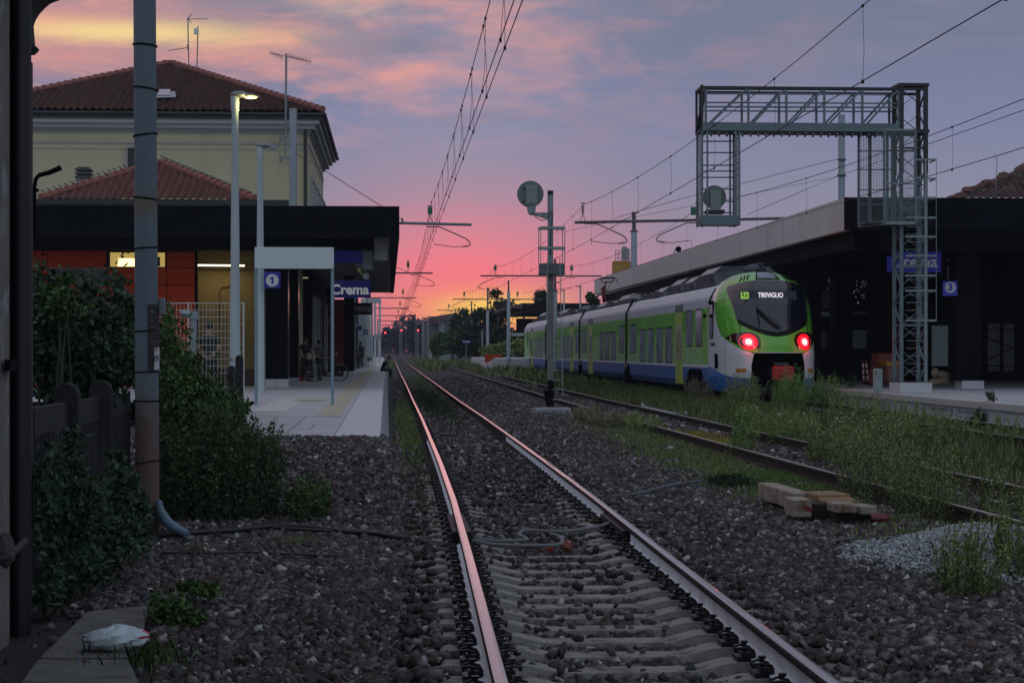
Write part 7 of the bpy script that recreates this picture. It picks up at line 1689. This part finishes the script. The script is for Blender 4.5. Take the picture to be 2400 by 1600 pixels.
# ================================================================== trees, houses and lamps in the distance
def tree(label, u, vtop, vbase, y, wpx, m=M_TREE, n=2600, size=None, trunk=True, name='tree', parts=None):
    x = PX(u, y); zt_, zb_ = PZ(vtop, y), PZ(vbase, y); rx = wpx / 2 * y / F; H = zt_ - zb_
    t = thing(name, label, 'tree', (x, y, min(0, zb_)))
    c = [((x, y, zt_ - H * .45), (rx * .8, rx * .8, H * .42)), ((x - rx * .45, y, zb_ + H * .35), (rx * .55, rx * .6, H * .32)), ((x + rx * .45, y + .5, zb_ + H * .42), (rx * .55, rx * .6, H * .34)), ((x + rx * .1, y, zt_ - H * .18), (rx * .4, rx * .4, H * .2))]
    if parts: c = [((PX(a, y), y, PZ(b, y)), (w * y / F, w * y / F * .8, h * y / F)) for a, b, w, h in parts]
    P_, S_ = [], []
    tot = sum(r[0] * r[1] * r[2] for _, r in c)
    for cc, r in c:
        p, s = blob_points(int(n * r[0] * r[1] * r[2] / tot) + 30, cc, r, 14, .5, .3); P_.append(p); S_.append(s)
    p = np.concatenate(P_); s = np.concatenate(S_)
    v, f = leaves(p, (size or y * .0019) * rng.uniform(.5, 1.4, len(p))); fast_mesh('crown', v, f, 4, m, t, rnd=np.repeat(s, 4))
    if trunk:
        b = MB(); b.tube([(x, y, -.2), (x + rx * .05, y, zb_ + H * .4), (x, y, zt_ - H * .25)], [H * .035 + .08, H * .025 + .05, .04], 7)
        for k in range(6): a = random.uniform(0, 6.28); z0 = zb_ + H * random.uniform(.25, .6); b.tube([(x, y, z0), (x + rx * .7 * math.cos(a), y + rx * .5 * math.sin(a), z0 + H * .25)], [.06, .02], 5)
        b.build('trunk', [M_BARK], t)
    return t
tree('dark tree silhouetted against the yellow sunset with ragged branches', 1165, 668, 850, 190, 120, n=6500, parts=[(1180, 720, 26, 22), (1150, 745, 40, 28), (1125, 790, 42, 45), (1168, 690, 12, 14), (1152, 690, 8, 10), (1192, 712, 14, 10), (1130, 735, 24, 12), (1205, 735, 10, 10), (1170, 800, 40, 45)])
tree('lower dark tree left of the sunset tree with bare twigs', 1075, 715, 850, 230, 60, n=3000, parts=[(1085, 745, 26, 18), (1070, 770, 20, 20), (1100, 790, 30, 40)])
tree('round bright green bush in front of the light house gable', 1040, 775, 840, 205, 60, M_TREEL, n=3200, trunk=False, name='bush', parts=[(1045, 800, 26, 22), (1030, 815, 22, 18), (1060, 805, 16, 22)])
tree('dark shrub mass behind the small station name sign', 1095, 780, 850, 180, 70, n=3400, trunk=False, name='shrub', parts=[(1090, 805, 36, 34), (1120, 800, 30, 36), (1150, 815, 30, 30), (1105, 780, 26, 22)])
tree('small round tree above the far shelter roof', 1266, 680, 712, 170, 30, n=1300, parts=[(1266, 697, 13, 13), (1280, 706, 10, 7)])
tree('dark greenery under the far shelter', 1190, 760, 830, 168, 60, n=2600, trunk=False, name='shrub', parts=[(1180, 790, 26, 34), (1215, 800, 26, 30), (1155, 800, 20, 34)])
tree('grey brown scrub behind the far platform wall', 1180, 800, 845, 152, 80, M_WEED, n=3000, trunk=False, name='shrub', parts=[(1150, 822, 26, 12), (1180, 818, 30, 14), (1215, 815, 26, 16), (1240, 815, 20, 14)])
tree('leafy sapling behind the end of the concrete canopy', 1388, 680, 720, 126, 30, M_TREEL, n=500, parts=[(1385, 696, 9, 9), (1392, 705, 10, 8)])
tree('dark tree filling the gap right of the far shelter, behind the train', 1330, 735, 800, 150, 80, n=1800, parts=[(1330, 760, 30, 20), (1300, 770, 20, 20)])
for k, (lab, u, vt, w, y) in enumerate((('far hazy tree beside the left rail vanishing point', 905, 768, 24, 420), ('far round hazy tree above the distant signals', 968, 748, 34, 360), ('far hazy tree with feathery top right of the distant signals', 1000, 742, 34, 340), ('far dark tree row before the vanishing point', 935, 772, 34, 400), ('far dark shrub at the foot of the distant signals', 985, 788, 34, 330), ('far shrub behind the right signal foot', 1012, 790, 28, 300))):
    tree(lab, u, vt, 825, y, w, mat('hazy_leaf', (.03, .035, .04), .8, attr=[(0, (.030, .032, .042)), (1, (.07, .07, .082))], spec=.1), n=1500)  # distance haze put into the leaf colour, paler and greyer
# distant skyline: wood that reads as one mass
nn_ = 26000; xx = rng.uniform(-160, 240, nn_); yy_ = rng.uniform(430, 560, nn_); hh = (3.0 + 2.2 * np.sin(xx * .21) + 1.6 * np.sin(xx * .07 + 2) + 1.2 * np.sin(xx * .53)) + 3.2
zz_ = hh * rng.uniform(0, 1, nn_) ** .7; v, f = leaves(np.stack([xx, yy_, zz_], -1), rng.uniform(.8, 1.9, nn_))
fast_mesh('distant_wood', v, f, 4, MATS['hazy_leaf'], rnd=np.repeat(rng.uniform(0, 1, nn_), 4), label='dark line of distant woods along the horizon', cat='wood', kind='stuff')
# houses
M_FHW = mat('far_house_wall', (.20, .23, .25), .9, var=.06, scale=.4); M_FHD = mat('far_house_shade_wall', (.10, .095, .115), .9, var=.05); M_FHR = mat('far_house_roof', (.075, .045, .055), .9, var=.15, scale=1)  # side wall is a darker copy, its shade put into the colour
t = thing('far_house', 'long low warehouse with a light gable end and a dull pinkish roof', 'building', (PX(1040, 270), 270, 0)); y = 270
b = MB(); b.prism([(PX(1029, y), 0), (PX(1072, y), 0), (PX(1072, y), PZ(747, y)), (PX(1062, y), PZ(742, y)), (PX(1048, y), PZ(741, y)), (PX(1036, y), PZ(748, y)), (PX(1029, y), PZ(758, y))], y, y + 1); b.build('gable_wall', [M_FHW], t)
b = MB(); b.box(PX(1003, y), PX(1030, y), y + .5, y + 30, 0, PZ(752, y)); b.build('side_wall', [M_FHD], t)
b = MB(); b.quad(P(1004, 744, y), P(1072, 732, y), P(1072, 745, y - .5), P(1028, 755, y - .5)); b.quad(P(1004, 744, y), P(1028, 755, y - .5), P(1028, 760, y - .4), P(1004, 762, y)); b.quad(P(1004, 744, y), P(1072, 732, y), P(1072, 740, y + 6), P(1004, 748, y + 6)); b.build('roof', [M_FHR], t)
t = thing('brick_hut', 'small ochre hut beside the foot of the light house', 'building', P(1016, 805, 250)); y = 250
MB().box(PX(1008, y), PX(1023, y), y, y + 4, -.2, PZ(794, y)).build('wall', [mat('hut_wall', (.10, .085, .06), .9)], t); MB().box(PX(1007, y), PX(1024, y), y - .3, y + 4.2, PZ(794, y), PZ(790, y)).build('roof', [M_FHR], t)
MB().box(PX(1010, y), PX(1022, y), y - .03, y, PZ(803, y), PZ(798, y)).build('opening', [M_BLACK2], t)
# far shelter on the second platform, its wall and fence
y = 160; t = thing('far_shelter', 'dark flat roofed far platform canopy behind the signal post', 'canopy', (PX(1230, y), y, .45))
b = MB(); b.quad(P(1157, 728, y + 30), P(1224, 710, y), P(1224, 734, y), P(1157, 748, y + 30)); b.build('side_fascia', [mat('weathered_fascia', (.085, .075, .080), .9, var=.2, scale=1)], t)
MB().box(PX(1224, y), PX(1420, y), y, y + .3, PZ(736, y), PZ(710, y)).build('front_fascia', [M_DARKB], t)
MB().box(PX(1224, y) - 1.2, PX(1420, y), y + .3, y + 30, PZ(728, y), PZ(722, y)).build('roof_deck', [M_BLACK2], t)
for u in (1228, 1262, 1345): MB().box(PX(u, y), PX(u + 4, y), y + 1, y + 1.3, .4, PZ(728, y)).build('column', [M_DARKB], t)
MB().box(PX(1232, y), PX(1400, y), y + 12, y + 12.4, .4, PZ(740, y)).build('rear_wall', [M_BLACK2], t)
MB().box(PX(1166, y + 24), PX(1168.5, y + 24), y + 24, y + 24.2, .4, PZ(728, y + 24)).build('light_post', [M_DWHITE], t)
t = thing('far_platform_wall', 'pale low far platform end behind the tail of the train', 'platform', (10, 140, 0)); MB().box(PX(1150, 140), 14, 140, 175, -.2, PZ(840, 140)).build('platform_block', [M_SLAB2], t, bevel=.03)
b = MB()
for k in range(30): x = PX(1195, 158) + k * .18; b.bar((x, 158, .4), (x, 158, 1.7), .02)
b.bar((PX(1195, 158), 158, 1.7), (PX(1195, 158) + 5.3, 158, 1.7), .05); prop(b.build('railing', [mat('dim_railing', (.12, .12, .13), .7)], t), kind='stuff')
t = thing('blank_sign', 'far pale sign portal with an arrow beside the tail of the train', 'sign', (PX(1215, 145), 145, .4)); y = 145
MB().box(PX(1195, y), PX(1240, y), y, y + .08, PZ(787, y), PZ(780, y)).build('sign_panel', [mat('far_sign_panel', (.40, .42, .44), .6)], t)
for u in (1196, 1239): MB().box(PX(u - 1, y), PX(u + 1, y), y + .1, y + .2, .4, PZ(787, y)).build('post', [M_GALV], t)
MB().cbox(P(1199, 783.5, y - .02), (.05, .02, .14), rot=Matrix.Rotation(.5, 3, 'Y')).build('arrow', [M_TEXT], t)
t = thing('station_name_sign', 'small far blue station name sign on a thin post beside the second track', 'sign', (PX(1093, 175), 175, 0)); y = 175
MB().box(PX(1083, y), PX(1103, y), y, y + .06, PZ(804, y), PZ(797, y)).build('panel', [mat('far_blue_sign', (.02, .03, .30), .5)], t); MB().bar((PX(1092.5, y), y + .1, -.2), (PX(1092.5, y), y + .1, PZ(803, y)), .06).build('post', [M_GALV], t)
text('Crema', .24, (PX(1093, y), y - .01, PZ(800.5, y)), M_SIGNW, t, bold=.008)
t = thing('orange_net_fence', 'sagging orange plastic safety net at the end of the far platform', 'fence', (PX(1155, 135), 135, 0)); y = 135; b = MB(); k0 = 24
top = [(1136, 829), (1140, 829), (1148, 832), (1156, 831), (1163, 831), (1168, 828), (1171, 829), (1177, 834)]; bot = [(1137, 849), (1142, 850), (1148, 846), (1156, 841), (1163, 838), (1168, 837), (1172, 838), (1179, 839)]
for i in range(len(top) - 1): b.quad((PX(top[i][0], y), y + .3 * (i % 2), PZ(top[i][1], y)), (PX(top[i + 1][0], y), y + .3 * ((i + 1) % 2), PZ(top[i + 1][1], y)), (PX(bot[i + 1][0], y), y + .3 * ((i + 1) % 2), PZ(bot[i + 1][1], y)), (PX(bot[i][0], y), y + .3 * (i % 2), PZ(bot[i][1], y)))
b.build('net', [mat('orange_net', (.62, .10, .03), .7, var=.25, scale=6)], t)
for u, v0, v1 in ((1128, 776, 838), (1131, 770, 842)): 
    t = thing('thin_pole', ('leaning' if u == 1128 else 'upright') + ' thin whitish pole in front of the dark shrubs', 'pole', (PX(u, 165), 165, 0)); MB().tube([P(u + (4 if u == 1128 else 0), v1, 165), P(u, v0, 165)], .04, 6).build('pole', [M_DWHITE], t)
for u, vt, vb, y, lab in ((1322, 680, 720, 150, 'left'), (1360, 671, 720, 140, 'right')):
    t = thing('street_lamp', f'{lab} of two small unlit lamps above the far canopy behind the train', 'street lamp', (PX(u, y), y, .4)); MB().tube([(PX(u, y), y, .4), P(u, vt, y)], .06, 8).build('pole', [M_POLEW], t); MB().cbox(P(u - 3, vt, y), (.4, .2, .07)).build('lamp_head', [M_ALU], t)
# red signals in the distance
for lab, u, v, y, mast in (('leftmost distant red signal lamp beside the far platform end', 903, 779.5, 330, False), ('middle distant red signal lamp', 941, 774, 330, True), ('rightmost distant red signal with a black hood on a thin post', 980, 774, 250, True)):
    t = thing('railway_signal', lab, 'signal', (PX(u, y), y, 0)); MB().sphere(P(u, v, y - .2), .11 if y > 300 else .09, 10, 6).build('red_lamp', [mat('distant_red_lamp', (1, .05, .05), .4, emit=(1, .04, .05), estr=9)], t)
    MB().disc(P(u, v, y - .1), .20 if y > 300 else .17, th=.04).build('signal_halo', [mat('dim_red_halo', (.10, .012, .012), .6, emit=(.5, .02, .03), estr=.5)], t)  # glowing disc added round the lamp as its red halo
    if mast: MB().bar((PX(u, y), y + .1, -.1), (PX(u, y), y + .1, PZ(v, y)), .09).build('post', [M_DWHITE], t)
    if u == 980: MB().box(PX(979, y), PX(986, y), y, y + .2, PZ(773, y), PZ(764, y)).build('hood', [M_BLACK2], t)
for k, (u, y, vt) in enumerate(((937, 290, 742), (975, 275, 750), (990, 250, 745), (992.5, 252, 748), (1004, 240, 742))):
    t = thing('distant_mast', ['first', 'second', 'third', 'fourth', 'fifth'][k] + ' thin far overhead line mast from the left, near the vanishing point', 'mast', (PX(u, y), y, 0)); MB().bar((PX(u, y), y, 0), (PX(u, y), y, PZ(vt, y)), .16).build('mast', [mat('far_mast_grey', (.20, .22, .25), .7)], t)
    if k % 2: MB().bar((PX(u - 14, y), y, PZ(vt + 4, y)), (PX(u + 10, y), y, PZ(vt + 4, y)), .07).build('crossarm', [M_RTUBE], t)
# ================================================================== people and bicycles
M_SKIN = mat('skin', (.33, .19, .13), .6); M_HAIR = mat('dark_hair', (.012, .009, .008), .7); M_TSH = mat('black_tshirt', (.010, .011, .014), .85); M_TRO = mat('dark_trousers', (.014, .015, .02), .85)
def person(label, foot, face, pose='stand', shirt=M_TSH, trousers=M_TRO, h=1.75, hair=M_HAIR, longhair=False, bag=None, shorts=False):
    """face: heading in radians, 0 looks along +y; the body is one skinned surface, clothes and hair are its children"""
    t = thing('person', label, 'person', foot); s = h / 1.75
    Rz = Matrix.Rotation(-face, 3, 'Z'); o = Vector(foot)
    W_ = lambda p: tuple(o + Rz @ (Vector(p) * s))
    J = dict(pel=(0, 0, .95), wai=(0, .01, 1.10), che=(0, 0, 1.32), nek=(0, .0, 1.47), hd0=(0, .02, 1.54), hd1=(0, .025, 1.66))
    for k, sg in (('l', -1), ('r', 1)):
        J[k + 'sh'] = (sg * .18, 0, 1.41); J[k + 'el'] = (sg * .23, -.02, 1.12); J[k + 'wr'] = (sg * .24, .08, .87)
        J[k + 'hi'] = (sg * .09, 0, .90); J[k + 'kn'] = (sg * .10, .02 + (.10 if sg > 0 else -.04), .49); J[k + 'an'] = (sg * .10, (.10 if sg > 0 else -.12), .09); J[k + 'to'] = (sg * .11, (.24 if sg > 0 else .02), .04)
    if pose == 'phone': J['rel'] = (.24, .02, 1.14); J['rwr'] = (.12, .26, 1.22); J['lel'] = (-.26, .0, 1.13); J['lwr'] = (-.10, .25, 1.10)
    if pose == 'bike':
        for k, sg in (('l', -1), ('r', 1)): J[k + 'el'] = (sg * .24, .12, 1.15); J[k + 'wr'] = (sg * .22, .38, 1.02)
    if pose == 'sit':       # seated: the foot point is the seat edge
        dz = .88
        for k in ('pel', 'wai', 'che', 'nek', 'hd0', 'hd1', 'lsh', 'rsh'):
            x, y, z = J[k]; z -= dz; y += -.18 + .34 * max(0, z - .1); J[k] = (x, y, z)
        J['hd1'] = (0, .22, .74); J['hd0'] = (0, .15, .65); J['nek'] = (0, .06, .59)
        for k, sg in (('l', -1), ('r', 1)):
            J[k + 'hi'] = (sg * .10, -.14, .07); J[k + 'kn'] = (sg * .13, .30, .09); J[k + 'an'] = (sg * .12, .26, -.34); J[k + 'to'] = (sg * .13, .38, -.40)
            J[k + 'el'] = (sg * .20, .18, .22); J[k + 'wr'] = (sg * .08, .40, .20)
    N, Ed, ix = [], [], {}
    def nd(k, p, r): ix[k] = len(N); N.append((*W_(p), r * s))
    def ed(a, b): Ed.append((ix[a], ix[b]))
    nd('pel', J['pel'], .125); nd('wai', J['wai'], .115); nd('che', J['che'], .14); nd('nek', J['nek'], .055); nd('hd0', J['hd0'], .075); nd('hd1', J['hd1'], .092)
    for a, b in (('pel', 'wai'), ('wai', 'che'), ('che', 'nek'), ('nek', 'hd0'), ('hd0', 'hd1')): ed(a, b)
    for k in 'lr':
        nd(k + 'sh', J[k + 'sh'], .062); nd(k + 'el', J[k + 'el'], .042); nd(k + 'wr', J[k + 'wr'], .028)
        e = Vector(J[k + 'wr']); d = (e - Vector(J[k + 'el'])).normalized(); nd(k + 'pa', e + d * .07, .034); ed('che', k + 'sh'); ed(k + 'sh', k + 'el'); ed(k + 'el', k + 'wr'); ed(k + 'wr', k + 'pa')
        side = d.cross(Vector((0, 1, 0)) if abs(d.y) < .8 else Vector((0, 0, 1))).normalized()
        for f_, (off, L) in enumerate(((-.030, .075), (-.010, .085), (.010, .08), (.030, .065))):
            a = e + d * .09 + side * off; nd(f'{k}f{f_}', a + d * L * .5, .011); nd(f'{k}g{f_}', a + d * L * .85 + Vector((0, .02, -.015)), .008); ed(k + 'pa', f'{k}f{f_}'); ed(f'{k}f{f_}', f'{k}g{f_}')
        nd(k + 'th', e + d * .05 + side * .055 + Vector((0, .02, 0)), .011); ed(k + 'pa', k + 'th')
        nd(k + 'hi', J[k + 'hi'], .092); nd(k + 'kn', J[k + 'kn'], .058); nd(k + 'an', J[k + 'an'], .040); nd(k + 'to', J[k + 'to'], .038); ed('pel', k + 'hi'); ed(k + 'hi', k + 'kn'); ed(k + 'kn', k + 'an'); ed(k + 'an', k + 'to')
    b = skin(N, Ed, 'body', M_SKIN, t)
    lp = lambda a, c, f: tuple(Vector(J[a]).lerp(Vector(J[c]), f))
    # shirt
    S_ = [(J['pel'], .140), (J['wai'], .132), (J['che'], .156), (lp('che', 'nek', .8), .075)]; nodes = [(*W_(p), r * s) for p, r in S_]; edges = [(0, 1), (1, 2), (2, 3)]
    for k in 'lr':
        n0 = len(nodes); nodes += [(*W_(J[k + 'sh']), .076 * s), (*W_(lp(k + 'sh', k + 'el', .62)), .066 * s)]; edges += [(2, n0), (n0, n0 + 1)]
    skin(nodes, edges, 'shirt', shirt, b)
    nodes = [(*W_(lp('pel', 'wai', .2)), .137 * s)]; edges = []
    for k in 'lr':
        n0 = len(nodes); nodes += [(*W_(J[k + 'hi']), .104 * s), (*W_(J[k + 'kn']), .074 * s)]; edges += [(0, n0), (n0, n0 + 1)]
        if not shorts: nodes.append((*W_(lp(k + 'kn', k + 'an', .92)), .058 * s)); edges.append((n0 + 1, n0 + 2))
    skin(nodes, edges, 'trousers', trousers, b)
    for k in 'lr': skin([(*W_(lp(k + 'an', k + 'to', -.25)), .048 * s), (*W_(J[k + 'to']), .045 * s), (*W_(lp(k + 'an', k + 'to', 1.35)), .03 * s)], [(0, 1), (1, 2)], 'shoe', M_RUB, b)
    hd = Vector(J['hd1']); mb = MB(); mb.sphere(W_(hd + Vector((0, -.02, .03))), (.098 * s, .105 * s, .10 * s), 12, 8)
    if longhair: mb.sphere(W_(hd + Vector((0, -.07, -.10))), (.09 * s, .06 * s, .16 * s), 10, 6)
    mb.build('hair', [hair], b, smooth=True)
    mb = MB(); f0 = hd + Vector((0, .085, -.035)); mb.sphere(W_(f0 + Vector((0, .015, 0))), (.014 * s, .018 * s, .022 * s), 6, 4); mb.build('nose', [M_SKIN], b)
    mb = MB()
    for sx_ in (-1, 1): mb.sphere(W_(hd + Vector((sx_ * .034, .082, -.01))), .011 * s, 6, 4)
    prop(mb.build('eyes', [M_HAIR], b), kind='stuff')
    mb = MB()
    for sx_ in (-1, 1): mb.sphere(W_(hd + Vector((sx_ * .092, .0, -.03))), (.014 * s, .022 * s, .032 * s), 6, 4)
    prop(mb.build('ears', [M_SKIN], b), kind='stuff')
    return t
def wheel(mb, c, r, ax, sp=14):
    ax = Vector(ax).normalized(); a = Vector((0, 0, 1)); q = ax.cross(a).normalized(); n = 28
    ring = [Vector(c) + (q * math.cos(2 * math.pi * k / n) + a * math.sin(2 * math.pi * k / n)) * r for k in range(n + 1)]
    mb.tube(ring, .019, 6, m=0, cap=False); mb.tube([Vector(c) + (p - Vector(c)) * .94 for p in ring], .010, 5, m=1, cap=False)
    for k in range(sp): mb.tube([c, Vector(c) + (ring[k * 2] - Vector(c)) * .94], .0025, 3, m=1, cap=False)
    mb.tube([Vector(c) - ax * .05, Vector(c) + ax * .05], .022, 8, m=1)
def bicycle(label, c, head, frame=None, rimm=None, basket=False):
    """c: point on the ground under the middle, head: heading angle (0 along +y)"""
    t = thing('bicycle', label, 'bicycle', c); o = Vector(c); Rz = Matrix.Rotation(-head, 3, 'Z'); w = lambda x, y, z: o + Rz @ Vector((x, y, z)); ax = Rz @ Vector((1, 0, 0))
    fr = frame or mat('dark_bike_frame', (.015, .016, .02), .35, .3); rm = rimm or mat('alloy_rim', (.35, .35, .35), .35, .7)
    for y in (-.52, .52): m_ = MB(); wheel(m_, w(0, y, .34), .34, ax); m_.build('wheel', [M_RUB, rm], t)
    m_ = MB(); st_, bb, ht, hb = w(0, -.18, .86), w(0, -.08, .30), w(0, .36, .92), w(0, .42, .72)
    for a, b in ((st_, bb), (bb, hb), (w(0, -.16, .74), ht), (bb, w(0, -.52, .34)), (w(0, -.16, .76), w(0, -.52, .34)), (ht, hb)): m_.tube([a, b], .017, 7)
    m_.build('frame', [fr], t); m_ = MB(); m_.tube([ht, hb, w(0, .52, .34)], .015, 7); m_.build('fork', [fr], t)
    m_ = MB(); m_.tube([ht, w(0, .38, 1.02)], .014, 6); m_.tube([w(-.27, .22, 1.03), w(-.24, .34, 1.06), w(0, .38, 1.03), w(.24, .34, 1.06), w(.27, .22, 1.03)], .013, 6); m_.build('handlebar', [rm], t)
    m_ = MB(); m_.tube([w(0, -.185, .84), w(0, -.20, .96)], .013, 6); m_.sphere(w(0, -.22, .98), (.08, .12, .035), 10, 5); m_.build('saddle', [M_RUB], t)
    m_ = MB(); m_.disc(bb, .09, ax, .01, 16); m_.bar(bb + ax * .06, w(.06, .09, .26), .02); m_.bar(bb - ax * .06, w(-.06, -.25, .34), .02); m_.cbox(w(.11, .09, .25), (.09, .07, .02)); m_.cbox(w(-.11, -.25, .34), (.09, .07, .02)); m_.build('crankset', [fr], t)
    if basket: m_ = MB(); m_.cbox(w(0, .60, .95), (.32, .26, .24), rot=Rz); m_.build('basket', [mat('pale_basket', (.34, .33, .31), .7, var=.2)], t)
    return t
def at(u, vf, z=.45): y = (CZ - z) * F / (vf - V0); return (PX(u, y), y, z)
person('person in a black t-shirt looking down at a phone behind the white mesh fence', (PX(490, 45), 45, .45), .35, 'phone', h=1.80)
person('person in dark clothes sitting on the left platform edge, feet over the track', (pxe(108) + .02, 108, .45), R(80), 'sit', h=1.78)
c = at(832, 864.5); person('person with a bun and light skirt standing on the far left platform beside the backpacker', c, .3, shirt=mat('beige_top', (.16, .13, .11), .9), trousers=mat('brown_skirt', (.09, .07, .06), .9), h=1.76, longhair=True)
c = at(845, 864); person('person carrying a big dark backpack on the far left platform', c, -.1, h=1.72)
t = thing('backpack', 'large dark backpack on the back of the far platform walker', 'backpack', (c[0], c[1] - .2, 1.5)); MB().sphere((c[0], c[1] - .2, 1.62), (.22, .15, .34), 12, 8, jit=.03).build('pack', [mat('dark_backpack', (.012, .014, .018), .8)], t, smooth=True); MB().sphere((c[0], c[1] - .3, 1.5), (.15, .08, .16), 10, 6).build('front_pocket', [mat('dark_backpack', (.012, .014, .018), .8)], t, smooth=True)
c = at(839, 865); bicycle('small bicycle held between the two people on the far left platform', c, .35)
c = at(722, 893); bicycle('bicycle with a pale wheel rim beside the red and white board in the passage', (c[0] - .25, c[1] + .45, .45), 2.58, rimm=mat('pale_rim', (.5, .5, .48), .35, .5), basket=True)
person('person in black standing over the pale rimmed bicycle in the passage', (PX(716, 72.9), 72.9, .45), 2.9, 'bike', h=1.66)
c = at(757, 893); bicycle('dark bicycle seen side on behind the right sign post', (c[0] + .15, c[1] + .2, .45), 1.15)
person('person with a pale blue bag standing behind the side on bicycle', (PX(747, 76), 76, .45), 2.2, 'bike', h=1.55, shirt=mat('grey_blue_top', (.05, .07, .10), .9))
c = at(792, 868); person('person in a white top sitting sideways near the red panel block in the passage', (c[0], c[1], .45), -1.2, 'stand', h=1.62, shirt=mat('white_top', (.34, .36, .38), .9))
c = at(768, 870); person('person in dark clothes half hidden behind the right sign post', c, .5, h=1.7)
t = thing('bin', 'grey litter bin at the foot of the white pavilion posts', 'bin', P(866, 845, 120)); MB().tube([P(866, 846, 122), P(866, 838, 122)], .16, 10).build('bin_body', [M_ALU], t); MB().tube([P(866, 838, 122), P(866, 837, 122)], .18, 10).build('bin_lid', [M_GUT], t)
t = thing('barrier_board', 'red and white barrier board leaning beside the pale rimmed bicycle', 'barrier', at(700, 889)); y = 74
b = MB(); b.prism([(PX(693, y), .46), (PX(705, y), .46), (PX(700, y), PZ(846, y)), (PX(693, y), PZ(846, y))], y, y + .05); b.build('white_board', [mat('barrier_white', (.34, .33, .33), .7)], t); b = MB(); b.prism([(PX(700, y), .46), (PX(711, y), .46), (PX(706, y), PZ(848, y)), (PX(696, y), PZ(848, y))], y - .06, y - .01); b.build('red_board', [mat('barrier_red', (.42, .02, .03), .7)], t)
# ================================================================== evening haze, faint
hz = MB(); hz.box(-210, 290, -34, 620, -2.0, 22)
M_HZ = bpy.data.materials.new('haze_air'); M_HZ.use_nodes = True; q = NG(M_HZ.node_tree); M_HZ.node_tree.nodes.clear()
pv_ = q.n('ShaderNodeVolumePrincipled'); pv_.inputs['Color'].default_value = (.72, .76, .9, 1); pv_.inputs['Density'].default_value = .0003; pv_.inputs['Anisotropy'].default_value = 0
q.nt.links.new(pv_.outputs[0], q.n('ShaderNodeOutputMaterial').inputs['Volume'])
prop(hz.build('haze', [M_HZ]), 'thin blue grey evening haze over the railway yard', 'haze', kind='stuff')
